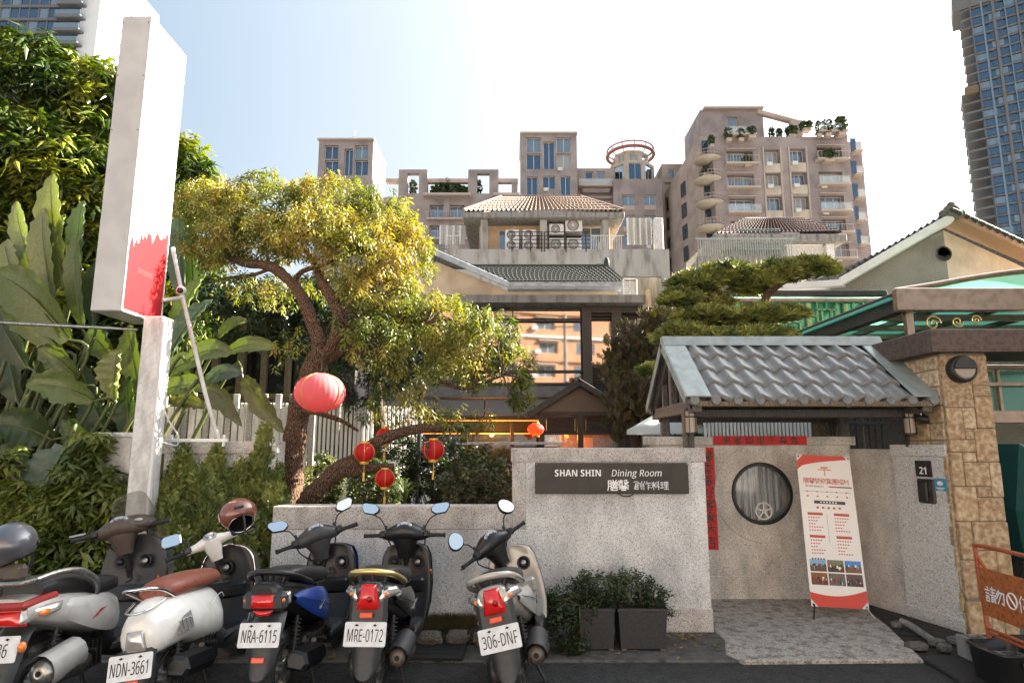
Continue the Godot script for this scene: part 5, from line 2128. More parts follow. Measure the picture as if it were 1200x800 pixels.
func make_right_flats() -> void:
	var w := thing("balcony_flats", "mauve flats with stacked balconies and clipped roof shrubs, right of the row", "building")
	var z := -84.0
	var x0: float = 28.459
	var x1: float = 47.830
	var yt: float = 45.143
	var wins: Array = [[30.45, 40.88, 34.20, 42.94], [30.37, 37.32, 34.09, 39.35], [30.41, 33.67, 33.99, 35.87], [30.47, 30.45, 32.96, 32.55], [35.78, 41.14, 37.96, 43.20], [35.74, 37.82, 37.84, 39.60], [35.69, 34.17, 37.84, 36.18], [39.42, 41.27, 41.60, 43.33], [39.41, 37.95, 41.58, 39.73], [39.39, 34.30, 41.54, 36.18], [43.30, 41.52, 46.81, 43.46], [43.26, 37.82, 46.62, 39.86], [43.20, 33.92, 46.54, 36.31], [43.17, 30.82, 46.50, 32.80], [44.42, 27.14, 46.66, 29.22]]
	front(w, x0, 0, x1, yt, z, wins, M.flat_pink, M.frame_white, M.pane_grey, 3, .9, 12)
	for k in wins.size():
		var q = wins[k]
		if k < 4 or k > 9:
			ledge(w, q[0] - .5, q[2] + .5, q[1], z, 1.1, k in [11, 12, 2])
			if k % 4 != 3:
				var h := MB.new()
				h.bev(V((q[0] + q[2]) / 2, q[3] + .22, z + .2), V(q[2] - q[0] + .4, .14, .5), .03)
				put(h, "window_hood", M.flat_trim, w)
		else:
			var h := MB.new()
			h.box(V((q[0] + q[2]) / 2, q[1] - .75, z - .02), V(q[2] - q[0], 1.3, .14))
			put(h, "sill_panel", M.flat_cream, w)
			for s in [-1, 1]:
				h = MB.new()
				h.box(V((q[0] + q[2]) / 2 + s * ((q[2] - q[0]) / 2 + .15), (q[1] + q[3]) / 2 - .5, z + .05), V(.22, q[3] - q[1] + 1.6, .16))
				put(h, "window_surround", M.flat_trim, w)
	var m := MB.new()
	for q in [[30.229, 34.357, yt - .2], [43.118, 47.369, yt + .3]]:
		ledge(w, q[0], q[1], q[2] + .1, z, 1.4, true)
	# raised right corner and the rear penthouse
	front(w, 47.215, yt + .05, x1, 46.513, z, [], M.flat_pink, M.frame_white, M.pane_grey, 1, .3, 6)
	front(w, x0, yt + .02, 30.422, yt + .6, z, [], M.flat_pink, M.frame_white, M.pane_grey, 1, .3, 4, "wall_corner")
	front(w, 28.979, 0, 38.638, 52.740, z - 6.2, [[33.21, 49.64, 34.65, 51.61]], M.flat_pink, M.frame_white, M.pane_tint, 1, .4, 9, "penthouse")
	m = MB.new()
	m.bev(V(33.985, 52.811, z - 10), V(9.2, .35, 9.2), .06)
	put(m, "roof_edge", M.flat_trim, w)
	m = MB.new()
	var a: Vector3 = V(37, 51.1, -89)
	var b: Vector3 = V(43.1, 49.3, -87)
	m.bev((a + b) / 2, V(a.distance_to(b), .7, .8), .08, Basis(Vector3.BACK, atan2(b.y - a.y, b.x - a.x)))
	m.box(V(42, 47.9, -87), V(1.7, 2.4, .8))
	put(m, "roof_beam", M.flat_tan, w)
	# curved balconies on the left corner
	for q in [V(28, 42, -85), V(27.9, 38.9, -85), V(28, 35.4, -85), V(27.9, 31.8, -85)]:
		m = MB.new()
		m.lathe([Vector2(.0, -.5), Vector2(1.5, -.35), Vector2(1.95, .0), Vector2(1.95, .12), Vector2(0, .12)], 24, q)
		put(m, "curved_balcony", M.flat_cream, w)
		m = MB.new()
		for y in [.5, 1.0]:
			var pts := []
			for k in 25:
				pts.append(q + V(cos(TAU * k / 24) * 1.9, y, sin(TAU * k / 24) * 1.9))
			m.tube(pts, .04, 5, false)
		for k in 24:
			m.box(q + V(cos(TAU * k / 24) * 1.9, .5, sin(TAU * k / 24) * 1.9), V(.04, 1.0, .04))
		put(m, "curved_railing", M.flat_trim, w)
	# left wing, its long side seen from the left
	var lx: float = 27.300
	m = MB.new()
	m.quad(V(lx - 3.2, 0, z - 22), V(lx, 0, z - 2), V(lx, 46.177, z - 2), V(lx - 3.2, 40.897, z - 22))
	m.quad(V(lx, 0, z - 2), V(x0, 0, z - 2), V(x0, 46.177, z - 2), V(lx, 46.177, z - 2))
	put(m, "side_wing", M.flat_tan, w)
	for k in 14:
		window_part(w, .8 if k % 2 else 1.6, 2.2, Transform3D(Basis(Vector3.UP, -PI / 2 + .16), V(lx - 1.17 - .88 * (k % 2), 19 + 3.4 * (k / 2), z - 8.6 - 5.5 * (k % 2))), M.frame_dark, M.pane_tint, 1)
	for k in 8:
		window_part(w, 1.1, 1.9, Transform3D(Basis(), V(lx + .3, 20.5 + 3.3 * k, z - 1.9)), M.frame_dark, M.pane_tint, 1)
	# the set back strip at the right
	front(w, x1 + .02, 0, 50.866, 45.378, z - 2, [], M.flat_pink, M.frame_white, M.pane_grey, 1, .3, 9, "set_back_strip")
	for q in [V(49.8, 43.5, -85.5), V(49.6, 40, -85.5), V(49.5, 36.5, -85.5), V(49.3, 33.1, -85.5), V(49.3, 29.6, -85.5)]:
		ledge(w, q.x - .6, q.x + .5, q.y, z - 2, 1.5, true)
		m = MB.new()
		m.box(q + V(-.1, 1.3, -.5), V(.8, 2.2, .1))
		put(m, "narrow_window", M.pane_tint, w)
	m = MB.new()
	var mast: Vector3 = V(32.3, 53.9, -92)
	m.tube([mast, mast + V(0, 2.4, 0)], .05, 6)
	m.box(mast + V(0, .9, 0), V(.6, .06, .06))
	put(m, "aerial", M.steel, w)
	for q in [[V(30.5, 44.2, -83), 1.9, .6, "first from the left, by the small penthouse window"], [V(32.2, 44.2, -83), 1.8, .6, "second from the left, under the penthouse window"], [V(33.7, 44.6, -83), 1.6, .8, "third from the left, at the penthouse corner"], [V(37.5, 45.5, -85), 1.7, .5, "slim pale one under the left end of the sloping beam"], [V(38.6, 45.5, -85), 1.5, .5, "second slim pale one under the sloping beam"], [V(40.3, 45.7, -85), 1.6, .9, "broad pale one under the sloping beam's post"], [V(42.5, 46.7, -85), 1.3, .9, "pale one just right of the sloping beam"], [V(43.3, 44.9, -83), 2.2, .5, "slim dark one at the left of the right hand trio"], [V(44.5, 44.9, -83), 2.5, .7, "middle dark one of the right hand trio"], [V(46.4, 45, -83), 2.8, .9, "largest dark one at the right roof corner"]]:
		roof_bush(q[0], q[1], q[2], "clipped roof shrub, " + q[3])
	for q in [[V(33.1, 40.7, -83.6), 1.6, .7, "potted plant on the top left balcony of the balcony flats"], [V(44.5, 41.3, -83.6), 1.5, 1.2, "potted plant on the top right balcony of the balcony flats"], [V(28.4, 43.8, -84), 1.6, .5, "small plant above the highest curved balcony"], [V(27.4, 39.3, -84), 1.0, .9, "leafy plant on the second curved balcony from the top"]]:
		roof_bush(q[0], q[1], q[2], q[3])


func make_towers() -> void:
	# the tall glass tower at the right edge
	var w := thing("glass_tower", "very tall glass tower with thin balcony slabs jutting from its edge, at the right edge", "building", V(160.5, 0, -200), -.6)
	var x0 := .0
	var z := .0
	var m := MB.new()
	m.span(V(x0, 0, z), V(x0 + 60, 158, z - 40))
	put(m, "glass_wall", mat("tower_glass", lin(.1, .15, .2), .15, .6, {"tri": false}), w)
	for k in 38:
		var y := 28.0 + 3.45 * k
		m = MB.new()
		var out := 5.0 if y < 123 else 2.5
		m.prism(PackedVector2Array([Vector2(x0 - out, 0), Vector2(x0 + 60, 0), Vector2(x0 + 60, .7), Vector2(x0 - .1, .7), Vector2(x0 - out, .4)]), z - 12, z + .7, Transform3D(Basis(), V(0, y, 0)))
		put(m, "balcony_slab", M.slate if k % 2 else M.tower_slab, w)
		for q in 9:
			m = MB.new()
			m.box(V(x0 + 2.2 + 4.6 * q, y + 2.1, z + .3), V(3.2 if (k * 5 + q * 3) % 4 else 4.0, 2.3, .2))
			put(m, "window_band", M.pane_tint if (k + q * 2) % 3 else M.pane_grey, w)
	for q in 14:
		m = MB.new()
		m.box(V(x0 + .4 + 3.1 * q, 90, z + .9), V(.3 + .25 * (q % 3), 136, .8))
		put(m, "glass_fin", M.pane_grey if q % 2 else M.tower_slab, w)
	m = MB.new()
	m.span(V(x0 - 4.5, 153, z + 1.2), V(x0 + 60, 158.4, z - 12))
	put(m, "crown", M.tower_slab, w)
	m = MB.new()
	m.span(V(x0 - 5.0, 20, z - .2), V(x0 - 4.85, 153, z - .4))
	put(m, "edge_cable", M.steel, w)
	m = MB.new()
	m.bev(V(x0 - 2, 122.5, z), V(4, 3, 4), .5)
	put(m, "cradle", M.timber_raw, w)

	# the pale tower at the upper left
	w = thing("pale_tower", "pale stone tower with a blue glass front behind the dark tree, at the upper left", "building")
	z = -140.0
	m = MB.new()
	m.span(V(-135, 0, z), V(-105.2, 128, z - 30))
	put(m, "core", M.slate, w)
	var ya := 92.0
	for r in 8:
		for c in 6:
			m = MB.new()
			m.box(V(-124.2 + 2.35 * c, ya + 3.55 * r, z + .3), V(1.9, 2.7, .3))
			put(m, "pane", M.pane_tint if (r * 3 + c) % 4 else M.pane_grey, w)
			if c < 6:
				m = MB.new()
				m.box(V(-125.4 + 2.35 * c, ya + 3.55 * r, z + .35), V(.35, 3.5, .4))
				put(m, "mullion", M.tower_slab, w)
		m = MB.new()
		m.box(V(-119, ya + 1.72 + 3.55 * r, z + .5), V(16, .6, .7))
		put(m, "floor_band", M.tower_slab, w)
		m = MB.new()
		m.bev(V(-107.3, ya + 1.4 + 3.55 * r, z + 1.0), V(6.6, .75, 3.6), .2)
		put(m, "balcony_slab", M.slate, w)
		m = MB.new()
		m.bev(V(-107.3, ya + 2.4 + 3.55 * r, z + 2.6), V(6.2, 1.2, .2), .05)
		put(m, "balcony_glass", M.pane_grey, w)
		m = MB.new()
		m.box(V(-107.3, ya + 3.55 * r, z + .2), V(5.6, 2.2, .2))
		put(m, "balcony_window", M.pane_tint, w)
	# white side wing with slit windows running back
	m = MB.new()
	var p := V(-100.8, 0, z + 1.0)
	var q2 := V(-103.6, 0, z - 22)
	m.quad(V(p.x, 0, p.z), V(q2.x, 0, q2.z), V(q2.x, 122, q2.z), V(p.x, 122, p.z))
	m.quad(V(-105.3, 0, p.z), V(p.x, 0, p.z), V(p.x, 122, p.z), V(-105.3, 122, p.z))
	m.quad(V(p.x, 122, p.z), V(q2.x, 122, q2.z), V(-105, 122, q2.z), V(-105.3, 122, p.z))
	put(m, "white_wing", M.white, w)
	var dir := (q2 - p).normalized()
	var nn := dir.cross(Vector3.UP)
	for r in 9:
		for e in 3:
			m = MB.new()
			var at := p + dir * (7.5 + 3.2 * e) + V(0, 93 + 3.55 * r + e * .8, 0)
			m.box(at, V(2.3 if e != 1 else 1.6, .55, .3), Basis(dir, Vector3.UP, nn))
			put(m, "slit_window", M.frame_dark, w)



func leaf_shape(m: MB, at: Vector3, dir: Vector3, side: Vector3, length: float, width: float, droop := .2) -> void:
	# one small leaf, folded a little along its rib and bent at its tip
	var nrm := side.cross(dir).normalized()
	var p1 := at + dir * length * .45 + nrm * length * .06
	var tip := at + dir * length + Vector3.DOWN * length * droop
	var a := p1 + side * width / 2 - nrm * width * .15
	var b := p1 - side * width / 2 - nrm * width * .15
	m.tri(at, a, p1)
	m.tri(at, p1, b)
	m.tri(a, tip, p1)
	m.tri(p1, tip, b)


func leaf_cluster(count: int, length: float, width: float, fall: float, reach: float, sd: int) -> Mesh:
	# a twig end with its leaves; fall 0 stands out, 1 hangs
	var r := RandomNumberGenerator.new()
	r.seed = sd
	var m := MB.new()
	for k in count:
		var a := TAU * k * .382 + r.randf() * .5
		var out := V(cos(a), 0, sin(a))
		var d := (out * (1.0 - fall * .6) + V(0, lerpf(.5, -1.0, fall) + r.randf_range(-.35, .35), 0)).normalized()
		var s := d.cross(out + V(.1, .5, .2)).normalized()
		leaf_shape(m, out * reach * .15 * r.randf() + V(0, reach * (k / float(count) - .4), 0), d, s, length * r.randf_range(.75, 1.2), width * r.randf_range(.8, 1.2), .1 + .25 * fall)
	return m.mesh()


func crown(parent: Node3D, called: String, blobs: Array, density: float, mesh: Mesh, size: float, palette: Array, material: Material, upright := .5, shell := .5, gap := -.2) -> void:
	# leaf clusters through the volume of blobs [centre, radii]; clumps and gaps by noise
	var where := []
	var tints := []
	for q in blobs:
		var c: Vector3 = q[0]
		var r: Vector3 = q[1]
		var many := int(density * pow(r.x * r.y * r.z, .62) * (q[2] if q.size() > 2 else 1.0))
		for k in many:
			var d := V(jit(1), jit(1), jit(1))
			while d.length_squared() > 1.0 or d.length_squared() < .01:
				d = V(jit(1), jit(1), jit(1))
			d = d.normalized() * lerpf(shell, 1.0, sqrt(rng.randf())) * (1.0 + .18 * nz.get_noise_3d(d.x * 2.5 + c.x * 5, d.y * 2.5 + c.y * 5, d.z * 2.5 + c.z * 5))
			var p := c + d * r
			var g := nz.get_noise_3d(p.x * 2.6, p.y * 2.6, p.z * 2.6)
			if g < gap + jit(.1):
				continue
			var b := Basis.from_euler(V(jit(upright), rng.randf() * TAU, jit(upright)))
			where.append(Transform3D(b.scaled(Vector3.ONE * size * rng.randf_range(.7, 1.25)), p + parent.position))
			var h := nz.get_noise_3d(p.x * 1.3 + 40, p.y * 1.3, p.z * 1.3) * 1.3 + .5 + jit(.35)
			var i := clampf(h * (palette.size() - 1), 0, palette.size() - 1.001)
			var col: Color = (palette[int(i)] as Color).lerp(palette[int(i) + 1], i - int(i))
			tints.append(col * rng.randf_range(.8, 1.2))
	spread(mesh, where, tints, called, material, parent)


func limb(parent: Node3D, called: String, pts: Array, rs: Array, material: Material, knots := .13, seg := 18, steps := 10) -> void:
	# a branch with an uneven, ridged skin
	var c := curve(pts, steps)
	var r := radii(rs, steps)
	var m := MB.new()
	var rows := []
	var up := Vector3.RIGHT
	for i in c.size():
		var d: Vector3 = (c[mini(i + 1, c.size() - 1)] - c[maxi(i - 1, 0)]).normalized()
		up = (up - d * up.dot(d)).normalized()
		var sd := d.cross(up)
		var row := PackedVector3Array()
		for k in seg:
			var a := TAU * k / seg
			var q := up * cos(a) + sd * sin(a)
			var f: Vector3 = c[i] * 3.0
			var n := nz.get_noise_3d(f.x + q.x * 2.4, f.y * 1.3 + q.y * 2.4, f.z + q.z * 2.4) + .9 * nz.get_noise_3d(f.x + q.x * 8, f.y * 1.7 + q.y * 8, f.z + q.z * 8)
			row.append(c[i] + q * r[i] * (1.0 + knots * 2.0 * n))
		rows.append(row)
	m.grid(rows)
	put(m, called, material, parent)


func twigs(parent: Node3D, from: Array, blobs: Array, many: int, r0 := .012) -> void:
	# thin branches from the limbs out into the crown
	var m := MB.new()
	for k in many:
		var q = blobs[rng.randi() % blobs.size()]
		var p: Vector3 = q[0] + V(jit(.7), jit(.6), jit(.7)) * q[1]
		var best: Vector3 = from[0]
		for f in from:
			if (f as Vector3).distance_squared_to(p) < best.distance_squared_to(p):
				best = f
		var mid := best.lerp(p, .5) + V(jit(.1), .08 + jit(.08), jit(.1))
		m.tube(curve([best, mid, p], 3), radii([r0 * 1.4, r0, r0 * .4], 3), 5, false)
	put(m, "twigs", M.twig, parent).set_meta("kind", "stuff")


func make_trees() -> void:
	make_leaning_tree()
	make_dark_trees()
	make_broad_leaves()
	make_conifers()
	make_cloud_tree()


func make_leaning_tree() -> void:
	var w := thing("leaning_tree", "old leaning tree with furrowed trunks and a yellow green drooping crown hung with lanterns", "tree", V(-2.734, .000, -8.113))
	w.position = V(-2.55, 0, -7.3)
	var inv := -w.position
	var put_limb := func(called: String, pts: Array, rs: Array) -> void:
		var l := []
		for p in pts:
			l.append(p + inv)
		var thin_rs := []
		for r in rs:
			thin_rs.append(r * (.74 if called == "trunk" else .62))
		limb(w, called, l, thin_rs, M.bark)
	put_limb.call("trunk", [V(-2.52, -.1, -7.2), V(-2.488, 1.095, -7.200), V(-2.474, 1.513, -7.200), V(-2.457, 1.941, -7.250), V(-2.415, 2.284, -7.300), V(-2.337, 2.587, -7.350), V(-2.244, 2.827, -7.400)], [.24, .19, .17, .165, .17, .18, .17])
	put_limb.call("limb", [V(-2.300, 2.725, -7.400), V(-2.296, 2.933, -7.420), V(-2.399, 3.187, -7.450), V(-2.510, 3.429, -7.500), V(-2.716, 3.700, -7.600), V(-3.033, 3.948, -7.700), V(-3.536, 4.085, -7.900), V(-3.923, 4.333, -8.100)], [.15, .14, .125, .115, .105, .1, .085, .04])
	put_limb.call("limb", [V(-2.220, 2.745, -7.400), V(-2.107, 2.929, -7.400), V(-2.085, 3.271, -7.450), V(-2.203, 3.514, -7.500), V(-2.346, 3.700, -7.600), V(-2.529, 4.010, -7.800), V(-2.814, 4.418, -8.000)], [.15, .13, .11, .105, .1, .06, .03])
	put_limb.call("limb", [V(-2.160, 3.472, -7.500), V(-2.102, 3.578, -7.500), V(-1.943, 3.761, -7.500), V(-1.698, 3.933, -7.500), V(-1.513, 4.106, -7.600)], [.05, .05, .05, .045, .02])
	put_limb.call("limb", [V(-2.727, 3.711, -7.600), V(-2.608, 3.864, -7.600), V(-2.358, 3.952, -7.600), V(-2.136, 4.093, -7.700)], [.05, .05, .04, .02])
	put_limb.call("limb", [V(-2.179, 2.745, -7.400), V(-2.001, 2.827, -7.400), V(-1.769, 2.817, -7.400), V(-1.532, 2.695, -7.400), V(-1.324, 2.554, -7.500)], [.1, .08, .07, .06, .03])
	put_limb.call("limb", [V(-2.074, 3.250, -7.450), V(-1.925, 3.114, -7.450), V(-1.773, 3.134, -7.500), V(-1.551, 3.302, -7.600), V(-1.059, 3.214, -7.700)], [.06, .055, .05, .04, .02])
	put_limb.call("limb", [V(-2.403, 2.131, -7.200), V(-2.176, 2.088, -7.100), V(-1.925, 2.012, -7.100), V(-1.722, 1.891, -7.150)], [.05, .045, .04, .02])
	put_limb.call("limb", [V(-3.032, 3.937, -7.700), V(-3.305, 3.875, -7.800), V(-3.631, 3.869, -7.900), V(-3.951, 3.839, -8.000)], [.04, .035, .03, .015])
	# the second trunk, leaning over the low wall
	put_limb.call("trunk", [V(-2.412, .670, -7.000), V(-2.234, 1.095, -7.000), V(-1.990, 1.383, -7.000), V(-1.837, 1.483, -7.000), V(-1.674, 1.583, -7.000), V(-1.494, 1.758, -7.000), V(-1.226, 1.870, -7.050), V(-.951, 1.918, -7.100), V(-.617, 1.930, -7.200), V(-.411, 1.991, -7.300)], [.17, .135, .125, .13, .1, .085, .075, .07, .05, .02])
	put_limb.call("limb", [V(-1.874, 1.465, -7.000), V(-1.711, 1.456, -6.980), V(-1.518, 1.493, -6.980), V(-1.286, 1.493, -6.980)], [.1, .09, .075, .07])
	put_limb.call("limb", [V(-.954, 2.543, -7.400), V(-.601, 2.392, -7.400), V(-.406, 2.452, -7.500), V(-.103, 2.565, -7.600)], [.035, .035, .03, .02])
	put_limb.call("limb", [V(-1.324, 2.554, -7.500), V(-1.071, 2.636, -7.500), V(-.802, 2.442, -7.400), V(-.551, 2.382, -7.400)], [.03, .03, .03, .02])
	var from: Array = [V(-2.296, 2.933, -7.420), V(-2.510, 3.429, -7.500), V(-3.033, 3.948, -7.700), V(-3.536, 4.085, -7.900), V(-2.085, 3.271, -7.450), V(-2.346, 3.700, -7.600), V(-2.814, 4.418, -8.000), V(-1.698, 3.933, -7.500), V(-2.136, 4.093, -7.700), V(-1.532, 2.695, -7.400), V(-1.324, 2.554, -7.500), V(-1.551, 3.302, -7.600), V(-1.059, 3.214, -7.700), V(-.617, 1.930, -7.200), V(-.406, 2.452, -7.500), V(-.103, 2.565, -7.600)]
	var blobs := []
	for q in [[V(-3.892, 4.848, -8.200), .6, .45], [V(-4.402, 5.193, -8.600), .45, .4], [V(-3.298, 4.973, -8.300), .75, .45], [V(-2.444, 4.934, -8.200), .7, .42], [V(-1.831, 4.666, -8.100), .6, .45], [V(-1.401, 4.185, -8.000), .42, .48], [V(-3.335, 4.384, -7.900), .7, .32], [V(-2.495, 4.374, -7.700), .7, .35], [V(-1.863, 4.062, -7.600), .6, .38], [V(-1.633, 3.570, -7.600), .55, .35], [V(-3.936, 4.360, -8.000), .45, .35]]:
		blobs.append([q[0] + inv, V(q[1], q[2], q[1] * .85)])
	var low := []
	for q in [[V(-1.600, 2.934, -7.300), .42, .36], [V(-1.833, 3.177, -7.400), .35, .25], [V(-.859, 3.255, -7.800), .55, .4], [V(-.374, 3.038, -7.800), .5, .42], [V(-.032, 2.693, -7.800), .34, .32], [V(-.621, 2.721, -7.600), .5, .35], [V(-1.255, 3.475, -7.900), .4, .35], [V(.105, 2.354, -7.800), .16, .2]]:
		low.append([q[0] + inv, V(q[1], q[2], q[1] * .85)])
	var thin := []
	for q in [[V(-1.203, 2.442, -7.400), .55, .3], [V(-1.277, 2.137, -7.300), .55, .25], [V(-.773, 2.035, -7.200), .5, .16], [V(-.387, 2.035, -7.200), .25, .14], [V(-2.770, 2.738, -7.200), .13, .16], [V(-2.554, 3.015, -7.300), .18, .1], [V(-2.558, 2.817, -7.200), .2, .08], [V(-3.073, 3.774, -8.200), .8, .25]]:
		thin.append([q[0] + inv, V(q[1], q[2], q[1] * .7)])
	var mesh := leaf_cluster(10, .072, .023, .6, .12, 5)
	var gold := [Color(.11, .135, .03), Color(.22, .225, .05), Color(.33, .3, .075), Color(.38, .27, .07)]
	var lime := [Color(.08, .105, .025), Color(.18, .2, .045), Color(.28, .27, .06), Color(.3, .24, .07)]
	crown(w, "upper_crown", blobs, 1650, mesh, 1.0, gold, M.leaf, .7, .45, -.14)
	crown(w, "lower_crown", low, 1550, mesh, 1.0, lime, M.leaf, .7, .4, -.1)
	crown(w, "thin_crown", thin, 560, mesh, .95, lime, M.leaf, .5, .2, -.1)
	var at := []
	for f in from:
		at.append(f + inv)
	twigs(w, at, blobs + low, 260, .008)


func make_dark_trees() -> void:
	# the glossy dark tree at the upper left
	var w := thing("dark_glossy_tree", "tall dense dark green tree with new leaves and sunlit leaves both coloured yellow green behind the sign", "tree", V(-6.6, 0, -10.5))
	var inv := -w.position
	limb(w, "trunk", [Vector3.ZERO, V(.2, 2, .1), V(.1, 4, 0)], [.3, .22, .15], M.bark_grey)
	var blobs := []
	for q in [[V(-8.199, 7.682, -10.000), 1.3, .95], [V(-7.275, 7.399, -10.200), 1.0, .9], [V(-8.138, 6.248, -9.600), 1.2, .9], [V(-6.785, 6.800, -10.600), .9, .9], [V(-7.285, 6.057, -10.000), 1.2, .8], [V(-5.974, 6.813, -10.800), .48, .5], [V(-6.142, 6.079, -10.800), .7, .5], [V(-6.601, 5.377, -10.400), 1.1, .7], [V(-8.162, 5.090, -10.000), 1.2, .8], [V(-8.016, 3.839, -10.200), 1.3, .8], [V(-6.343, 3.983, -10.200), 1.3, .8], [V(-7.062, 2.850, -10.200), 1.5, .7], [V(-5.678, 4.524, -10.600), .8, .7]]:
		blobs.append([q[0] + inv, V(q[1], q[2], q[1] * .8)])
	var mesh := leaf_cluster(9, .24, .068, .45, .16, 11)
	crown(w, "crown", blobs, 520, mesh, 1.0, [Color(.029, .052, .013), Color(.052, .085, .016), Color(.091, .117, .021), Color(.247, .247, .033)], M.leaf_gloss, .6, .4, -.3)  # the yellow tone stands for new growth and for sunlit leaves
	for q in [V(-.8, 4.6, .3), V(.9, 4.7, .2), V(.2, 5.2, -.2), V(-.3, 3.6, .8)]:
		limb(w, "branch", [V(.1, 2.8, .05), V(.1, 2.8, .05).lerp(q, .6) + V(0, -.1, 0), q], [.12, .08, .03], M.bark_grey, .08, 8, 4)
	# bluish dark tree behind the leaning one
	w = thing("dark_garden_tree", "shadowy blue green tree filling the gap behind the leaning trunks", "tree", V(-2.2, 0, -10.2))
	inv = -w.position
	limb(w, "trunk", [Vector3.ZERO, V(.1, 1.5, 0), V(.0, 2.8, 0)], [.14, .11, .06], M.bark_grey)
	blobs = []
	for q in [[V(-3.971, 3.715, -9.600), .7, .5], [V(-3.298, 3.513, -9.600), .6, .5], [V(-4.393, 4.127, -9.900), .7, .4], [V(-1.959, 3.757, -9.800), .7, .5], [V(-2.346, 2.784, -9.600), .6, .55], [V(-1.755, 3.089, -9.900), .6, .5], [V(-3.047, 4.081, -10.000), .8, .4], [V(-1.397, 3.412, -10.200), .5, .4]]:
		blobs.append([q[0] + inv, V(q[1], q[2], q[1] * .8)])
	mesh = leaf_cluster(9, .11, .04, .5, .12, 17)
	crown(w, "crown", blobs, 750, mesh, 1.0, [Color(.02, .035, .02), Color(.035, .055, .03), Color(.06, .075, .035)], M.leaf_gloss, .6, .4, -.25)
	# brownish conifer left of the gate roof
	w = thing("brown_conifer", "loose dull brown green conifer with bare stems left of the gate roof", "tree", V(2.15, 0, -11.3))
	inv = -w.position
	var stems := [V(2.222, 1.175, -11.200), V(2.235, 2.505, -11.200), V(2.341, 3.101, -11.100), V(2.486, 3.544, -11.000), V(1.721, 3.088, -11.000), V(2.866, 3.620, -11.000), V(1.959, 3.544, -11.000), V(1.968, 2.550, -10.800)]
	for k in range(2, 8):
		limb(w, "stem", [stems[0] + inv, (stems[1] as Vector3) + inv + V(jit(.2), jit(.2), jit(.2)), stems[k] + inv], [.06, .04, .012], M.bark_grey, .08, 7, 5)
	blobs = []
	for q in [[V(2.539, 3.810, -11.200), .45, .3], [V(2.069, 3.499, -11.200), .4, .35], [V(2.980, 3.927, -11.400), .4, .3], [V(1.840, 3.025, -11.100), .32, .35], [V(2.517, 3.190, -11.200), .45, .35], [V(2.003, 2.491, -11.000), .4, .4], [V(2.464, 2.349, -11.100), .4, .35], [V(1.842, 2.050, -11.000), .3, .3], [V(2.947, 3.138, -11.400), .4, .5]]:
		blobs.append([q[0] + inv, V(q[1], q[2], q[1] * .8)])
	crown(w, "foliage", blobs, 1300, spray_mesh(.2, 3), 1.0, [Color(.035, .032, .014), Color(.07, .052, .02), Color(.1, .065, .022), Color(.06, .065, .02)], M.needle, .7, .25, -.15)


func spray_mesh(h: float, sd: int) -> Mesh:
	# a flat feathery spray standing up
	var r := RandomNumberGenerator.new()
	r.seed = sd
	var m := MB.new()
	for k in 9:
		var y := h * (.1 + .09 * k)
		var s := 1.0 if k % 2 else -1.0
		var l := h * .45 * (1.0 - k / 11.0)
		var a := V(0, y, 0)
		var tip := a + V(s * l * .75, l * .85, r.randf_range(-.2, .2) * h)
		var wd := h * .06
		m.quad(a + V(0, -wd, 0), tip.lerp(a, .4) + V(s * wd, -wd * .4, 0), tip, tip.lerp(a, .5) + V(-s * wd * .6, wd, 0))
	m.quad(V(-h * .03, 0, 0), V(h * .03, 0, 0), V(h * .02, h * .95, 0), V(-h * .015, h, .01))
	return m.mesh()


func paddle(parent: Node3D, base: Vector3, tip: Vector3, width: float, lift: Vector3, tint: Color, torn := .0, root := Vector3.ZERO) -> void:
	# a big paddle leaf: the blade with its midrib, cross veins as ripples, and its stalk down to the root
	var axis := tip - base
	var len := axis.length()
	var n := 16
	var rows := []
	var mid := []
	for i in n + 1:
		var s := i / float(n)
		var c := base.lerp(tip, s) + lift * len * 4.0 * s * (1 - s)
		mid.append(c)
	var edge_rng := RandomNumberGenerator.new()
	edge_rng.seed = int(absf(base.x * 977 + tip.y * 131) * 10)
	for i in n + 1:
		var s := i / float(n)
		var d: Vector3 = (mid[mini(i + 1, n)] - mid[maxi(i - 1, 0)]).normalized()
		var view := V(-mid[i].x * .12, .25, 1).normalized()
		var sd := d.cross(view).normalized()
		var up := sd.cross(d).normalized()
		var wd := width * .5 * pow(sin(PI * clampf(.06 + .94 * s, 0, 1)), .62) * (1.0 if s < .97 else .5)
		var row := PackedVector3Array()
		for k in 9:
			var q := (k - 4) / 4.0
			var ww := wd * q
			if absf(q) > .7 and torn > 0:
				ww *= 1.0 - torn * edge_rng.randf() * .7
			var rip := .018 * sin(i * 2.4 + absf(q) * 2.0) * absf(q) * width * 2.5
			row.append(mid[i] + sd * ww + up * (absf(q) * absf(q) * wd * .38 + rip) - up * .02)
		rows.append(row)
	var m := MB.new()
	m.grid(rows, false)
	var leaf := put(m, "leaf", leaf_tone(tint), parent)
	m = MB.new()
	var line := []
	for i in range(0, n, 2):
		line.append(mid[i] + V(0, 0, .004))
	m.tube(line, radii([width * .035, width * .008], line.size() - 1), 5, false)
	put(m, "midrib", leaf_tone(tint.lerp(Color(.2, .22, .07), .6)), leaf)
	m = MB.new()
	var back := base - axis.normalized() * len * .25
	m.tube(curve([root, root.lerp(back, .5) + V(0, .15, 0), back, base], 4), radii([.035, .028, .02, .014], 4), 7)
	put(m, "stalk", leaf_tone(Color(.1, .12, .035)), parent)


var tones := {}


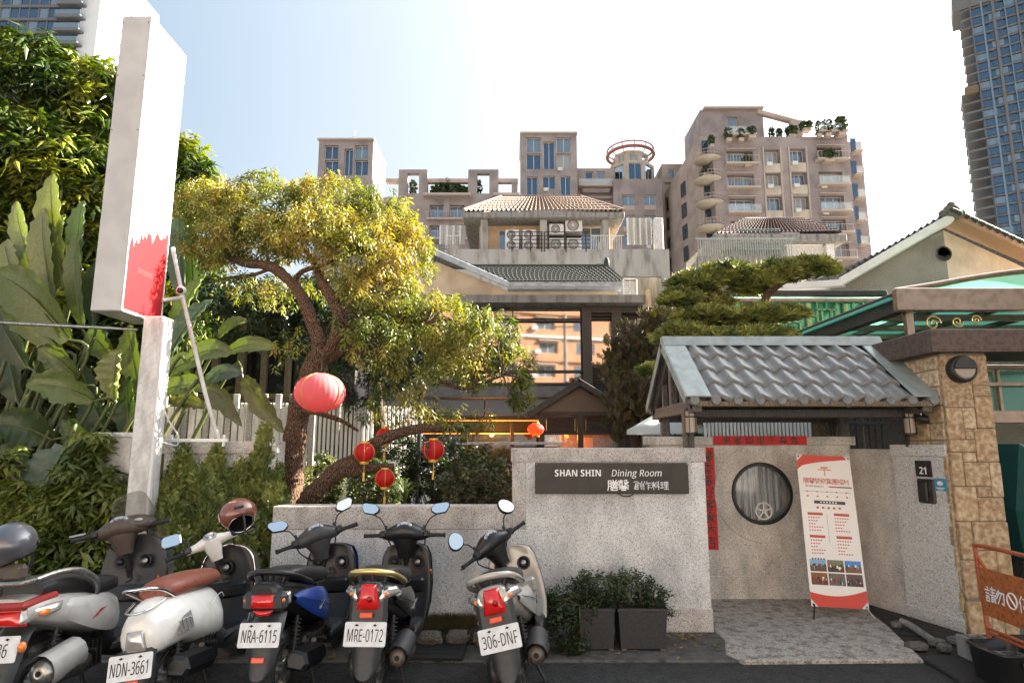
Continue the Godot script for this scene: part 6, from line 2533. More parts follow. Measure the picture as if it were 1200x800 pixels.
func leaf_tone(c: Color) -> StandardMaterial3D:
	var key := "%d_%d_%d" % [int(c.r * 200), int(c.g * 200), int(c.b * 200)]
	if not tones.has(key):
		tones[key] = mat("paddle_leaf", Color(c.r, c.g, c.b).linear_to_srgb(), .42, 0, {"tex": T.mottle, "scale": V(3, 3, 3), "back": Color(.55, .6, .2)})
	return tones[key]


func make_broad_leaves() -> void:
	var pale := Color(.250, .275, .106)
	var green := Color(.138, .175, .056)
	var dark := Color(.044, .069, .025)
	var blue := Color(.088, .131, .094)
	var brown := Color(.15, .15, .06)
	var sets := [
		["paddle_leaf_plant", "giant paddle leaved plant left of the sign box with tall upright pale leaves", V(-6.734, .000, -9.814), [
			[V(-5.848, 3.781, -8.000), V(-6.266, 5.382, -8.100), .37, pale, .0], [V(-6.222, 3.691, -8.100), V(-6.880, 5.072, -8.300), .24, pale, .1], [V(-5.909, 3.587, -7.900), V(-6.245, 4.856, -8.000), .32, pale, .0], [V(-5.893, 4.156, -8.300), V(-5.938, 5.084, -8.300), .3, blue, .3], [V(-5.402, 3.179, -7.800), V(-5.630, 4.442, -7.800), .25, green, .0], [V(-6.331, 3.643, -7.900), V(-6.707, 4.395, -8.000), .32, pale, .1], [V(-5.415, 3.004, -7.600), V(-6.356, 3.793, -7.500), .42, green, .1], [V(-5.574, 2.872, -7.700), V(-6.295, 3.516, -7.600), .36, green, .2], [V(-6.049, 2.693, -7.800), V(-6.659, 3.475, -7.900), .3, dark, .1], [V(-5.528, 3.311, -8.200), V(-5.604, 4.277, -8.300), .34, dark, .1], [V(-6.384, 4.065, -8.400), V(-6.323, 4.962, -8.500), .3, green, .0]]],
		["paddle_leaf_plant", "giant paddle leaved plant below the sign box with one sunlit torn leaf among dark ones", V(-6.262, .000, -10.172), [
			[V(-4.851, 2.284, -7.700), V(-4.800, 2.899, -7.600), .42, pale, .3], [V(-5.233, 2.450, -7.700), V(-5.722, 2.883, -7.500), .26, green, .5], [V(-5.043, 2.256, -7.600), V(-5.653, 2.413, -7.300), .3, green, .5], [V(-4.726, 1.803, -7.900), V(-4.887, 2.609, -8.000), .3, dark, .0], [V(-5.553, 1.801, -7.700), V(-6.050, 1.965, -7.400), .34, dark, .2], [V(-5.080, 1.960, -7.900), V(-5.565, 2.730, -8.100), .3, dark, .1], [V(-6.257, 2.284, -8.000), V(-6.641, 3.196, -8.200), .34, dark, .1], [V(-5.861, 2.297, -8.200), V(-6.145, 3.156, -8.300), .34, dark, .1], [V(-4.880, 2.416, -8.300), V(-5.200, 3.349, -8.400), .32, green, .2], [V(-4.845, 1.551, -7.600), V(-5.266, 2.044, -7.400), .26, dark, .3], [V(-5.776, 1.343, -7.800), V(-6.163, 1.750, -7.700), .3, dark, .1], [V(-5.319, 2.869, -8.300), V(-5.765, 3.232, -8.400), .3, green, .3], [V(-5.301, 1.437, -8.000), V(-5.474, 2.297, -8.200), .3, dark, .1]]],
		["paddle_leaf_plant", "large blue green paddle leaf hanging down over the leafy shrub at the left", V(-6.621, .000, -9.481), [
			[V(-4.733, 1.730, -6.800), V(-4.858, .880, -6.600), .5, blue, .35], [V(-4.781, 1.748, -7.000), V(-4.501, 1.398, -6.700), .26, green, .4]]],
		["paddle_leaf_plant", "giant paddle leaved plant right of the sign post with torn browning leaves over the fence", V(-5.721, .000, -11.429), [
			[V(-4.598, 3.751, -8.600), V(-4.847, 5.181, -8.800), .34, blue, .2], [V(-4.482, 3.775, -8.700), V(-4.703, 4.956, -8.900), .3, blue, .3], [V(-4.409, 2.850, -8.000), V(-3.998, 3.657, -8.200), .36, blue, .1], [V(-4.547, 3.098, -8.300), V(-4.267, 4.092, -8.500), .3, green, .1], [V(-3.913, 2.718, -7.500), V(-3.269, 2.792, -7.300), .2, green, .1], [V(-3.506, 2.815, -7.600), V(-2.830, 2.883, -7.500), .16, green, .15], [V(-3.647, 2.422, -7.400), V(-3.134, 2.562, -7.300), .17, blue, .1], [V(-4.301, 2.513, -7.700), V(-3.769, 2.731, -7.600), .24, green, .2], [V(-3.555, 2.373, -7.300), V(-2.982, 1.934, -7.000), .2, brown, .5], [V(-3.172, 2.502, -7.400), V(-2.581, 1.863, -7.200), .24, brown, .4], [V(-4.251, 2.338, -7.600), V(-3.591, 2.391, -7.500), .2, green, .4], [V(-4.100, 2.256, -7.600), V(-3.586, 2.162, -7.400), .2, brown, .5], [V(-4.686, 2.743, -8.200), V(-4.770, 3.704, -8.400), .3, dark, .1], [V(-3.974, 3.173, -8.400), V(-3.629, 3.428, -8.500), .2, green, .2]]],
	]
	for s in sets:
		var root: Vector3 = s[2]
		root.z = minf(root.z, -7.9) if s[1].begins_with("giant") else -7.3
		root.x *= absf(root.z) / 6.8
		var w := thing(s[0], s[1], "plant", root, 0, "paddle leaved plants around the sign post")
		if s[1].contains("sign box"):
			for k in 16:
				var b0 := V(root.x + jit(.85), rng.randf_range(.7, 2.5), root.z + jit(.5))
				var go := V(jit(1.0), rng.randf_range(-.5, 1.0), rng.randf_range(.0, .5)).normalized() * rng.randf_range(.6, 1.15)
				paddle(w, b0 - root, b0 + go - root, rng.randf_range(.3, .48), V(0, .14, .03), ([dark, dark, green, blue][k % 4] as Color) * rng.randf_range(.8, 1.2), rng.randf_range(.0, .5), V((b0.x - root.x) * .6, .1, -.1))
		for q in s[3]:
			var d: Vector3 = q[1] - q[0]
			paddle(w, q[0] - root, q[1] - root, q[2] * 1.4, V(0, .05 if absf(d.y) > absf(d.x) else .12, .06), q[3] * rng.randf_range(.85, 1.15), q[4], V((q[0].x - root.x) * .8 + jit(.08), .1, (q[0].z - root.z) - .15))
	# dark leafy mass behind them
	var w := thing("dark_shrubbery", "dark shrubbery filling the ground behind the paddle leaved plants", "shrubbery", V(-5, 0, -9.4))
	var blobs := []
	for k in 9:
		blobs.append([V(-3.4 + .42 * k, .7 + rng.randf() * 1.7, jit(.3)), V(.6, .7, .4)])
	crown(w, "foliage", blobs, 420, leaf_cluster(9, .2, .06, .4, .15, 23), 1.0, [Color(.02, .032, .012), Color(.035, .05, .015), Color(.05, .06, .02)], M.leaf, .7, .3, -.4)
	# light leafy shrub at the left behind the first scooter
	w = thing("leafy_shrub", "sunlit yellow green leafy shrub behind the leftmost scooter", "shrub", V(-4.15, 0, -6.5))
	blobs = []
	for q in [[V(-4.292, 1.747, -6.500), .22, .14], [V(-4.274, 1.413, -6.400), .3, .22], [V(-4.037, 1.166, -6.400), .25, .25], [V(-4.337, 1.094, -6.300), .35, .3], [V(-4.505, .776, -6.300), .4, .3], [V(-4.046, .698, -6.300), .4, .3], [V(-5.172, 1.574, -6.600), .15, .14], [V(-4.996, 1.157, -6.500), .22, .22], [V(-4.992, .761, -6.400), .3, .3]]:
		blobs.append([q[0] - w.position, V(q[1], q[2], q[1] * .8)])
	crown(w, "foliage", blobs, 1100, leaf_cluster(9, .14, .045, .5, .1, 29), 1.0, [Color(.08, .11, .02), Color(.16, .18, .03), Color(.25, .25, .045)], M.leaf, .6, .2, -.25)
	var from := []
	for k in 6:
		from.append(V(jit(.2), .2, jit(.15)))
	twigs(w, from, blobs, 40, .01)


func make_conifers() -> void:
	var spray := spray_mesh(.16, 7)
	var list := [[V(-3.732, 1.500, -6.750), "leftmost dense upright conifer beside the white sign post"], [V(-3.393, 1.687, -6.600), "second upright conifer from the sign post, in front of the granite wall"], [V(-3.057, 1.652, -6.620), "third upright conifer from the sign post, in the middle of the clump"], [V(-2.756, 1.506, -6.600), "fourth upright conifer from the sign post, under the wall's end post"], [V(-2.592, 1.898, -6.700), "slim upright conifer with the highest tip, at the wall's end post"], [V(-3.268, 1.159, -6.300), "lower conifer in front of the clump behind the white scooter"], [V(-2.925, 1.320, -6.300), "lower conifer in front of the clump below the hanging brown helmet"], [V(-2.364, 1.285, -6.450), "rightmost spreading conifer at the start of the low wall"], [V(-3.847, 1.199, -6.500), "small conifer at the left of the clump beside the meter boxes"], [V(-2.577, 1.094, -6.300), "low bushy conifer at the front right of the clump"]]
	for q in list:
		var tip: Vector3 = q[0]
		var w := thing("upright_conifer", q[1], "conifer", V(tip.x, .1, tip.z), 0, "upright conifers in front of the granite wall")
		var h := tip.y - .1
		var where := []
		var tints := []
		for c in 5:
			var off := V(jit(.26), 0, jit(.16)) if c else Vector3.ZERO
			var ch := h * (1.0 if c == 0 else rng.randf_range(.6, .9))
			var r := .21 if c == 0 else .17
			for k in int(620 * (.5 + ch * .5)):
				var s := pow(rng.randf(), .75)
				var y := ch * (1.0 - s) * .98
				var a := rng.randf() * TAU
				var lobes := 1.0 + .45 * nz.get_noise_3d(cos(a) * 2.4 + (tip.x + c) * 9, y * 2.6, sin(a) * 2.4)
				var rad := r * pow(s, .6) * lobes * lerpf(.5, 1.0, sqrt(rng.randf()))
				var p := off + V(cos(a) * rad, y, sin(a) * rad)
				var out := V(cos(a), 0, sin(a))
				var b := turned((Vector3.UP * 2.0 + out * rng.randf_range(.1, .8) + V(jit(.3), 0, jit(.3))), rng.randf() * TAU)
				where.append(Transform3D(b.scaled(Vector3.ONE * rng.randf_range(.6, 1.25)), w.position + p))
				var g := nz.get_noise_3d(p.x * 3 + tip.x, p.y * 3, p.z * 3) + jit(.4)
				tints.append(Color(.1, .14, .035).lerp(Color(.27, .28, .07), clampf(g + .5, 0, 1)))
		spread(spray, where, tints, "foliage", M.needle, w)
		var m := MB.new()
		m.tube([V(0, -.1, 0), V(0, h * .8, 0)], [.035, .008], 6)
		put(m, "stem", M.bark_grey, w)


func make_cloud_tree() -> void:
	var w := thing("cloud_pruned_tree", "cloud pruned podocarp with flat dense pads of needles above the gate roof", "tree", V(2.95, 0, -9.1))
	var inv := -w.position
	var L := func(called: String, pts: Array, rs: Array) -> void:
		var l := []
		for p in pts:
			l.append(p + inv)
		limb(w, called, l, rs, M.bark, .08, 10, 5)
	L.call("trunk", [V(3.2, 0, -9.2), V(3.455, 1.874, -9.100), V(3.311, 2.729, -9.100), V(3.161, 3.222, -9.050), V(3.127, 3.591, -9.000), V(3.066, 3.845, -9.000), V(2.951, 4.025, -9.000)], [.14, .12, .1, .08, .06, .05, .03])
	L.call("branch", [V(3.247, 2.916, -9.100), V(3.458, 3.314, -9.000), V(3.647, 3.682, -8.950), V(3.723, 3.897, -8.950), V(3.912, 4.063, -8.900), V(4.154, 4.152, -8.900)], [.08, .075, .065, .06, .05, .02])
	L.call("branch", [V(3.172, 3.197, -9.050), V(2.870, 3.296, -8.900), V(2.476, 3.303, -8.800)], [.05, .04, .02])
	L.call("branch", [V(3.136, 3.528, -9.000), V(2.826, 3.633, -8.900), V(2.524, 3.746, -8.900)], [.04, .035, .02])
	L.call("branch", [V(3.311, 2.729, -9.100), V(2.688, 2.718, -9.000), V(2.053, 2.743, -9.000)], [.05, .04, .02])
	var pads := [[V(2.690, 4.051, -9.000), .4, .2], [V(3.134, 4.167, -9.000), .42, .2], [V(3.489, 4.037, -9.100), .24, .15], [V(3.908, 4.178, -8.900), .4, .22], [V(4.325, 4.280, -8.900), .32, .15], [V(4.557, 4.229, -8.900), .2, .13], [V(3.685, 4.076, -8.950), .26, .2], [V(2.427, 3.797, -8.900), .3, .19], [V(2.926, 3.801, -9.200), .36, .14], [V(3.625, 3.984, -9.200), .13, .055], [V(3.590, 3.525, -8.800), .5, .17], [V(3.943, 3.550, -8.800), .26, .12], [V(2.772, 3.545, -8.900), .45, .15], [V(3.318, 3.529, -9.200), .4, .14], [V(2.388, 3.285, -8.700), .32, .12], [V(2.861, 3.188, -8.700), .45, .13], [V(3.478, 3.221, -8.750), .5, .13], [V(3.375, 3.263, -9.300), .6, .16], [V(2.029, 2.755, -9.000), .2, .12], [V(2.244, 3.239, -9.000), .2, .1], [V(3.162, 2.254, -9.400), .5, .25], [V(2.800, 2.006, -9.500), .4, .2]]
	# a tuft of needles
	var m := MB.new()
	for k in 14:
		var a := TAU * k * .382
		var d := V(cos(a) * .75, .35 + .65 * (k / 14.0), sin(a) * .75).normalized()
		var s := d.cross(V(sin(a), .3, cos(a))).normalized() * .01
		m.quad(d * .012 - s, d * .012 + s, d * .1 + s * .5, d * .1 - s * .5)
	var tuft := m.mesh()
	for q in pads:
		var c: Vector3 = q[0]
		var where := []
		var tints := []
		for k in int(1700 * pow(q[1], 1.45)):
			var d := V(jit(1), jit(1), jit(1))
			while d.length_squared() > 1 or d.length_squared() < .01:
				d = V(jit(1), jit(1), jit(1))
			d = d.normalized() * lerpf(.55, 1.0, sqrt(rng.randf()))
			if d.y < 0:
				d.y *= .55
			var bump := .92 + .4 * nz.get_noise_3d(d.x * 3.4 + c.x * 4, d.y * 3 + c.y * 4, d.z * 3)
			var p := c + d * V(q[1], q[2] * .88, q[1] * .8) * bump
			where.append(Transform3D(turned(V(d.x * .7, .9, d.z * .7) + V(jit(.4), jit(.3), jit(.4)), rng.randf() * TAU).scaled(Vector3.ONE * rng.randf_range(.75, 1.25)), p))
			var g := nz.get_noise_3d(p.x * 3, p.y * 3, p.z * 3) + jit(.35)
			tints.append(Color(.07, .1, .025).lerp(Color(.33, .33, .08), clampf(g * 1.3 + .5, 0, 1)))
		spread(tuft, where, tints, "foliage_pad", M.needle, w)



func ring_at(c: Vector3, hw: float, hh: float, n := 16, e := .75, top := 1.0) -> PackedVector3Array:
	# a rounded cross section in x, y; top squeezes its upper half
	var row := PackedVector3Array()
	for k in n:
		var a := TAU * k / n
		var x := signf(cos(a)) * pow(absf(cos(a)), e)
		var y := signf(sin(a)) * pow(absf(sin(a)), e)
		row.append(c + V(x * hw * (lerpf(1.0, top, maxf(y, 0))), y * hh, 0))
	return row


func loft(m: MB, secs: Array, n := 16, e := .75, steps := 3) -> void:
	# [z, centre y, half width, half height, top squeeze] sections joined smoothly
	var rows := []
	for i in secs.size():
		var many := steps if i < secs.size() - 1 else 1
		for k in many:
			var s := k / float(steps)
			var q := []
			for f in 5:
				var get_v := func(j: int) -> float:
					var sec = secs[clampi(j, 0, secs.size() - 1)]
					return sec[f] if f < sec.size() else 1.0
				q.append(cubic_interpolate(get_v.call(i), get_v.call(i + 1), get_v.call(i - 1), get_v.call(i + 2), s) if k else get_v.call(i))
			rows.append(ring_at(V(0, q[1], q[0]), q[2], q[3], n, e, q[4]))
	m.grid(rows)


func lens_patch(m: MB, c: Array, bulge: float, deep := .03) -> void:
	# a bulging lens over four corners (lower left, lower right, upper right, upper left as seen)
	var nrm: Vector3 = ((c[1] - c[0]) as Vector3).cross(c[3] - c[0]).normalized()
	var rows := []
	for j in 9:
		var t := j / 8.0
		var row := PackedVector3Array()
		for i in 11:
			var s := i / 10.0
			var p: Vector3 = (c[0] as Vector3).lerp(c[1], s).lerp((c[3] as Vector3).lerp(c[2], s), t)
			var edge := minf(minf(s, 1 - s) * 10.0, minf(t, 1 - t) * 8.0)
			row.append(p + nrm * (bulge * sin(PI * s) * sin(PI * t) + deep * (minf(1.0, edge) - 1.0)))
		rows.append(row)
	m.grid(rows, false)


func wheel(parent: Node3D, c: Vector3, r: float, w: float) -> void:
	var ax := Basis(Vector3.BACK, PI / 2)
	var o := Node3D.new()
	o.name = "wheel"
	o.position = c
	parent.add_child(o, true)
	var m := MB.new()
	m.lathe([Vector2(r * .62, -w * .4), Vector2(r * .85, -w * .5), Vector2(r * .96, -w * .36), Vector2(r, -w * .12), Vector2(r, w * .12), Vector2(r * .96, w * .36), Vector2(r * .85, w * .5), Vector2(r * .62, w * .4)], 36, Vector3.ZERO, ax, true)
	for k in 36:
		var a := TAU * k / 36
		m.box(V(0, cos(a), sin(a)) * r * .985, V(w * .7, .008, .012), Basis(Vector3.RIGHT, a) * Basis(Vector3.UP, .5))
	put(m, "tyre", M.rubber, o)
	m = MB.new()
	m.lathe([Vector2(r * .64, -w * .38), Vector2(r * .64, w * .38), Vector2(r * .55, w * .36), Vector2(r * .55, -w * .36)], 32, Vector3.ZERO, ax, true)
	m.lathe([Vector2(r * .2, -w * .5), Vector2(r * .2, w * .5)], 16, Vector3.ZERO, ax)
	for k in 5:
		var a := TAU * k / 5
		m.bev(V(0, cos(a), sin(a)) * r * .38, V(w * .35, r * .42, r * .16), .005, Basis(Vector3.RIGHT, a))
	put(m, "rim", M.steel, o)


func number_plate(parent: Node3D, text: String, at: Transform3D, green := false) -> void:
	var m := MB.new()
	var out := PackedVector2Array()
	for q in [[.126, .063, .0], [-.126, .063, PI / 2], [-.126, -.063, PI], [.126, -.063, 1.5 * PI]]:
		for k in 5:
			out.append(Vector2(q[0], q[1]) + Vector2(cos(q[2] + k * PI / 8), sin(q[2] + k * PI / 8)) * .011)
	m.prism(out, -.002, .002, Transform3D(), .001)
	var p := put(m, "number_plate", M.plate, parent, at)
	m = MB.new()
	var wide := latin(MB.new(), text, Vector3.ZERO, .1, Basis(), false, 1.0)
	latin(m, text, V(0, -.008, .003), .104, Basis(), false, (.232 if text.length() > 6 else .15) / (wide * 1.04), 0, .002, false, true)
	put(m, "lettering", M.black_print, p)
	for s in [-1, 1]:
		m = MB.new()
		m.lathe([Vector2(.008, .001), Vector2(.007, .006), Vector2(0, .007)], 8, V(.06 * s, .054, .0), Basis(Vector3.RIGHT, PI / 2))
		m.box(V(.06 * s, .054, .003), V(.026, .005, .002))
		put(m, "plate_bolt", M.black_metal, p)


func mirror(parent: Node3D, F: Transform3D, s: float, root: Vector3, head: Vector3, kind: String, body: Material) -> void:
	# stalk, housing and glass; the glass looks back at the rider
	var m := MB.new()
	m.X = F
	m.tube(curve([root, root.lerp(head, .45) + V(s * -.012, .02, 0), head + V(0, -.02, -.012)], 4), .006, 7)
	m.lathe([Vector2(.012, 0), Vector2(.012, .035), Vector2(.008, .045)], 10, root + V(0, -.01, 0))
	var o := put(m, "mirror_stalk", M.black_metal, parent)
	var shape := PackedVector2Array()
	for k in 20:
		var a := TAU * k / 20
		var x := cos(a)
		var y := sin(a)
		if kind == "diamond":
			continue
		elif kind == "square":
			var e := 1.0 / pow(pow(absf(x), 5) + pow(absf(y), 5), .2)
			shape.append(Vector2(x * .052, y * .036) * e)
		else:
			shape.append(Vector2(x * .047, y * .056 * (1.0 + .12 * x * s)))
	if kind == "diamond":
		var raw := PackedVector2Array()
		for q in [[-.066, -.004], [-.03, .032], [.05, .034], [.07, .016], [.036, -.03], [-.03, -.034]]:
			raw.append(Vector2(q[0] * s, q[1]))
		raw = Geometry2D.offset_polygon(raw, -.012)[0]
		shape = Geometry2D.offset_polygon(raw, .012, Geometry2D.JOIN_ROUND)[0]
	var xf := F * Transform3D(Basis(Vector3.UP, s * .12) * Basis(Vector3.RIGHT, -.42) * Basis.from_scale(Vector3.ONE * 1.4) * Basis(Vector3.BACK, s * (.5 if kind == "oval" else .1)), head + V(0, .02, 0))
	m = MB.new()
	m.prism(shape, -.012, .006, xf, .004)
	var back := PackedVector2Array()
	for q in shape:
		back.append(q * .8)
	m.prism(back, -.026, -.0122, xf)
	put(m, "mirror_housing", body, o)
	m = MB.new()
	back = PackedVector2Array()
	for q in shape:
		back.append(q * .9)
	m.prism(back, .0062, .0082, xf)
	put(m, "mirror_glass", M.mirror, o)


func scooter(p: Dictionary) -> Node3D:
	# front towards -z; origin on the ground between the wheels
	var w := thing("scooter", p.label, "scooter", p.at, p.yaw, "scooters parked along the garden wall")
	w.basis = Basis(Vector3.UP, p.yaw) * Basis(Vector3.BACK, p.lean) * Basis.from_scale(Vector3.ONE * p.get("size", 1.0))
	var body: Material = p.body
	var side: Material = p.side
	var m := MB.new()
	wheel(w, V(0, .22, .56), .22, .105)
	var F := Transform3D(Basis(), V(0, .6, -.42)) * Transform3D(Basis(V(0, .9, .436).normalized(), p.steer), Vector3.ZERO) * Transform3D(Basis(), V(0, -.6, 0))
	var inv := Transform3D(Basis(), V(0, 0, 0))
	var fw := F * V(0, .21, -.26)
	wheel(w, fw, .21, .09)
	(w.get_child(w.get_child_count() - 1) as Node3D).basis = Basis(Vector3.UP, p.steer)

	# rear body
	var retro: bool = p.style == "retro"
	var maxi_s: bool = p.style == "maxi"
	m = MB.new()
	if retro:
		loft(m, [[-.06, .47, .13, .17, .9], [.05, .5, .185, .2, .8], [.25, .54, .215, .2, .72], [.48, .58, .2, .17, .7], [.66, .575, .165, .165, .7], [.76, .555, .135, .14, .75], [.795, .55, .112, .118, .8], [.818, .545, .075, .08, .85], [.824, .545, .03, .035, .9]], 20, .7)
	elif maxi_s:
		loft(m, [[-.1, .5, .14, .14, .9], [.1, .56, .19, .16, .85], [.4, .64, .21, .13, .8], [.65, .7, .2, .1, .8], [.84, .73, .17, .075, .8]], 20, .6)
	else:
		loft(m, [[-.05, .5, .12, .13, .9], [.1, .54, .165, .15, .85], [.35, .61, .18, .14, .8], [.58, .69, .155, .115, .8], [.72, .735, .125, .09, .85], [.79, .755, .1, .075, .9], [.81, .757, .06, .045, .9]], 20, .6)
	put(m, "rear_body", body, w)
	# side panels stand a little proud
	if not retro:
		for s in [-1.0, 1.0]:
			m = MB.new()
			var rows := []
			for i in 9:
				var t := i / 8.0
				var z := lerpf(-.02, .66, t)
				var yc := lerpf(.5, .7, t)
				var hh := lerpf(.12, .06, t) * pow(sin(PI * clampf(t * .8 + .15, 0, 1)), .6)
				var tab := [.145, .18, .196, .2, .19, .172, .15]
				var ti := minf(t * 6, 5.999)
				var x: float = lerpf(tab[int(ti)], tab[int(ti) + 1], ti - int(ti)) + (.034 if maxi_s else .014)
				var row := PackedVector3Array()
				for k in 6:
					var v := k / 5.0 * 2 - 1
					row.append(V(s * (x - .016 * v * v - (.0 if v < .5 else .03 * (v - .5))), yc + v * hh * 1.2, z))
				rows.append(row)
			m.grid(rows, false)
			put(m, "side_panel", side, w)
	else:
		for s in [-1.0, 1.0]:
			m = MB.new()
			var tri := [V(s * .178, .5, .68), V(s * .206, .5, .5), V(s * .2, .62, .53), V(s * .186, .6, .6)]
			m.grid([PackedVector3Array([tri[0], tri[1]]), PackedVector3Array([tri[3], tri[2]])], false)
			for k in 4:
				m.bev((tri[0] as Vector3).lerp(tri[1], .2 + .2 * k) + V(s * .004, .045, 0), V(.008, .08, .012), .002, Basis(Vector3.RIGHT, .3))
			put(m, "turn_lamp", M.lens_clear, w)
			m = MB.new()
			m.tube(curve([V(s * .205, .5, .3), V(s * .222, .6, .28), V(s * .212, .64, .12), V(s * .19, .6, .03)], 5), .003, 5)
			put(m, "panel_crease", body, w)
	# seat
	m = MB.new()
	if retro:
		loft(m, [[-.1, .735, .09, .03, .8], [-.04, .75, .14, .055, .85], [.15, .765, .165, .07, .85], [.4, .775, .16, .07, .85], [.55, .775, .13, .06, .85], [.6, .77, .09, .04, .85]], 18, .65)
	elif maxi_s:
		loft(m, [[-.16, .7, .08, .03], [-.05, .72, .14, .06], [.2, .735, .17, .075], [.34, .79, .17, .08], [.58, .82, .16, .07], [.68, .82, .13, .04]], 18, .6)
	else:
		loft(m, [[-.14, .705, .07, .03], [-.05, .73, .125, .055], [.15, .76, .15, .065], [.4, .81, .145, .065], [.56, .835, .12, .05], [.62, .835, .09, .03]], 18, .6)
	put(m, "seat", p.seat, w)
	m = MB.new()
	for s in [-1.0, 1.0]:
		m.tube(curve([V(s * .1, .7, -.08), V(s * .158, .715, .2), V(s * .14, .765, .5)], 5), .004, 5)
	put(m, "seat_piping", M.black_print, w).set_meta("kind", "stuff")
	# grab rail
	m = MB.new()
	if retro:
		m.tube(curve([V(-.11, .73, .56), V(-.115, .79, .68), V(-.09, .825, .78), V(0, .83, .8), V(.09, .825, .78), V(.115, .79, .68), V(.11, .73, .56)], 5), .011, 8)
		m.tube(curve([V(-.1, .73, .66), V(-.07, .7, .8), V(0, .69, .83), V(.07, .7, .8), V(.1, .73, .66)], 5), .008, 8)
		put(m, "grab_rail", M.chrome, w)
	elif maxi_s:
		for s in [-1.0, 1.0]:
			m = MB.new()
			m.tube(curve([V(s * .19, .7, .24), V(s * .215, .8, .3), V(s * .21, .89, .45), V(s * .19, .915, .62), V(s * .16, .9, .78)], 5), radii([.014, .02, .022, .02, .016], 5), 10)
			put(m, "grab_rail", M.steel, w)
		m = MB.new()
		m.bev(V(0, .9, .8), V(.34, .025, .2), .01)
		put(m, "rear_carrier", M.steel, w)
		m = MB.new()
		m.bev(V(-.02, .955, .82), V(.3, .1, .06), .025)
		m.bev(V(-.09, .955, .855), V(.11, .08, .03), .015)
		m.bev(V(.06, .955, .855), V(.11, .08, .03), .015)
		put(m, "back_pad", M.plastic_brown, w)
	else:
		var path := curve([V(-.165, .76, .42), V(-.17, .82, .6), V(-.13, .875, .74), V(0, .9, .8), V(.13, .875, .74), V(.17, .82, .6), V(.165, .76, .42)], 5)
		m.tube(path, .021, 10)
		put(m, "grab_rail", p.rail, w)
		m = MB.new()
		for s in [-1.0, .0, 1.0]:
			m.bev(V(s * .09, .83, .7), V(.03, .1, .05), .008, Basis(Vector3.BACK, -s * .4))
		m.bev(V(0, .8, .7), V(.2, .03, .1), .01)
		put(m, "rail_bracket", M.plastic, w)

	# tail: lamp, reflector, plate, mudguard
	if p.style == "sport":
		m = MB.new()
		m.bev(V(0, .66, .785), V(.25, .3, .06), .03, Basis(Vector3.RIGHT, -.22))
		put(m, "tail_panel", p.tail, w)
		m = MB.new()
		lens_patch(m, [V(-.08, .66, .842), V(.08, .66, .842), V(.055, .83, .815), V(-.055, .83, .815)], .03)
		var tl := put(m, "tail_lamp", M.lens_red, w)
		m = MB.new()
		m.lathe([Vector2(.02, 0), Vector2(.016, .006), Vector2(0, .008)], 14, V(.02, .735, .858), Basis(Vector3.RIGHT, PI / 2))
		put(m, "bulb_spot", mat("deep_red_lens", lin(.3, .004, .004), .1), tl)
		for s in [-1.0, 1.0]:
			m = MB.new()
			var c := [V(s * .09, .71, .82), V(s * .2, .745, .68), V(s * .17, .79, .68), V(s * .07, .81, .8)]
			if s < 0:
				c = [c[1], c[0], c[3], c[2]]
			lens_patch(m, c, .015, .015)
			var tn := put(m, "turn_lamp", M.lens_clear, w)
			m = MB.new()
			m.ell(V(s * .115, .752, .785), V(.02, .014, .016), 10)
			put(m, "amber_bulb", M.lens_orange, tn)
	elif p.style == "wide":
		m = MB.new()
		m.bev(V(0, .71, .78), V(.3, .13, .08), .03)
		put(m, "tail_panel", M.plastic_grey, w)
		m = MB.new()
		lens_patch(m, [V(-.095, .665, .822), V(.085, .665, .822), V(.085, .765, .812), V(-.1, .765, .812)], .03)
		put(m, "tail_lamp", M.lens_red, w)
		for s in [-1.0, 1.0]:
			m = MB.new()
			var c := [V(s * .09, .668, .822), V(s * .165, .69, .74), V(s * .155, .765, .73), V(s * .088, .768, .81)]
			if s < 0:
				c = [c[1], c[0], c[3], c[2]]
			lens_patch(m, c, .015, .015)
			var tn := put(m, "turn_lamp", M.lens_clear, w)
			m = MB.new()
			m.ell(V(s * .125, .72, .8), V(.018, .018, .016), 10)
			put(m, "amber_bulb", M.lens_orange, tn)
		m = MB.new()
		lens_patch(m, [V(-.04, .625, .83), V(.04, .625, .83), V(.07, .66, .83), V(-.07, .66, .83)], .01, .01)
		put(m, "reflector", M.lens_red, w)
	elif retro:
		m = MB.new()
		lens_patch(m, [V(-.075, .455, .838), V(.07, .455, .838), V(.06, .6, .828), V(-.062, .6, .828)], .02)
		var tl := put(m, "tail_lamp", M.lens_clear, w)
		m = MB.new()
		for s in [-.025, .02]:
			m.lathe([Vector2(.026, -.01), Vector2(.024, .008), Vector2(0, .012)], 14, V(s, .535, .81), Basis(Vector3.RIGHT, PI / 2))
		put(m, "lamp_cup", M.chrome, tl)
	else:
		m = MB.new()
		lens_patch(m, [V(-.2, .64, .86), V(.17, .64, .87), V(.13, .73, .875), V(-.17, .73, .86)], .02)
		put(m, "tail_lamp", M.lens_red, w)
		for s in [-1.0, 1.0]:
			m = MB.new()
			var c := [V(s * .15, .65, .87), V(s * .235, .69, .64), V(s * .22, .74, .6), V(s * .15, .74, .86)]
			if s < 0:
				c = [c[1], c[0], c[3], c[2]]
			lens_patch(m, c, .015, .015)
			var tn := put(m, "turn_lamp", M.lens_clear, w)
			m = MB.new()
			m.ell(V(s * .205, .7, .75), V(.018, .022, .05), 10)
			put(m, "amber_bulb", M.lens_orange, tn)
			m = MB.new()
			m.ell(V(s * .16, .53, .86), V(.025, .032, .025), 12)
			put(m, "side_reflector", M.lens_orange, w)
		m = MB.new()
		m.bev(V(0, .765, .72), V(.34, .05, .3), .02, Basis(Vector3.RIGHT, .05))
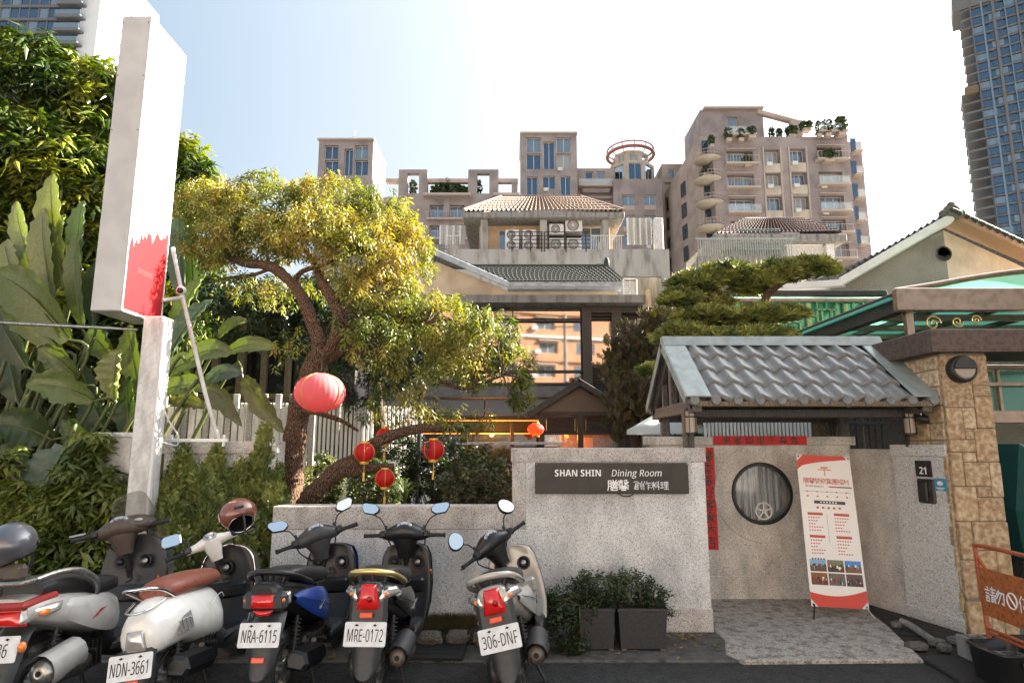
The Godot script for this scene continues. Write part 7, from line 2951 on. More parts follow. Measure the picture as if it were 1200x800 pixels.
		put(m, "red_cowl", M.paint_red, w)
	# mudguard: a tongue that narrows, with the plate on it
	m = MB.new()
	var drop: float = p.get("drop", .0)
	var tongue := [[.72, .62, .1], [.8, .56, .115], [.835, .48, .11], [.86, .38, .095], [.885, .29, .09], [.9, .25, .07]]
	var rows := []
	for q in (tongue.slice(2) if retro else tongue):
		var row := PackedVector3Array()
		for k in 9:
			var u := k / 8.0 * 2 - 1
			row.append(V(u * q[2], q[1] + .03 * u * u * (1 if q[1] < .3 else 0), q[0] - .05 * u * u * u * u - .012 * u * u))
		rows.append(row)
	m.grid(rows, false)
	put(m, "mudguard", M.plastic_grey, w)
	number_plate(w, p.plate, Transform3D(Basis(Vector3.RIGHT, -.28) * Basis(Vector3.BACK, p.get("plate_tilt", .0)), V(p.get("plate_x", .0), .52 - drop, .862)), maxi_s)
	m = MB.new()
	m.bev(V(0, .635 if p.style == "sport" else .37 if p.style != "retro" else .3, .853 if p.style == "sport" else .876 if not retro else .892), V(.085, .035, .012), .005, Basis(Vector3.RIGHT, -.25))
	put(m, "reflector", mat("orange_red_reflector", lin(.7, .06, .02), .2, 0, {"tri": false}), w)

	# engine, shock, muffler
	m = MB.new()
	m.bev(V(-.1, .24, .32), V(.11, .15, .62), .04)
	m.ell(V(-.13, .24, .54), V(.06, .11, .13), 14)
	m.bev(V(.06, .3, .24), V(.16, .16, .3), .04)
	for k in 5:
		m.bev(V(.08, .3, .14 + .045 * k), V(.19, .18, .014), .004)
	m.bev(V(.0, .42, .5), V(.14, .1, .3), .03)
	m.ell(V(-.08, .44, .42), V(.09, .07, .17), 12)
	put(m, "engine", M.dark_steel, w)
	for s in [-1.0, 1.0]:
		m = MB.new()
		var a := V(s * .115, .25, .6)
		var b := V(s * .11, .56, .5)
		m.tube([a, b], .014, 8)
		var pts := []
		for k in 60:
			var t := k / 59.0
			pts.append(a.lerp(b, .2 + .7 * t) + V(cos(t * TAU * 9), 0, sin(t * TAU * 9)) * .027)
		m.tube(pts, .005, 5)
		put(m, "shock_absorber", M.dark_steel, w)
	m = MB.new()
	var tip := V(.19, .34, .74)
	if p.muffler == "box":
		m.prism(PackedVector2Array([Vector2(-.07, -.05), Vector2(.04, -.07), Vector2(.08, -.02), Vector2(.06, .05), Vector2(-.03, .07), Vector2(-.08, .02)]), -.36, 0, Transform3D(Basis(Vector3.RIGHT, -.12), tip + V(.01, -.02, 0)), .02)
		put(m, "muffler", M.plastic, w)
	else:
		var big := 1.35 if maxi_s else 1.0
		m.lathe([Vector2(.018, .012), Vector2(.022, .014), Vector2(.05, .0), Vector2(.06, -.025), Vector2(.066, -.12), Vector2(.064, -.3), Vector2(.03, -.38)], 22, tip, Basis(Vector3.RIGHT, PI / 2 - .1) * Basis.from_scale(V(big, 1.1, big)))
		var mu := put(m, "muffler", M.exhaust if not maxi_s else M.steel, w)
		m = MB.new()
		m.lathe([Vector2(.018, .016), Vector2(.0, .016)], 14, tip, Basis(Vector3.RIGHT, PI / 2 - .1))
		put(m, "outlet", M.black_print, mu)
		m = MB.new()
		var rows2 := []
		for i in 6:
			var z := tip.z + .01 - .3 * i / 5.0
			var row := PackedVector3Array()
			for k in 8:
				var a := lerpf(-.25, .85, k / 7.0) * PI
				row.append(V(tip.x + cos(a) * .075 * big, tip.y + sin(a) * .078 * big + .03 * (i / 5.0), z))
			rows2.append(row)
		m.grid(rows2, false)
		put(m, "heat_shield", M.plastic_grey if not maxi_s else M.paint_silver, mu)
	m = MB.new()
	m.tube(curve([V(.19, .36, .4), V(.15, .22, .25), V(.08, .2, .1)], 5), .018, 8)
	put(m, "exhaust_pipe", M.exhaust, w)
	m = MB.new()
	for s in [-1.0, 1.0]:
		m.tube([V(s * .09, .2, .22), V(s * .15, .02, .26)], .012, 7)
	m.tube([V(-.17, .014, .26), V(.17, .014, .26)], .012, 7)
	put(m, "centre_stand", M.black_metal, w)

	# floor and leg shield
	m = MB.new()
	m.bev(V(0, .29, -.2), V(.36, .07, .46), .02)
	m.bev(V(0, .36, .0), V(.3, .18, .12), .03, Basis(Vector3.RIGHT, .3))
	put(m, "floor_board", M.plastic_grey if not retro else M.plastic, w)
	m = MB.new()
	rows = []
	var sh := [[.3, .2, -.4], [.42, .225, -.46], [.55, .23, -.5], [.68, .22, -.53], [.79, .205, -.55], [.86, .17, -.56], [.885, .1, -.565]]
	if retro:
		sh = [[.26, .17, -.38], [.4, .2, -.45], [.55, .225, -.49], [.7, .225, -.52], [.81, .2, -.54], [.88, .14, -.55], [.905, .06, -.555]]
	if maxi_s:
		sh = [[.32, .22, -.42], [.45, .26, -.48], [.6, .28, -.52], [.75, .27, -.55], [.88, .24, -.56], [.97, .18, -.57], [1.0, .1, -.57]]
	for q in sh:
		var row := PackedVector3Array()
		for k in 24:
			var a := TAU * k / 24
			var x := signf(cos(a)) * pow(absf(cos(a)), .5)
			var z := signf(sin(a)) * pow(absf(sin(a)), .7)
			row.append(V(x * q[1], q[0], q[2] + z * .045 + x * x * .05))
		rows.append(row)
	m.grid(rows)
	var ls := put(m, "leg_shield", p.shield, w)
	m = MB.new()
	rows = []
	for q in sh:
		var row := PackedVector3Array()
		for k in 12:
			var x := k / 11.0 * 2 - 1
			row.append(V(x * q[1] * .98, q[0] - .01, q[2] - .05 - .13 * (1 - x * x) * sin(PI * clampf((q[0] - .2) / .8, 0, 1))))
		rows.append(row)
	m.grid(rows, false)
	put(m, "front_cowl", side if not retro else body, w)
	if retro or p.has("rim"):
		m = MB.new()
		var e := []
		for q in sh:
			e.append(V(-q[1] * 1.01, q[0], q[2] + .055))
		e.append(V(0, sh[-1][0] + .012, sh[-1][2] + .03))
		for i in sh.size():
			var q = sh[sh.size() - 1 - i]
			e.append(V(q[1] * 1.01, q[0], q[2] + .055))
		m.tube(curve(e, 3), .007, 7)
		put(m, "shield_rim", M.chrome, ls)
	for s in [-1.0, 1.0]:
		m = MB.new()
		m.bev(V(s * .212, .66, -.475), V(.02, .05, .03), .006)
		put(m, "side_reflector", M.lens_orange, ls)
	# pockets and the key switch on the inner side
	m = MB.new()
	m.bev(V(0, .56, -.44), V(.34, .13, .06), .025)
	put(m, "glove_box", p.shield if not retro else M.plastic, w)
	var cup_y := .74 if not maxi_s else .8
	for s in [-1.0, 1.0]:
		if retro and s < 0:
			continue
		m = MB.new()
		m.lathe([Vector2(.052, -.01), Vector2(.056, .008), Vector2(.048, .012), Vector2(.04, -.002), Vector2(.0, -.006)], 20, V(s * .1 if not retro else .0, cup_y, -.468 if not retro else -.45), Basis(Vector3.RIGHT, PI / 2 - .15))
		put(m, "cup" if s < 0 else "key_switch", M.plastic_grey if s < 0 else M.plastic, ls)
		m = MB.new()
		m.lathe([Vector2(.026, .0), Vector2(.024, .012), Vector2(.0, .012)], 14, V(s * .1 if not retro else .0, cup_y, -.462 if not retro else -.44), Basis(Vector3.RIGHT, PI / 2 - .15))
		put(m, "switch_face", M.steel if s > 0 else M.plastic, ls)
	m = MB.new()
	m.tube(curve([V(.0, .7, -.46), V(.02, .665, -.42), V(-.02, .65, -.42)], 4), .008, 7)
	put(m, "bag_hook", M.black_metal, ls)
	# skirts under the floor, seams, badge, pillion pegs, cables
	for s in [-1.0, 1.0]:
		m = MB.new()
		rows = []
		for q in [[-.42, .3, .2, .06], [-.25, .265, .195, .055], [-.05, .27, .18, .065], [.08, .36, .165, .11], [.2, .44, .17, .07]]:
			var row := PackedVector3Array()
			for k in 6:
				var u := k / 5.0 * 2 - 1
				row.append(V(s * (q[2] - .03 * u * u), q[1] + u * q[3], q[0]))
			rows.append(row)
		m.grid(rows, false)
		put(m, "side_skirt", M.plastic if not retro else M.plastic_grey, w)
		m = MB.new()
		m.tube([V(s * .15, .34, .28), V(s * .245, .345, .3)], .013, 8)
		put(m, "pillion_peg", M.rubber, w)
		if not retro:
			m = MB.new()
			m.tube(curve([V(s * .186, .5, .02), V(s * .216, .56, .2), V(s * .216, .63, .42), V(s * .17, .7, .62)], 5), .0025, 5)
			put(m, "panel_seam", M.black_print, w)
			m = MB.new()
			var bb := Basis(Vector3.UP, s * 1.45) * Basis(Vector3.BACK, s * .3)
			m.prism(PackedVector2Array([Vector2(-.07, -.008), Vector2(-.02, -.014), Vector2(.0, -.004), Vector2(.07, .004), Vector2(.02, .016), Vector2(-.01, .006)]), 0, .003, Transform3D(bb, V(s * (.219 if not maxi_s else .237), .585, .28)))
			put(m, "badge", M.paint_red if maxi_s else M.chrome, w)
	m = MB.new()
	m.tube(curve([V(-.13, .3, .5), V(-.16, .4, .35), V(-.1, .42, .15)], 5), .007, 6)
	m.tube(curve([V(.05, .24, .56), V(.13, .33, .42), V(.1, .4, .2)], 5), .006, 6)
	m.tube(curve([V(-.06, .22, .6), V(.03, .3, .7), V(.08, .4, .6)], 5), .005, 6)
	put(m, "hoses", M.black_metal, w).set_meta("kind", "stuff")
	m = MB.new()
	m.ell(V(-.165, .25, .5), V(.02, .085, .12), 16)
	m.ell(V(-.165, .26, .2), V(.02, .075, .12), 16)
	m.bev(V(-.163, .255, .35), V(.03, .13, .28), .012)
	put(m, "belt_cover", M.steel if maxi_s else M.dark_steel, w)
	m = MB.new()
	m.tube([V(-.19, .24, .2), V(-.2, .22, .32), V(-.23, .26, .37)], .009, 7)
	put(m, "kick_lever", M.steel, w)
	# front mudguard and fork
	m = MB.new()
	rows = []
	for i in 9:
		var a := lerpf(-.3, PI + .1, i / 8.0)
		var row := PackedVector3Array()
		for k in 7:
			var u := k / 6.0 * 2 - 1
			var rr := .25 - .05 * u * u
			row.append(F * (V(0, .21, -.26) + V(u * .075, sin(a) * rr, -cos(a) * rr)))
		rows.append(row)
	m.grid(rows, false)
	put(m, "front_mudguard", side, w)
	m = MB.new()
	for s in [-1.0, 1.0]:
		m.tube([F * V(s * .07, .2, -.25), F * V(s * .07, .55, -.13)], .017, 8)
	m.tube([F * V(0, .55, -.13), F * V(0, .95, -.02)], .025, 8)
	put(m, "fork", M.dark_steel, w)

	# the handlebar, turned with the steering
	var hy: float = p.get("bar_y", .97)
	m = MB.new()
	m.X = F
	if retro:
		rows = []
		for q in [[-.225, .022, .022, .0], [-.19, .028, .026, .0], [-.12, .036, .036, .004], [-.05, .052, .06, .01], [.0, .06, .07, .014], [.05, .052, .06, .01], [.12, .036, .036, .004], [.19, .028, .026, .0], [.225, .022, .022, .0]]:
			var row := PackedVector3Array()
			for k in 14:
				var a := TAU * k / 14
				row.append(V(q[0], hy + q[3] + sin(a) * q[1], cos(a) * q[2] - .01))
			rows.append(row)
		m.grid(rows)
		rows = []
		for q in [[hy + .02, .075, .07, .0], [hy - .05, .068, .06, .005], [hy - .11, .05, .05, .0], [hy - .15, .045, .045, -.01]]:
			var row := PackedVector3Array()
			for k in 16:
				var a := TAU * k / 16
				row.append(V(cos(a) * q[1], q[0], sin(a) * q[2] + q[3]))
			rows.append(row)
		m.grid(rows)
	else:
		rows = []
		for q in [[-.2, .026, .03, .0], [-.17, .042, .045, .0], [-.12, .06, .075, .01], [-.06, .075, .095, .025], [.0, .08, .1, .03], [.06, .075, .095, .025], [.12, .06, .075, .01], [.17, .042, .045, .0], [.2, .026, .03, .0]]:
			var row := PackedVector3Array()
			for k in 16:
				var a := TAU * k / 16
				row.append(V(q[0], hy + q[3] + signf(sin(a)) * pow(absf(sin(a)), .8) * q[1], signf(cos(a)) * pow(absf(cos(a)), .8) * q[2] - .02))
			rows.append(row)
		m.grid(rows)
		rows = []
		for q in [[hy + .02, .13, .085], [hy - .04, .115, .08], [hy - .09, .085, .068], [hy - .14, .066, .058], [hy - .19, .058, .05]]:
			var row := PackedVector3Array()
			for k in 18:
				var a := TAU * k / 18
				row.append(V(signf(cos(a)) * pow(absf(cos(a)), .75) * q[1], q[0], signf(sin(a)) * pow(absf(sin(a)), .75) * q[2] - .02))
			rows.append(row)
		m.grid(rows)
	var hb := put(m, "handlebar_cover", p.bar, w)
	m = MB.new()
	m.X = F
	var gx := Basis(Vector3.RIGHT, PI * .27)
	m.lathe([Vector2(.0, .006), Vector2(.05, .004), Vector2(.056, .0), Vector2(.058, -.008)], 24, V(0, hy + (.085 if not retro else .055), .045 if not retro else .03), gx * Basis.from_scale(V(1.15 if not retro else .95, 1, .72)))
	put(m, "gauge", M.gauge, hb)
	m = MB.new()
	m.X = F
	for e in 2:
		var c3 := V(-.03 + .06 * e, hy + (.087 if not retro else .057), .048 if not retro else .033)
		m.box(c3 + gx * V(0, .006, 0), V(.004, .003, .04), gx * Basis(Vector3.UP, .6 - e))
	put(m, "needle", M.black_print, hb)
	for s in [-1.0, 1.0]:
		m = MB.new()
		m.X = F
		m.lathe([Vector2(.0, .35), Vector2(.019, .35), Vector2(.02, .34), Vector2(.016, .33), Vector2(.0165, .25), Vector2(.018, .215), Vector2(.024, .21), Vector2(.024, .2)], 14, V(0, hy, .0), Basis(Vector3.BACK, -s * PI / 2) * Basis(Vector3.RIGHT, .06))
		put(m, "grip", M.rubber, hb)
		m = MB.new()
		m.X = F
		m.bev(V(s * .185, hy + .012, .012), V(.06, .055, .05), .012)
		put(m, "switch_block", M.plastic, hb)
		m = MB.new()
		m.X = F
		m.tube(curve([V(s * .18, hy - .005, -.05), V(s * .23, hy - .01, -.07), V(s * .3, hy - .02, -.065), V(s * .34, hy - .022, -.06)], 4), radii([.009, .007, .006, .007], 4), 7)
		put(m, "brake_lever", M.steel if retro or maxi_s else M.black_metal, hb)
		if p.get("no_mirrors", false):
			continue
		if s > 0 and p.get("one_mirror", false):
			continue
		var k := 1.0
		mirror(w, F, s, V(s * .165, hy + .045, -.01), V(s * p.get("mirror_x", .27), hy + p.get("mirror_y", .17), .0), p.get("mirror", "diamond"), M.plastic if not retro else M.chrome)
	m = MB.new()
	m.X = F
	m.tube(curve([V(.16, hy - .02, -.05), V(.15, hy - .1, -.11), V(.05, hy - .22, -.1)], 5), .006, 6)
	m.tube(curve([V(-.16, hy - .02, -.05), V(-.15, hy - .09, -.12), V(-.04, hy - .22, -.1)], 5), .006, 6)
	put(m, "brake_cables", M.black_metal, hb).set_meta("kind", "stuff")
	m = MB.new()
	m.X = F
	m.ell(V(0, hy + .0, -.105), V(.09, .05, .03), 14)
	put(m, "headlamp", M.lens_clear, hb)
	return w


func helmet(called_label: String, at: Transform3D, shell: Material, stripe: bool) -> void:
	var w := thing("helmet", called_label, "helmet", at.origin, 0, "motorcycle helmets")
	w.basis = at.basis
	var m := MB.new()
	var rows := []
	for j in 11:
		var la := lerpf(-.85, PI / 2, j / 10.0)
		var row := PackedVector3Array()
		for k in 28:
			var a := TAU * k / 28
			var cut := .0
			if j == 0:
				cut = .035 * cos(a)
			row.append(V(cos(a) * cos(la) * .118, sin(la) * .115 + cut + .02, sin(a) * cos(la) * .138 + .012 * cos(la)))
		rows.append(row)
	m.grid(rows, true, false, false)
	put(m, "shell", shell, w)
	m = MB.new()
	rows = []
	for j in 7:
		var la := lerpf(-.83, PI / 2 - .1, j / 6.0)
		var row := PackedVector3Array()
		for k in 20:
			var a := TAU * k / 20
			row.append(V(cos(a) * cos(la) * .106, sin(la) * .1 + .012 + (.035 * cos(a) if j == 0 else .0), sin(a) * cos(la) * .126 + .01))
		rows.append(row)
	m.grid(rows, true, false, true)
	put(m, "lining", M.black_print, w)
	m = MB.new()
	m.tube(curve([V(0, -.066, .1), V(.055, -.045, .075), V(.078, -.031, .01), V(.055, -.045, -.06), V(0, -.066, -.084), V(-.055, -.088, -.06), V(-.078, -.101, .01), V(-.055, -.088, .075), V(0, -.066, .1)], 4), .007, 6)
	put(m, "edge_trim", M.chrome if stripe else M.black_metal, w)
	if stripe:
		for q in [[.0, .018, M.letter], [.024, .006, M.paint_red], [-.024, .006, M.paint_red]]:
			m = MB.new()
			rows = []
			for j in 15:
				var la := lerpf(-.2, PI + .2, j / 14.0)
				var row := PackedVector3Array()
				for s in [-1.0, 1.0]:
					row.append(V(q[0] + s * q[1], sin(la) * .1162 * cos((q[0]) * 6) + .021, cos(la) * .1395 + .012 * absf(sin(la)) * 0 + .01))
				rows.append(row)
			m.grid(rows, false)
			put(m, "stripe", q[2], w)
	m = MB.new()
	m.bev(V(.117, .02, .02), V(.012, .022, .07), .005)
	m.bev(V(-.117, .02, .02), V(.012, .022, .07), .005)
	put(m, "vent", M.black_metal, w)
	m = MB.new()
	m.tube(curve([V(.1, -.03, .0), V(.09, -.12, .01), V(.07, -.17, .02)], 4), .008, 6)
	m.bev(V(.07, -.185, .02), V(.022, .03, .012), .003)
	put(m, "chin_strap", M.black_metal, w)


func make_scooters() -> void:
	scooter({"label": "black scooter with a gold grab rail and plate MRE 0172, standing straight", "at": V(-.93, 0, -5.22), "yaw": -.03, "lean": .0, "steer": .03, "style": "sport", "body": M.paint_black, "side": M.paint_black, "seat": M.seat_black, "rail": M.gold, "tail": M.plastic_grey, "plate": "MRE-0172", "muffler": "can", "shield": M.plastic, "bar": M.plastic, "mirror": "diamond", "mirror_x": .3, "mirror_y": .2})
	scooter({"label": "silver champagne scooter with plate 306 DNF, leaning left with its bars turned", "at": V(.13, 0, -5.16), "yaw": -.1, "lean": .24, "steer": .7, "style": "sport", "body": M.paint_champagne, "side": M.paint_silver, "seat": M.seat_black, "rail": M.paint_champagne, "tail": M.plastic_grey, "plate": "306-DNF", "muffler": "can", "shield": M.paint_champagne, "bar": M.plastic, "mirror": "oval", "mirror_x": .28, "mirror_y": .18})
	scooter({"label": "blue and black scooter with plate NRA 6115 and a wide red tail lamp", "at": V(-1.57, 0, -5.2), "yaw": -.06, "lean": .03, "steer": .6, "style": "wide", "body": M.plastic, "side": M.paint_blue, "seat": M.seat_black, "rail": M.plastic, "tail": M.plastic_grey, "plate": "NRA-6115", "muffler": "box", "shield": M.plastic, "bar": M.plastic_grey, "mirror": "diamond", "mirror_x": .28, "mirror_y": .17})
	scooter({"label": "ivory white retro scooter with a brown seat and plate NDN 3661", "at": V(-2.27, 0, -5.02), "yaw": -.01, "lean": .14, "steer": .55, "style": "retro", "body": M.paint_ivory, "side": M.paint_ivory, "seat": M.seat_brown, "rail": M.chrome, "tail": M.paint_ivory, "plate": "NDN-3661", "muffler": "box", "shield": M.plastic, "bar": M.paint_ivory, "mirror": "square", "mirror_x": .27, "mirror_y": .11, "one_mirror": true, "drop": .13, "plate_x": -.02})
	var big := scooter({"label": "large silver and red scooter with a windscreen and a rear carrier, leftmost of the row", "at": V(-3.06, 0, -4.9), "yaw": -.02, "lean": .05, "steer": .35, "style": "maxi", "body": M.paint_silver, "side": M.paint_silver, "seat": M.seat_black, "rail": M.steel, "tail": M.paint_red, "plate": "S-436", "muffler": "can", "shield": M.plastic_grey, "bar": M.plastic_brown, "no_mirrors": true, "bar_y": 1.06, "size": 1.0})
	# its windscreen
	var m := MB.new()
	var rows := []
	for j in 8:
		var t := j / 7.0
		var row := PackedVector3Array()
		var wd := lerpf(.23, .14, t * t)
		for k in 11:
			var u := k / 10.0 * 2 - 1
			row.append(V(u * wd, .98 + .38 * t - .06 * u * u * t, -.66 + .16 * t + .1 * u * u))
		rows.append(row)
	m.grid(rows, false)
	put(m, "windscreen", M.visor, big)
	m = MB.new()
	m.tube([V(-.33, 1.045, -.36), V(-.42, 1.03, -.3)], .012, 8)
	put(m, "bar_end", M.steel, big)
	m = MB.new()
	m.ell(V(0, 1.1, -.5), V(.16, .07, .12), 16)
	put(m, "dash_cowl", M.plastic_brown, big)
	m = MB.new()
	for s in [-.06, .05]:
		m = MB.new()
		m.ell(V(s, 1.13, -.44), V(.045, .02, .04), 14)
		put(m, "dial", M.gauge, big)
	# helmets
	helmet("dark grey open helmet resting on the rear carrier of the leftmost scooter", Transform3D(Basis(Vector3.UP, .6) * Basis(Vector3.RIGHT, .1) * Basis.from_scale(Vector3.ONE * 1.12), V(-3.162, 1.102, -4.150)), M.paint_grey_helmet, false)
	helmet("brown helmet with a white stripe hung on the retro scooter's right mirror", Transform3D(Basis(Vector3.BACK, .5) * Basis(Vector3.RIGHT, -.3) * Basis(Vector3.UP, -.9) * Basis.from_scale(Vector3.ONE * 1.05), V(-2.194, 1.174, -5.250)), M.paint_brown_helmet, true)



func lantern(label: String, at: Vector3, r: float, squash: float, cloth: Material, tassel := true, hang := .12, lit := false, script := false) -> void:
	var w := thing("paper_lantern", label, "lantern", at, 0, "red lanterns hung in the garden")
	var m := MB.new()
	var prof := []
	var cut := .42 if r < .2 else .2
	for k in 15:
		var la := lerpf(-PI / 2 + cut, PI / 2 - cut, k / 14.0)
		prof.append(Vector2(cos(la) * r, sin(la) * r * squash))
	var rows := []
	for p in prof:
		var row := PackedVector3Array()
		for k in 96:
			var a := TAU * k / 96
			var rib := 1.0 - (.05 if r < .2 else .02) * absf(sin(a * (8.0 if r < .2 else 14.0)))
			row.append(V(cos(a) * p.x * rib, p.y, sin(a) * p.x * rib))
		rows.append(row)
	m.grid(rows, true, false, false)
	put(m, "shade", cloth, w)
	m = MB.new()
	for k in 6 if r < .2 else 4:
		var a := TAU * (k + .3) / (6 if r < .2 else 4)
		var pts := []
		for p in prof:
			pts.append(V(cos(a) * p.x * 1.004, p.y, sin(a) * p.x * 1.004))
		m.tube(pts, .003 if r < .2 else .004, 5)
	put(m, "gold_ribs", M.gilt, w).set_meta("kind", "stuff")
	var y0: float = prof[0].y
	var x0: float = prof[0].x
	if r < .2:
		m = MB.new()
		m.lathe([Vector2(x0 * 1.02, -y0), Vector2(x0 * 1.06, -y0 + .012), Vector2(x0 * .95, -y0 + r * .16)], 20)
		put(m, "top_collar", M.gilt, w)
		m = MB.new()
		m.lathe([Vector2(x0 * .9, y0 - r * .26), Vector2(x0 * 1.06, y0 - .02), Vector2(x0 * 1.02, y0)], 20)
		put(m, "bottom_collar", M.gilt, w)
	m = MB.new()
	m.tube([V(0, -y0, 0), V(0, -y0 + hang, 0)], .004, 5)
	put(m, "cord", M.black_metal, w)
	if tassel:
		m = MB.new()
		m.tube([V(0, y0 - .02, 0), V(.003, y0 - r * 1.0, 0)], .004, 5)
		m.lathe([Vector2(.004, y0 - r * .95), Vector2(.014, y0 - r * 1.0), Vector2(.012, y0 - r * 1.5), Vector2(.016, y0 - r * 1.75)], 10)
		put(m, "tassel", M.gilt, w)
	if script:
		m = MB.new()
		var ch := "福吉"
		for k in 2:
			glyph(m, ch[k], V(-r * .62, r * .12 - k * r * .62, r * .78), r * .5, r * .07, Basis(Vector3.UP, -.5), .02)
		put(m, "characters", M.black_print, w)
	if lit:
		var b := MB.new()
		b.ell(V(0, -r * .35, 0), V(.025, .03, .025), 10)
		put(b, "bulb", M.glow, w)
		var l := OmniLight3D.new()
		l.name = "lantern_light"
		l.position = at + V(0, -r * .35, 0)
		l.light_color = Color(1.0, .6, .25)
		l.light_energy = .02
		l.light_size = .03
		l.omni_range = 6
		l.shadow_enabled = true
		add_child(l)


func make_garden() -> void:
	lantern("large faded pink lantern hanging by the old trunk", V(-2.053, 2.288, -6.750), .27, .78, M.lantern_pink, false, .25)
	lantern("red lantern hanging left of the leaning branch, just above its fork", V(-1.589, 1.658, -6.900), .118, .9, M.lantern, true, .1)
	lantern("red lantern half hidden behind the leaning branch", V(-1.474, 1.837, -7.400), .105, .9, M.lantern, true, .12)
	lantern("red lantern hanging lowest, under the cut side branch", V(-1.369, 1.385, -6.950), .112, .9, M.lantern, true, .1)
	lantern("red lantern with black characters below the tip of the leaning branch", V(-.864, 1.684, -7.050), .122, .95, M.lantern, true, .14, false, true)
	lantern("small glowing red lantern hanging in front of the porch", V(.495, 2.061, -13.200), .17, .75, M.lantern, false, .4, true)

	# clipped and loose shrubs behind the wall
	var leaf := leaf_cluster(8, .05, .024, .3, .05, 33)
	var list := [
		["clipped_shrub", "round clipped shrub left of the leaning trunk behind the low wall", V(-2.499, 1.254, -8.300), V(.34, .38, .3), [Color(.06, .08, .025), Color(.11, .12, .04)], 5200],
		["clipped_shrub", "round clipped shrub behind the lowest red lantern", V(-1.731, 1.196, -8.200), V(.34, .36, .3), [Color(.045, .07, .025), Color(.09, .11, .04)], 5200],
		["loose_shrub", "loose grey green shrub with brown leaves against the step of the wall", V(-.375, 1.323, -7.100), V(.42, .4, .28), [Color(.05, .06, .03), Color(.12, .12, .07), Color(.2, .14, .07)], 2600],
		["loose_shrub", "thin light shrub in front of the white garden wall at the trunk's foot", V(-2.593, 1.222, -7.800), V(.22, .32, .2), [Color(.08, .09, .03), Color(.15, .15, .05)], 1400],
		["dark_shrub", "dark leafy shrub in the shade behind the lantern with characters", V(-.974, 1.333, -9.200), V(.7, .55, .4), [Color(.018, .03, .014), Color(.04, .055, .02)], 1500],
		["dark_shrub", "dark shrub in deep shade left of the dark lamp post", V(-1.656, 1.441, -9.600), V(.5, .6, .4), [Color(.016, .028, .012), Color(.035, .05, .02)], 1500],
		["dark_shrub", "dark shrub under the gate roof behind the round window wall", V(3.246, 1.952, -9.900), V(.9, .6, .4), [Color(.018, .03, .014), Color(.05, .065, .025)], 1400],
	]
	for q in list:
		var w := thing(q[0], q[1], "shrub", V(q[2].x, .05, q[2].z))
		var c: Vector3 = q[2] - w.position
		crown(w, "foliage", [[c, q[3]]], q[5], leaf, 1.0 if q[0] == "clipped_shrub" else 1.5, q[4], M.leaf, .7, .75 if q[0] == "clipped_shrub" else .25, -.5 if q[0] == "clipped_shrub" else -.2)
		twigs(w, [V(0, .02, 0), V(.05, .1, 0), V(-.05, .1, .03)], [[c, q[3]]], 26, .008)
	# strap leaved plant
	var w := thing("strap_leaf_plant", "clump of long arching strap leaves beside the lowest lantern", "plant", V(-1.306, .973, -7.900))
	var m := MB.new()
	for k in 46:
		var a := rng.randf() * TAU
		var l := rng.randf_range(.35, .6)
		var out := V(cos(a), 0, sin(a))
		var pts := []
		for i in 7:
			var s := i / 6.0
			pts.append(out * l * .75 * s * s + V(0, l * (1.5 * s - .95 * s * s), 0))
		for i in 6:
			var wd := .012 * (1.0 - i / 6.5)
			var wd2 := .012 * (1.0 - (i + 1) / 6.5)
			var sd := out.cross(Vector3.UP)
			m.quad(pts[i] - sd * wd, pts[i] + sd * wd, pts[i + 1] + sd * wd2, pts[i + 1] - sd * wd2)
	put(m, "strap_leaves", leaf_tone(Color(.07, .1, .035)), w).set_meta("kind", "stuff")
	w = thing("dark_lamp_post", "slim dark garden lamp post in front of the glazed terrace", "lamp post", V(-1.309, 0, -9.0))
	m = MB.new()
	m.lathe([Vector2(.09, 0), Vector2(.08, .25), Vector2(.035, .35), Vector2(.03, 2.35), Vector2(.05, 2.4)], 12)
	put(m, "shaft", M.black_metal, w)
	m = MB.new()
	m.lathe([Vector2(.05, 2.4), Vector2(.1, 2.55), Vector2(.02, 2.66)], 12)
	put(m, "head", M.black_metal, w)
	w = thing("garden_table", "low dark garden table in the shade behind the low wall", "table", V(-.875, 0, -9.5))
	m = MB.new()
	m.bev(V(0, .74, 0), V(1.0, .04, .7), .01)
	put(m, "table_top", M.slate, w)
	for k in 4:
		m = MB.new()
		m.bev(V(.42 if k & 1 else -.42, .36, .28 if k & 2 else -.28), V(.05, .72, .05), .006)
		put(m, "leg", M.dark_steel, w)
	# white arch in the garden wall
	w = thing("white_arch", "white rendered garden arch behind the clipped shrubs", "arch", V(-2.122, 0, -9.2))
	m = MB.new()
	m.tube(curve([V(-.25, 0, 0), V(-.22, .9, 0), V(.05, 1.35, 0), V(.5, 1.42, -.1)], 6), .11, 12)
	put(m, "arch_rib", M.white, w)
	# grass and litter
	var blade := MB.new()
	for k in 5:
		var a := TAU * k / 5
		var o := V(cos(a), 0, sin(a)) * .012
		blade.tri(o - V(.002, 0, 0), o + V(.002, 0, 0), o * 2.2 + V(0, .05, 0))
	var where := []
	var tints := []
	for k in 5200:
		var p := V(-1.35 + jit(1.02), .098 + .05 * rng.randf(), -6.07 + jit(.18))
		if nz.get_noise_3d(p.x * 4, 0, p.z * 4) < -.25:
			continue
		where.append(Transform3D(Basis(Vector3.UP, rng.randf() * TAU).scaled(Vector3.ONE * rng.randf_range(.6, 1.5)), p))
		tints.append(Color(.06, .065, .022).lerp(Color(.12, .085, .04), rng.randf()))
	var g := spread(blade.mesh(), where, tints, "grass", M.leaf, self)
	tag(g, "thin dry grass growing along the foot of the garden wall", "grass")
	var lf := MB.new()
	leaf_shape(lf, Vector3.ZERO, V(1, .05, 0).normalized(), Vector3.BACK, .06, .028, .0)
	where = []
	tints = []
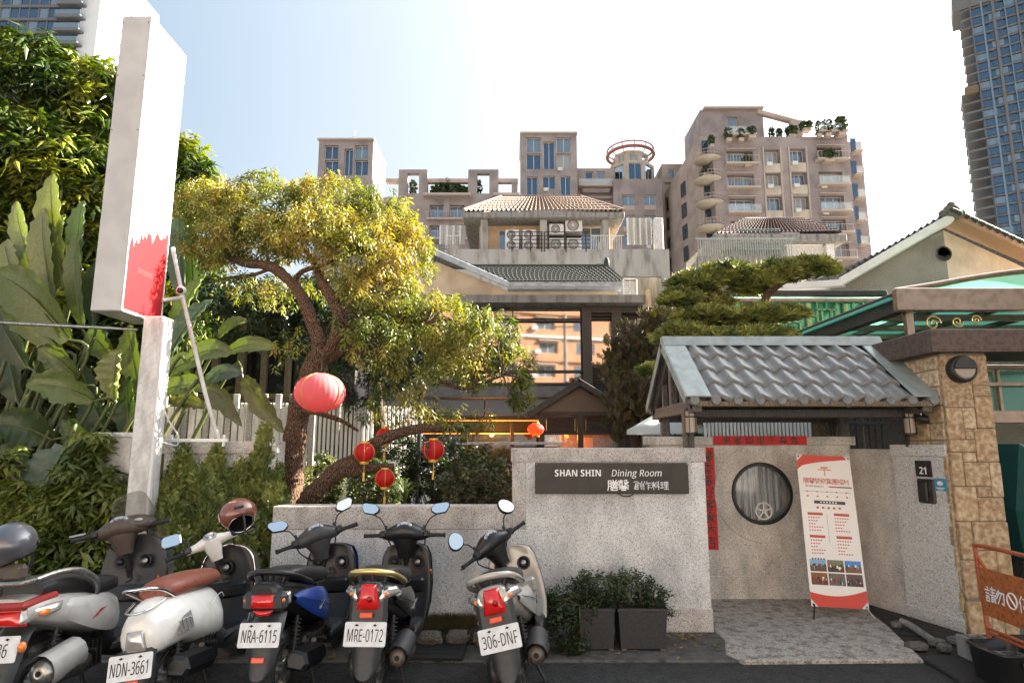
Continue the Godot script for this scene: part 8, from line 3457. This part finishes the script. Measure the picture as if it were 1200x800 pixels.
	for k in 330:
		var z := -5.5 - rng.randf() * .7
		var x := -2.4 + rng.randf() * 5.2
		if k < 130:
			x = [-.45, -.25, 1.42][k % 3] + jit(.28)
			z = [-5.82, -5.85, -6.05][k % 3] + jit(.09)
		if x > 1.85 and z < -5.6:
			continue
		where.append(Transform3D(Basis.from_euler(V(jit(.3), rng.randf() * TAU, jit(.3))).scaled(Vector3.ONE * rng.randf_range(.5, 1.2)), V(x, .032 + (.05 if k < 130 and k % 3 < 2 else .0), z)))
		tints.append([Color(.3, .14, .04), Color(.24, .17, .07), Color(.14, .07, .03), Color(.34, .22, .06)][k % 4])
	g = spread(lf.mesh(), where, tints, "fallen_leaves", M.leaf, self)
	tag(g, "fallen brown leaves scattered over the pavement and the bed", "leaves")



func blob_rock(at: Vector3, s: Vector3, label: String, material: Material, called := "edging_stone", group := "stones edging the planting bed") -> void:
	var m := MB.new()
	var rows := []
	for j in 8:
		var la := -PI / 2 + PI * j / 7.0
		var row := PackedVector3Array()
		for k in 14:
			var a := TAU * k / 14
			var d := V(cos(la) * cos(a), sin(la), cos(la) * sin(a))
			var e := 1.0 + .3 * nz.get_noise_3d(d.x * 1.6 + at.x * 7, d.y * 1.6, d.z * 1.6 + at.z * 5)
			d = V(signf(d.x) * pow(absf(d.x), .7), signf(d.y) * pow(absf(d.y), .7), signf(d.z) * pow(absf(d.z), .7))
			row.append(d * s * .5 * e)
		rows.append(row)
	m.grid(rows, true, false, false)
	var o := put(m, called, material, self, Transform3D(Basis(Vector3.UP, jit(.4)), at))
	tag(o, label, "stone", group)


func make_small_things() -> void:
	var m := MB.new()
	# the tall sign box
	var w := thing("sign_tower", "tall white sign box with a red lower panel whose top edge traces a sun and shade dapple on a white steel post", "sign", V(0, 0, 0))
	var f0 := -5.95
	var f1 := -6.65
	var xl: float = -4.068
	var xr: float = -3.770
	var yb: float = 3.011
	var yt: float = 6.159
	m = MB.new()
	m.bev(V((xl + xr) / 2, (yb + yt) / 2, (f0 + f1) / 2), V(xr - xl, yt - yb, f0 - f1), .008)
	put(m, "sign_box", M.sign_white, w)
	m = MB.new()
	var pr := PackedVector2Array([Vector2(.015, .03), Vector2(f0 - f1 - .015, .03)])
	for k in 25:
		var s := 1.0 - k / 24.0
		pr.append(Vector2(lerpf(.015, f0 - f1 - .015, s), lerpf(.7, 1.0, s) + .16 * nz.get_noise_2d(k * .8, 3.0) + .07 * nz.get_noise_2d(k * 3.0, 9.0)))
	m.prism(pr, .0, .003, Transform3D(Basis(Vector3.UP, PI / 2), V(xr, yb, f0)))  # uneven top edge draws where sunlight and dappled shade meet
	put(m, "dappled_red_panel", M.sign_red, w)
	m = MB.new()
	for k in 2:
		m.bev(V(xr + .004, (yb + yt) / 2, f0 - .006 if k == 0 else f1 + .006), V(.014, yt - yb, .014), .003)
	m.bev(V(xr + .004, yb + .006, (f0 + f1) / 2), V(.014, .014, f0 - f1 - .03), .003)
	m.bev(V(xr + .004, yt - .006, (f0 + f1) / 2), V(.014, .014, f0 - f1 - .03), .003)
	put(m, "panel_frame", M.white, w)
	m = MB.new()
	var sx := Basis(Vector3.UP, PI / 2) * Basis(Vector3.BACK, PI / 2 - .12)
	latin(m, "Shan Shin", V(xr + .0035, yb + 1.2, f0 - .42), .17, sx, false, 1.0, .3, .002)
	put(m, "faded_lettering", mat("faded_print", lin(.72, .68, .62), .5), w)
	m = MB.new()
	latin(m, "DINING", V(xr + .0038, yb + .46, f0 - .2), .07, Basis(Vector3.UP, PI / 2), true, 1.0, .0, .001)
	put(m, "small_lettering", mat("dark_red_print", lin(.2, .006, .01), .5), w)
	for k in 6:
		m = MB.new()
		m.ell(V(xl + .02 if k % 2 == 0 else xr - .02, yt - .08 - .6 * (k / 2), f0), V(.008, .008, .004), 8)
		put(m, "screw", M.exhaust, w)
	m = MB.new()
	m.bev(V(-3.594, yb / 2, -6.3), V(.2, yb, .2), .01)
	put(m, "post", M.white_old, w)
	m = MB.new()
	m.bev(V(-3.594 + .11, yb / 2 + .3, -6.22), V(.03, yb - .7, .05), .006)
	put(m, "conduit", M.white, w)
	m = MB.new()
	m.tube([V(-5.377, 2.971, -6.300), V(-3.808, 2.891, -6.300)], .016, 8)
	tag(put(m, "guy_bar", M.steel), "thin grey steel bar running from the sign box out of the picture", "bar")
	# leaning ladder pole with camera
	w = thing("camera_pole", "leaning white pole with a security camera beside the sign box", "pole")
	m = MB.new()
	m.tube([V(-3.111, 1.748, -6.800), V(-3.309, 2.292, -6.800), V(-3.635, 3.328, -6.800), V(-3.800, 3.915, -6.800)], .022, 10)
	put(m, "pole", M.white_old, w)
	m = MB.new()
	m.tube([V(-3.637, 3.348, -6.800), V(-3.746, 3.263, -6.600)], .02, 8)
	put(m, "bracket_arm", M.white, w)
	m = MB.new()
	m.lathe([Vector2(.045, -.05), Vector2(.05, .0), Vector2(.045, .05), Vector2(0, .055)], 16, V(-3.609, 3.400, -6.700), turned(V(.3, -.25, .9)))
	put(m, "camera_body", M.white, w)
	m = MB.new()
	m.lathe([Vector2(.03, .05), Vector2(.032, .062), Vector2(0, .064)], 14, V(-3.609, 3.400, -6.700), turned(V(.3, -.25, .9)))
	put(m, "lens", M.pane_dark, w)
	w = thing("white_rail", "white steel rail standing above the granite wall beside the sign post", "rail", Vector3.ZERO)
	m = MB.new()
	m.bev(V(-3.340, 1.782, -6.6), V(.82, .035, .035), .005)
	put(m, "top_bar", M.white, w)
	for u in [-3.522, -2.976]:
		m = MB.new()
		m.bev(V(u, 1.78, -6.6), V(.03, .12, .03), .004)
		put(m, "foot", M.white, w)
	w = thing("meter_box", "grey electric meter box on the white pier beside the conifers", "meter box", V(-4.0, 1.2, -6.59))
	m = MB.new()
	m.bev(V(0, .1, .03), V(.14, .3, .12), .01)
	put(m, "casing", M.concrete, w)
	m = MB.new()
	m.lathe([Vector2(.05, 0), Vector2(.045, .03), Vector2(0, .04)], 14, V(0, .15, .09), Basis(Vector3.RIGHT, PI / 2))
	put(m, "dial", M.gauge, w)
	m = MB.new()
	m.bev(V(.0, -.2, .03), V(.1, .2, .08), .01)
	put(m, "lower_box", M.white_old, w)
	# looping cable by the post
	m = MB.new()
	m.tube(curve([V(-3.483, 2.581, -6.200), V(-3.469, 2.243, -6.200), V(-3.417, 1.997, -6.300), V(-3.354, 1.831, -6.400), V(-3.388, 1.730, -6.450), V(-3.502, 1.764, -6.400)], 5), .008, 6)
	tag(put(m, "hanging_cable", M.white_old), "loose white cable hanging beside the sign post", "cable")

	# planters
	var leaf := leaf_cluster(9, .045, .02, .35, .08, 41)
	for k in 2:
		w = thing("planter_box", ["dark square planter box next to the silver scooter, left of the pair", "dark square planter box nearer the gate, right of the pair"][k], "planter", V([.72, 1.12][k], .03, -5.88), [.03, -.02][k], "dark planter boxes by the wall")
		m = MB.new()
		var a: float = [.3, .41][k]
		var hh := .33
		var rows := []
		for q in [[.92, .0], [.985, .22], [1.0, .3], [1.04, .305], [1.04, hh]]:
			var row := PackedVector3Array()
			for c in [[-1, -1], [1, -1], [1, 1], [-1, 1]]:
				row.append(V(c[0] * a / 2 * q[0], q[1], c[1] * .19 * q[0]))
			rows.append(row)
		for r in rows.size() - 1:
			for c in 4:
				m.quad(rows[r][(c + 1) % 4], rows[r][c], rows[r + 1][c], rows[r + 1][(c + 1) % 4])
		put(m, "box", mat("charcoal_plastic", lin(.035, .034, .036), .55, 0, {"tex": T.stain, "scale": 3.0}), w)
		m = MB.new()
		m.bev(V(0, .3, 0), V(a, .02, .37), .004)
		put(m, "soil", M.soil, w)
		m = MB.new()
		for c in 2:
			m.box(V(-a * .4 if c == 0 else a * .4, .0, 0), V(.04, .03, .34))
		put(m, "foot", M.exhaust, w)
	w = thing("planter_shrub", "bushy dark green trailing shrub growing over both planter boxes", "shrub", V(.75, .3, -5.88))
	var blobs := []
	for q in [[V(.536, .387, -5.800), .26, .2], [V(.752, .468, -5.850), .26, .16], [V(1.047, .472, -5.900), .24, .16], [V(1.239, .397, -5.850), .17, .13], [V(.436, .203, -5.700), .2, .17], [V(.368, .350, -5.750), .16, .15], [V(1.348, .326, -5.850), .1, .1], [V(.516, .081, -5.650), .14, .12]]:
		blobs.append([q[0] - w.position, V(q[1], q[2], q[1] * .75)])
	crown(w, "foliage", blobs, 2500, leaf, 1.0, [Color(.03, .05, .018), Color(.05, .075, .025), Color(.085, .1, .04)], M.leaf, .8, .3, -.3)
	crown(w, "shoots", [[V(1.020, .612, -5.850) - w.position, V(.1, .06, .1)], [V(.679, .583, -5.850) - w.position, V(.18, .05, .1)], [V(1.389, .411, -5.850) - w.position, V(.08, .08, .08)], [V(.333, .504, -5.750) - w.position, V(.08, .1, .08)]], 1400, leaf, .9, [Color(.05, .075, .025), Color(.09, .11, .04)], M.leaf, .8, .1, -.1)
	twigs(w, [V(0, 0, 0), V(.3, 0, 0), V(-.1, 0, .1), V(.45, 0, 0)], blobs, 60, .006)

	# edging stones
	var spots := [[-.22, -5.84, .24], [-.48, -5.86, .2], [-.72, -5.84, .24], [-1.25, -5.85, .26], [-1.55, -5.84, .22], [-1.85, -5.86, .25]]
	var words := ["squared stone nearest the silver scooter", "rounded stone just right of the black scooter's wheel", "stone behind the black scooter's muffler", "stone between the black and the blue scooters", "stone beside the blue scooter's floor board", "stone left of the blue scooter's front wheel"]
	for k in spots.size():
		blob_rock(V(spots[k][0], .075, spots[k][1]), V(spots[k][2], .13, .15), words[k] + " at the edge of the bed", M.rock)
	for q in [[V(3.700, .044, -5.850), .16, "flat grey rock in the gutter beside the white pipe"], [V(3.465, .039, -5.750), .2, "pale flat rock in the gutter at the corner of the ramp"], [V(3.665, -.021, -5.700), .14, "small dark rock at the end of the white pipe"], [V(3.898, .044, -5.900), .18, "brown rock under the orange barrier's frame"], [V(3.692, .070, -6.400), .16, "long stone lying along the foot of the side wall"]]:
		var p: Vector3 = q[0]
		blob_rock(V(p.x, .04, p.z), V(q[1] * .85, .07, q[1] * .6), q[2], M.rock, "gutter_rock", "rocks in the gutter")
	m = MB.new()
	m.tube(curve([V(3.726, .077, -6.400), V(3.759, .058, -6.300), V(3.737, .029, -6.000), V(3.773, -.006, -5.900), V(3.760, -.031, -5.820)], 5), .03, 12)
	m.lathe([Vector2(.047, -.03), Vector2(.047, .03)], 12, V(3.773, -.006, -5.900), turned(V(.3, -.2, 1)))
	tag(put(m, "drain_pipe", M.concrete), "dirty white drain pipe lying in the gutter beside the side wall", "pipe")

	make_banner_stand()
	make_barrier()

	# teal van behind the column
	w = thing("teal_van", "teal van parked in the garage behind the stone column", "van", V(7.05, 0, -7.9))
	m = MB.new()
	m.prism(PackedVector2Array([Vector2(-.85, .35), Vector2(.85, .35), Vector2(.88, .95), Vector2(.74, 1.75), Vector2(-.74, 1.75), Vector2(-.88, .95)]), -3.2, .0, Transform3D(), .06)
	put(m, "body", M.teal, w)
	m = MB.new()
	m.prism(PackedVector2Array([Vector2(-.72, 1.05), Vector2(.72, 1.05), Vector2(.62, 1.62), Vector2(-.62, 1.62)]), .0, .02, Transform3D(), .01)
	put(m, "windscreen", M.pane_dark, w)
	for s in [-1.0, 1.0]:
		m = MB.new()
		m.bev(V(s * .68, .78, .01), V(.26, .18, .06), .02)
		put(m, "headlight", M.lens_clear, w)
		m = MB.new()
		m.bev(V(s * .98, 1.1, -.35), V(.14, .26, .08), .03)
		put(m, "wing_mirror", M.black_metal, w)
		for z in [-.6, -2.5]:
			wheel(w, V(s * .74, .3, z), .3, .2)
	m = MB.new()
	m.bev(V(0, .45, .05), V(1.7, .2, .12), .03)
	put(m, "bumper", M.teal, w)
	m = MB.new()
	m.span(V(5.0, 0, -12.0), V(10, 3.4, -12.2))
	tag(put(m, "garage_wall", M.plaster_grey), "grey rear wall of the garage behind the van", "wall")


func make_banner_stand() -> void:
	# x frame banner leaning at the gate wall
	var bl := V(3.022, .133, -6.72)
	var tl := V(3.111, 1.638, -7.0)
	var br := V(3.599, bl.y, -6.72)
	var W := br.x - bl.x
	var H := bl.distance_to(V(bl.x, tl.y, tl.z))
	var w := thing("banner_stand", "white and red printed banner on an x frame stand beside the round window", "banner", bl)
	var tilt := atan2(tl.z - bl.z, tl.y - bl.y)
	w.basis = Basis(Vector3.RIGHT, tilt) * Basis(Vector3.BACK, -(tl.x - bl.x) / H * .9)
	var m := MB.new()
	m.box(V(W / 2, H / 2, 0), V(W, H, .003))
	put(m, "banner_sheet", mat("banner_vinyl", lin(.82, .77, .71), .4, 0, {"tri": false}), w)
	var red := mat("banner_red", lin(.6, .055, .03), .4, 0, {"tri": false})
	var ink := mat("banner_ink", lin(.52, .07, .04), .5, 0, {"tri": false})
	var dark := mat("banner_dark_ink", lin(.06, .05, .05), .5, 0, {"tri": false})
	# swooping bands at the head and foot
	m = MB.new()
	var head := PackedVector2Array([Vector2(0, H), Vector2(0, H * .895)])
	for k in 13:
		var s := k / 12.0
		head.append(Vector2(W * s, H * (.895 + .085 * pow(s, .45))))
	head.append(Vector2(W, H))
	m.prism(head, .0016, .0024)
	var foot := PackedVector2Array([Vector2(0, 0), Vector2(W, 0)])
	for k in 13:
		var s := 1.0 - k / 12.0
		foot.append(Vector2(W * s, H * (.105 - .045 * sin(PI * s * .8 + .35) + .02 * s)))
	m.prism(foot, .0016, .0024)
	put(m, "red_bands", red, w)
	var at := func(u: float, v: float) -> Vector3:
		return V(W * u, H * (1.0 - v), .0)
	# an emblem, the heading, the rules and the lines of print
	m = MB.new()
	m.box(at.call(.5, .11) + V(0, 0, .0022), V(.012, .1, .001))
	m.box(at.call(.5, .1) + V(0, 0, .0026), V(.14, .012, .001))
	m.box(at.call(.5, .085) + V(0, 0, .0022), V(.08, .02, .001))
	put(m, "emblem", mat("banner_pale_ink", lin(.6, .3, .2), .5, 0, {"tri": false}), w)
	m = MB.new()
	for k in 8:
		glyph(m, "膳馨餐飲集團福利"[k], at.call(.085 + .106 * k, .197), .057, .0048)
	put(m, "heading", ink, w)
	m = MB.new()
	latin(m, "INTERN BENEFITS", at.call(.11, .217) + V(0, 0, .0022), .026, Basis(), false, .95, 0, .001)
	m.box(at.call(.76, .217) + V(0, 0, .0022), V(.24, .012, .001))
	m.box(at.call(.5, .253) + V(0, 0, .0022), V(.5, .003, .001))
	put(m, "subheading", dark, w)
	m = MB.new()
	for k in 5:
		m.lathe([Vector2(.008, .002), Vector2(.008, .003), Vector2(0, .003)], 10, at.call(.14 + .18 * k, .253), Basis(Vector3.RIGHT, PI / 2))
		m.box(at.call(.14 + .18 * k, .285) + V(0, 0, .0022), V(.02, .014, .001))
	m.box(at.call(.63, .217) + V(0, 0, .0032), V(.1, .013, .001))
	put(m, "timeline", ink, w)
	m = MB.new()
	m.box(at.call(.53, .325) + V(0, 0, .0022), V(.33, .032, .001))
	put(m, "dark_label", dark, w)
	m = MB.new()
	for k in 6:
		var px := .37 + .055 * k
		m.box(at.call(px, .325) + V(0, 0, .003), V(.016, .014, .001))
	put(m, "label_text", M.letter, w)
	var texts := MB.new()
	for k in 5:
		texts.box(at.call(.3 + .1 * k, .362) + V(0, 0, .0022), V(.026, .02, .001))
	var heads := MB.new()
	for q in [[.22, .405], [.7, .405], [.22, .555], [.7, .555]]:
		heads.box(at.call(q[0] + .02, q[1]) + V(0, 0, .0022), V(.16, .026, .001))
		for r in 5:
			var n := 3 + (r * 7 + int(q[0] * 10)) % 4
			for c in n:
				texts.box(at.call(q[0] - .1 + .045 * c, q[1] + .025 + .021 * r) + V(0, 0, .0022), V(.016, .011, .001))
	put(heads, "red_labels", ink, w)
	put(texts, "small_print", ink, w)
	m = MB.new()
	m.box(at.call(.45, .5) + V(0, 0, .0022), V(.002, .3, .001))
	for r in 3:
		for c in 5:
			m.box(at.call(.11 + .05 * c, .7 + .024 * r) + V(0, 0, .0022), V(.018, .013, .001))
	put(m, "contact_lines", dark, w)
	# six small photographs
	for k in 6:
		m = MB.new()
		m.quad(at.call(.05 + .31 * (k % 3), .865 - .085 + .085 * (k / 3)) + V(0, 0, .003), at.call(.05 + .31 * (k % 3) + .29, .865 - .085 + .085 * (k / 3)) + V(0, 0, .003), at.call(.05 + .31 * (k % 3) + .29, .785 - .085 + .085 * (k / 3) + .004) + V(0, 0, .003), at.call(.05 + .31 * (k % 3), .785 - .085 + .085 * (k / 3) + .004) + V(0, 0, .003))
		put(m, "printed_photo", photo_print(k), w)
	# corners, poles and feet
	for k in 4:
		m = MB.new()
		var cx := .0 if k % 2 == 0 else W
		var cy := .0 if k < 2 else H
		var sx := 1.0 if k % 2 == 0 else -1.0
		var sy := 1.0 if k < 2 else -1.0
		m.prism(PackedVector2Array([Vector2(cx, cy), Vector2(cx + sx * .07, cy), Vector2(cx, cy + sy * .07)]), .0026, .006)
		var cor := put(m, "corner_patch", M.white, w)
		m = MB.new()
		m.lathe([Vector2(.009, .006), Vector2(.009, .008), Vector2(0, .008)], 10, V(cx + sx * .02, cy + sy * .02, 0), Basis(Vector3.RIGHT, PI / 2))
		put(m, "eyelet", M.black_metal, cor)
	m = MB.new()
	m.tube([V(.02, .02, -.02), V(W / 2, H * .45, -.05), V(W - .02, H - .02, -.02)], .006, 6)
	m.tube([V(W - .02, .02, -.02), V(W / 2, H * .45, -.06), V(.02, H - .02, -.02)], .006, 6)
	put(m, "cross_poles", M.black_metal, w)
	for s in [.0, 1.0]:
		m = MB.new()
		m.tube([V(.03 + (W - .06) * s, .02, .01), V(.01 + (W - .0) * s + (s - .5) * .06, -.13, .07)], .008, 7)
		put(m, "foot", M.black_metal if s == .0 else M.steel, w)


func photo_print(k: int) -> StandardMaterial3D:
	# a small printed photograph: sky, ground and figures as blots of ink
	var im := Image.create(48, 32, false, Image.FORMAT_RGB8)
	var r := RandomNumberGenerator.new()
	r.seed = 50 + k
	var sky: Color = [Color(.55, .7, .85), Color(.5, .5, .35), Color(.3, .55, .85), Color(.55, .35, .15), Color(.45, .4, .35), Color(.4, .3, .3)][k]
	var low: Color = [Color(.35, .3, .25), Color(.3, .22, .12), Color(.5, .35, .22), Color(.4, .25, .12), Color(.4, .38, .36), Color(.3, .22, .2)][k]
	for y in 32:
		for x in 48:
			var c := sky if y < 14 + 4 * sin(x * .4 + k) else low
			im.set_pixel(x, y, c * r.randf_range(.75, 1.15))
	for n in 16:
		var c := [Color(.9, .88, .84), Color(.15, .13, .12), Color(.7, .2, .15), Color(.25, .35, .2)][r.randi() % 4] as Color
		im.fill_rect(Rect2i(r.randi_range(2, 42), r.randi_range(10, 22), r.randi_range(2, 5), r.randi_range(4, 9)), c)
	var m := mat("printed_photo", Color.WHITE, .4, 0, {"tri": false, "tex": ImageTexture.create_from_image(im)})
	return m


func make_barrier() -> void:
	var a: Vector3 = V(3.708, .948, -5.250)
	var b := V(a.x - .06, a.y, a.z + 1.25)
	var w := thing("barrier", "rusty orange folding barrier with white no parking characters beside the column", "barrier", V(a.x, .17, a.z))
	var d := (b - a).normalized()
	w.basis = Basis(d, Vector3.UP, d.cross(Vector3.UP))
	var L := a.distance_to(b)
	var top := a.y - .17
	var m := MB.new()
	m.tube(curve([V(.05, 0, 0), V(.02, top * .5, 0), V(.0, top - .06, 0), V(.05, top, 0), V(L * .5, top, 0), V(L - .05, top, 0), V(L, top - .06, 0), V(L, top * .5, 0), V(L, 0, 0)], 6), .017, 10)
	put(m, "tube_frame", M.pipe_orange, w)
	m = MB.new()
	for y in [.16, top * .55 - .3]:
		m.tube([V(.04, y, 0), V(L, y, 0)], .013, 8)
	put(m, "lower_bar", M.pipe_orange, w)
	m = MB.new()
	m.bev(V(L / 2 + .01, top - .34, .01), V(L - .05, .36, .012), .004)
	var p := put(m, "board", M.orange, w)
	m = MB.new()
	glyph(m, "請", V(.09, top - .4, .016), .11, .011)
	glyph(m, "勿", V(.205, top - .4, .016), .1, .012)
	var ring := []
	for k in 25:
		ring.append(V(.37 + cos(TAU * k / 24) * .05, top - .345 + sin(TAU * k / 24) * .055, .018))
	m.tube(ring, .006, 6, false)
	m.tube([V(.335, top - .306, .018), V(.405, top - .384, .018)], .006, 6)
	glyph(m, "停", V(.44, top - .4, .016), .11, .011)
	glyph(m, "車", V(.57, top - .4, .016), .11, .012)
	put(m, "lettering", M.letter, p)
	m = MB.new()
	m.tube([V(.02, top - .1, 0), V(.1, 0, -.35)], .014, 8)
	m.tube([V(L, top - .1, 0), V(L - .05, 0, -.35)], .014, 8)
	put(m, "back_leg", M.pipe_orange, w)
	# hollow concrete blocks under it
	var names := ["hollow concrete block under the left end of the orange barrier", "hollow concrete block in the middle under the orange barrier", "hollow concrete block at the right edge under the orange barrier"]
	for k in 3:
		var h := thing("hollow_block", names[k], "concrete block", a + d * (-.12 + .42 * k) + V(.06, -a.y, .0), atan2(-d.z, d.x), "hollow blocks under the barrier")
		m = MB.new()
		var s := V(.39, .19, .19)
		m.span(V(-s.x / 2, 0, s.z / 2), V(s.x / 2, s.y, s.z / 2 - .03))
		m.span(V(-s.x / 2, 0, -s.z / 2), V(s.x / 2, s.y, -s.z / 2 + .03))
		for x in [-s.x / 2 + .0001, -.065, .065 - .03, s.x / 2 - .0301]:
			m.span(V(x, .0, -s.z / 2 + .03), V(x + .03, s.y - .003, s.z / 2 - .03))
		put(m, "block_shell", M.concrete, h)
	w = thing("plastic_tub", "black plastic tub in the lower right corner in front of the concrete blocks", "tub", V(3.656, 0, -4.95))
	m = MB.new()
	var rows := []
	for q in [[.0, .86], [.24, .98], [.25, 1.04], [.27, 1.04], [.27, .95], [.05, .86]]:
		rows.append(ring_at(Vector3.ZERO, .2 * q[1], .2 * q[1], 28, .35))
		for k in 28:
			var v: Vector3 = rows[-1][k]
			rows[-1][k] = V(v.x, q[0], v.y)
	m.grid(rows)
	put(m, "tub_body", M.bag, w)
	m = MB.new()
	m.bev(V(0, .2, .205), V(.14, .04, .03), .01)
	put(m, "handle", M.bag, w)
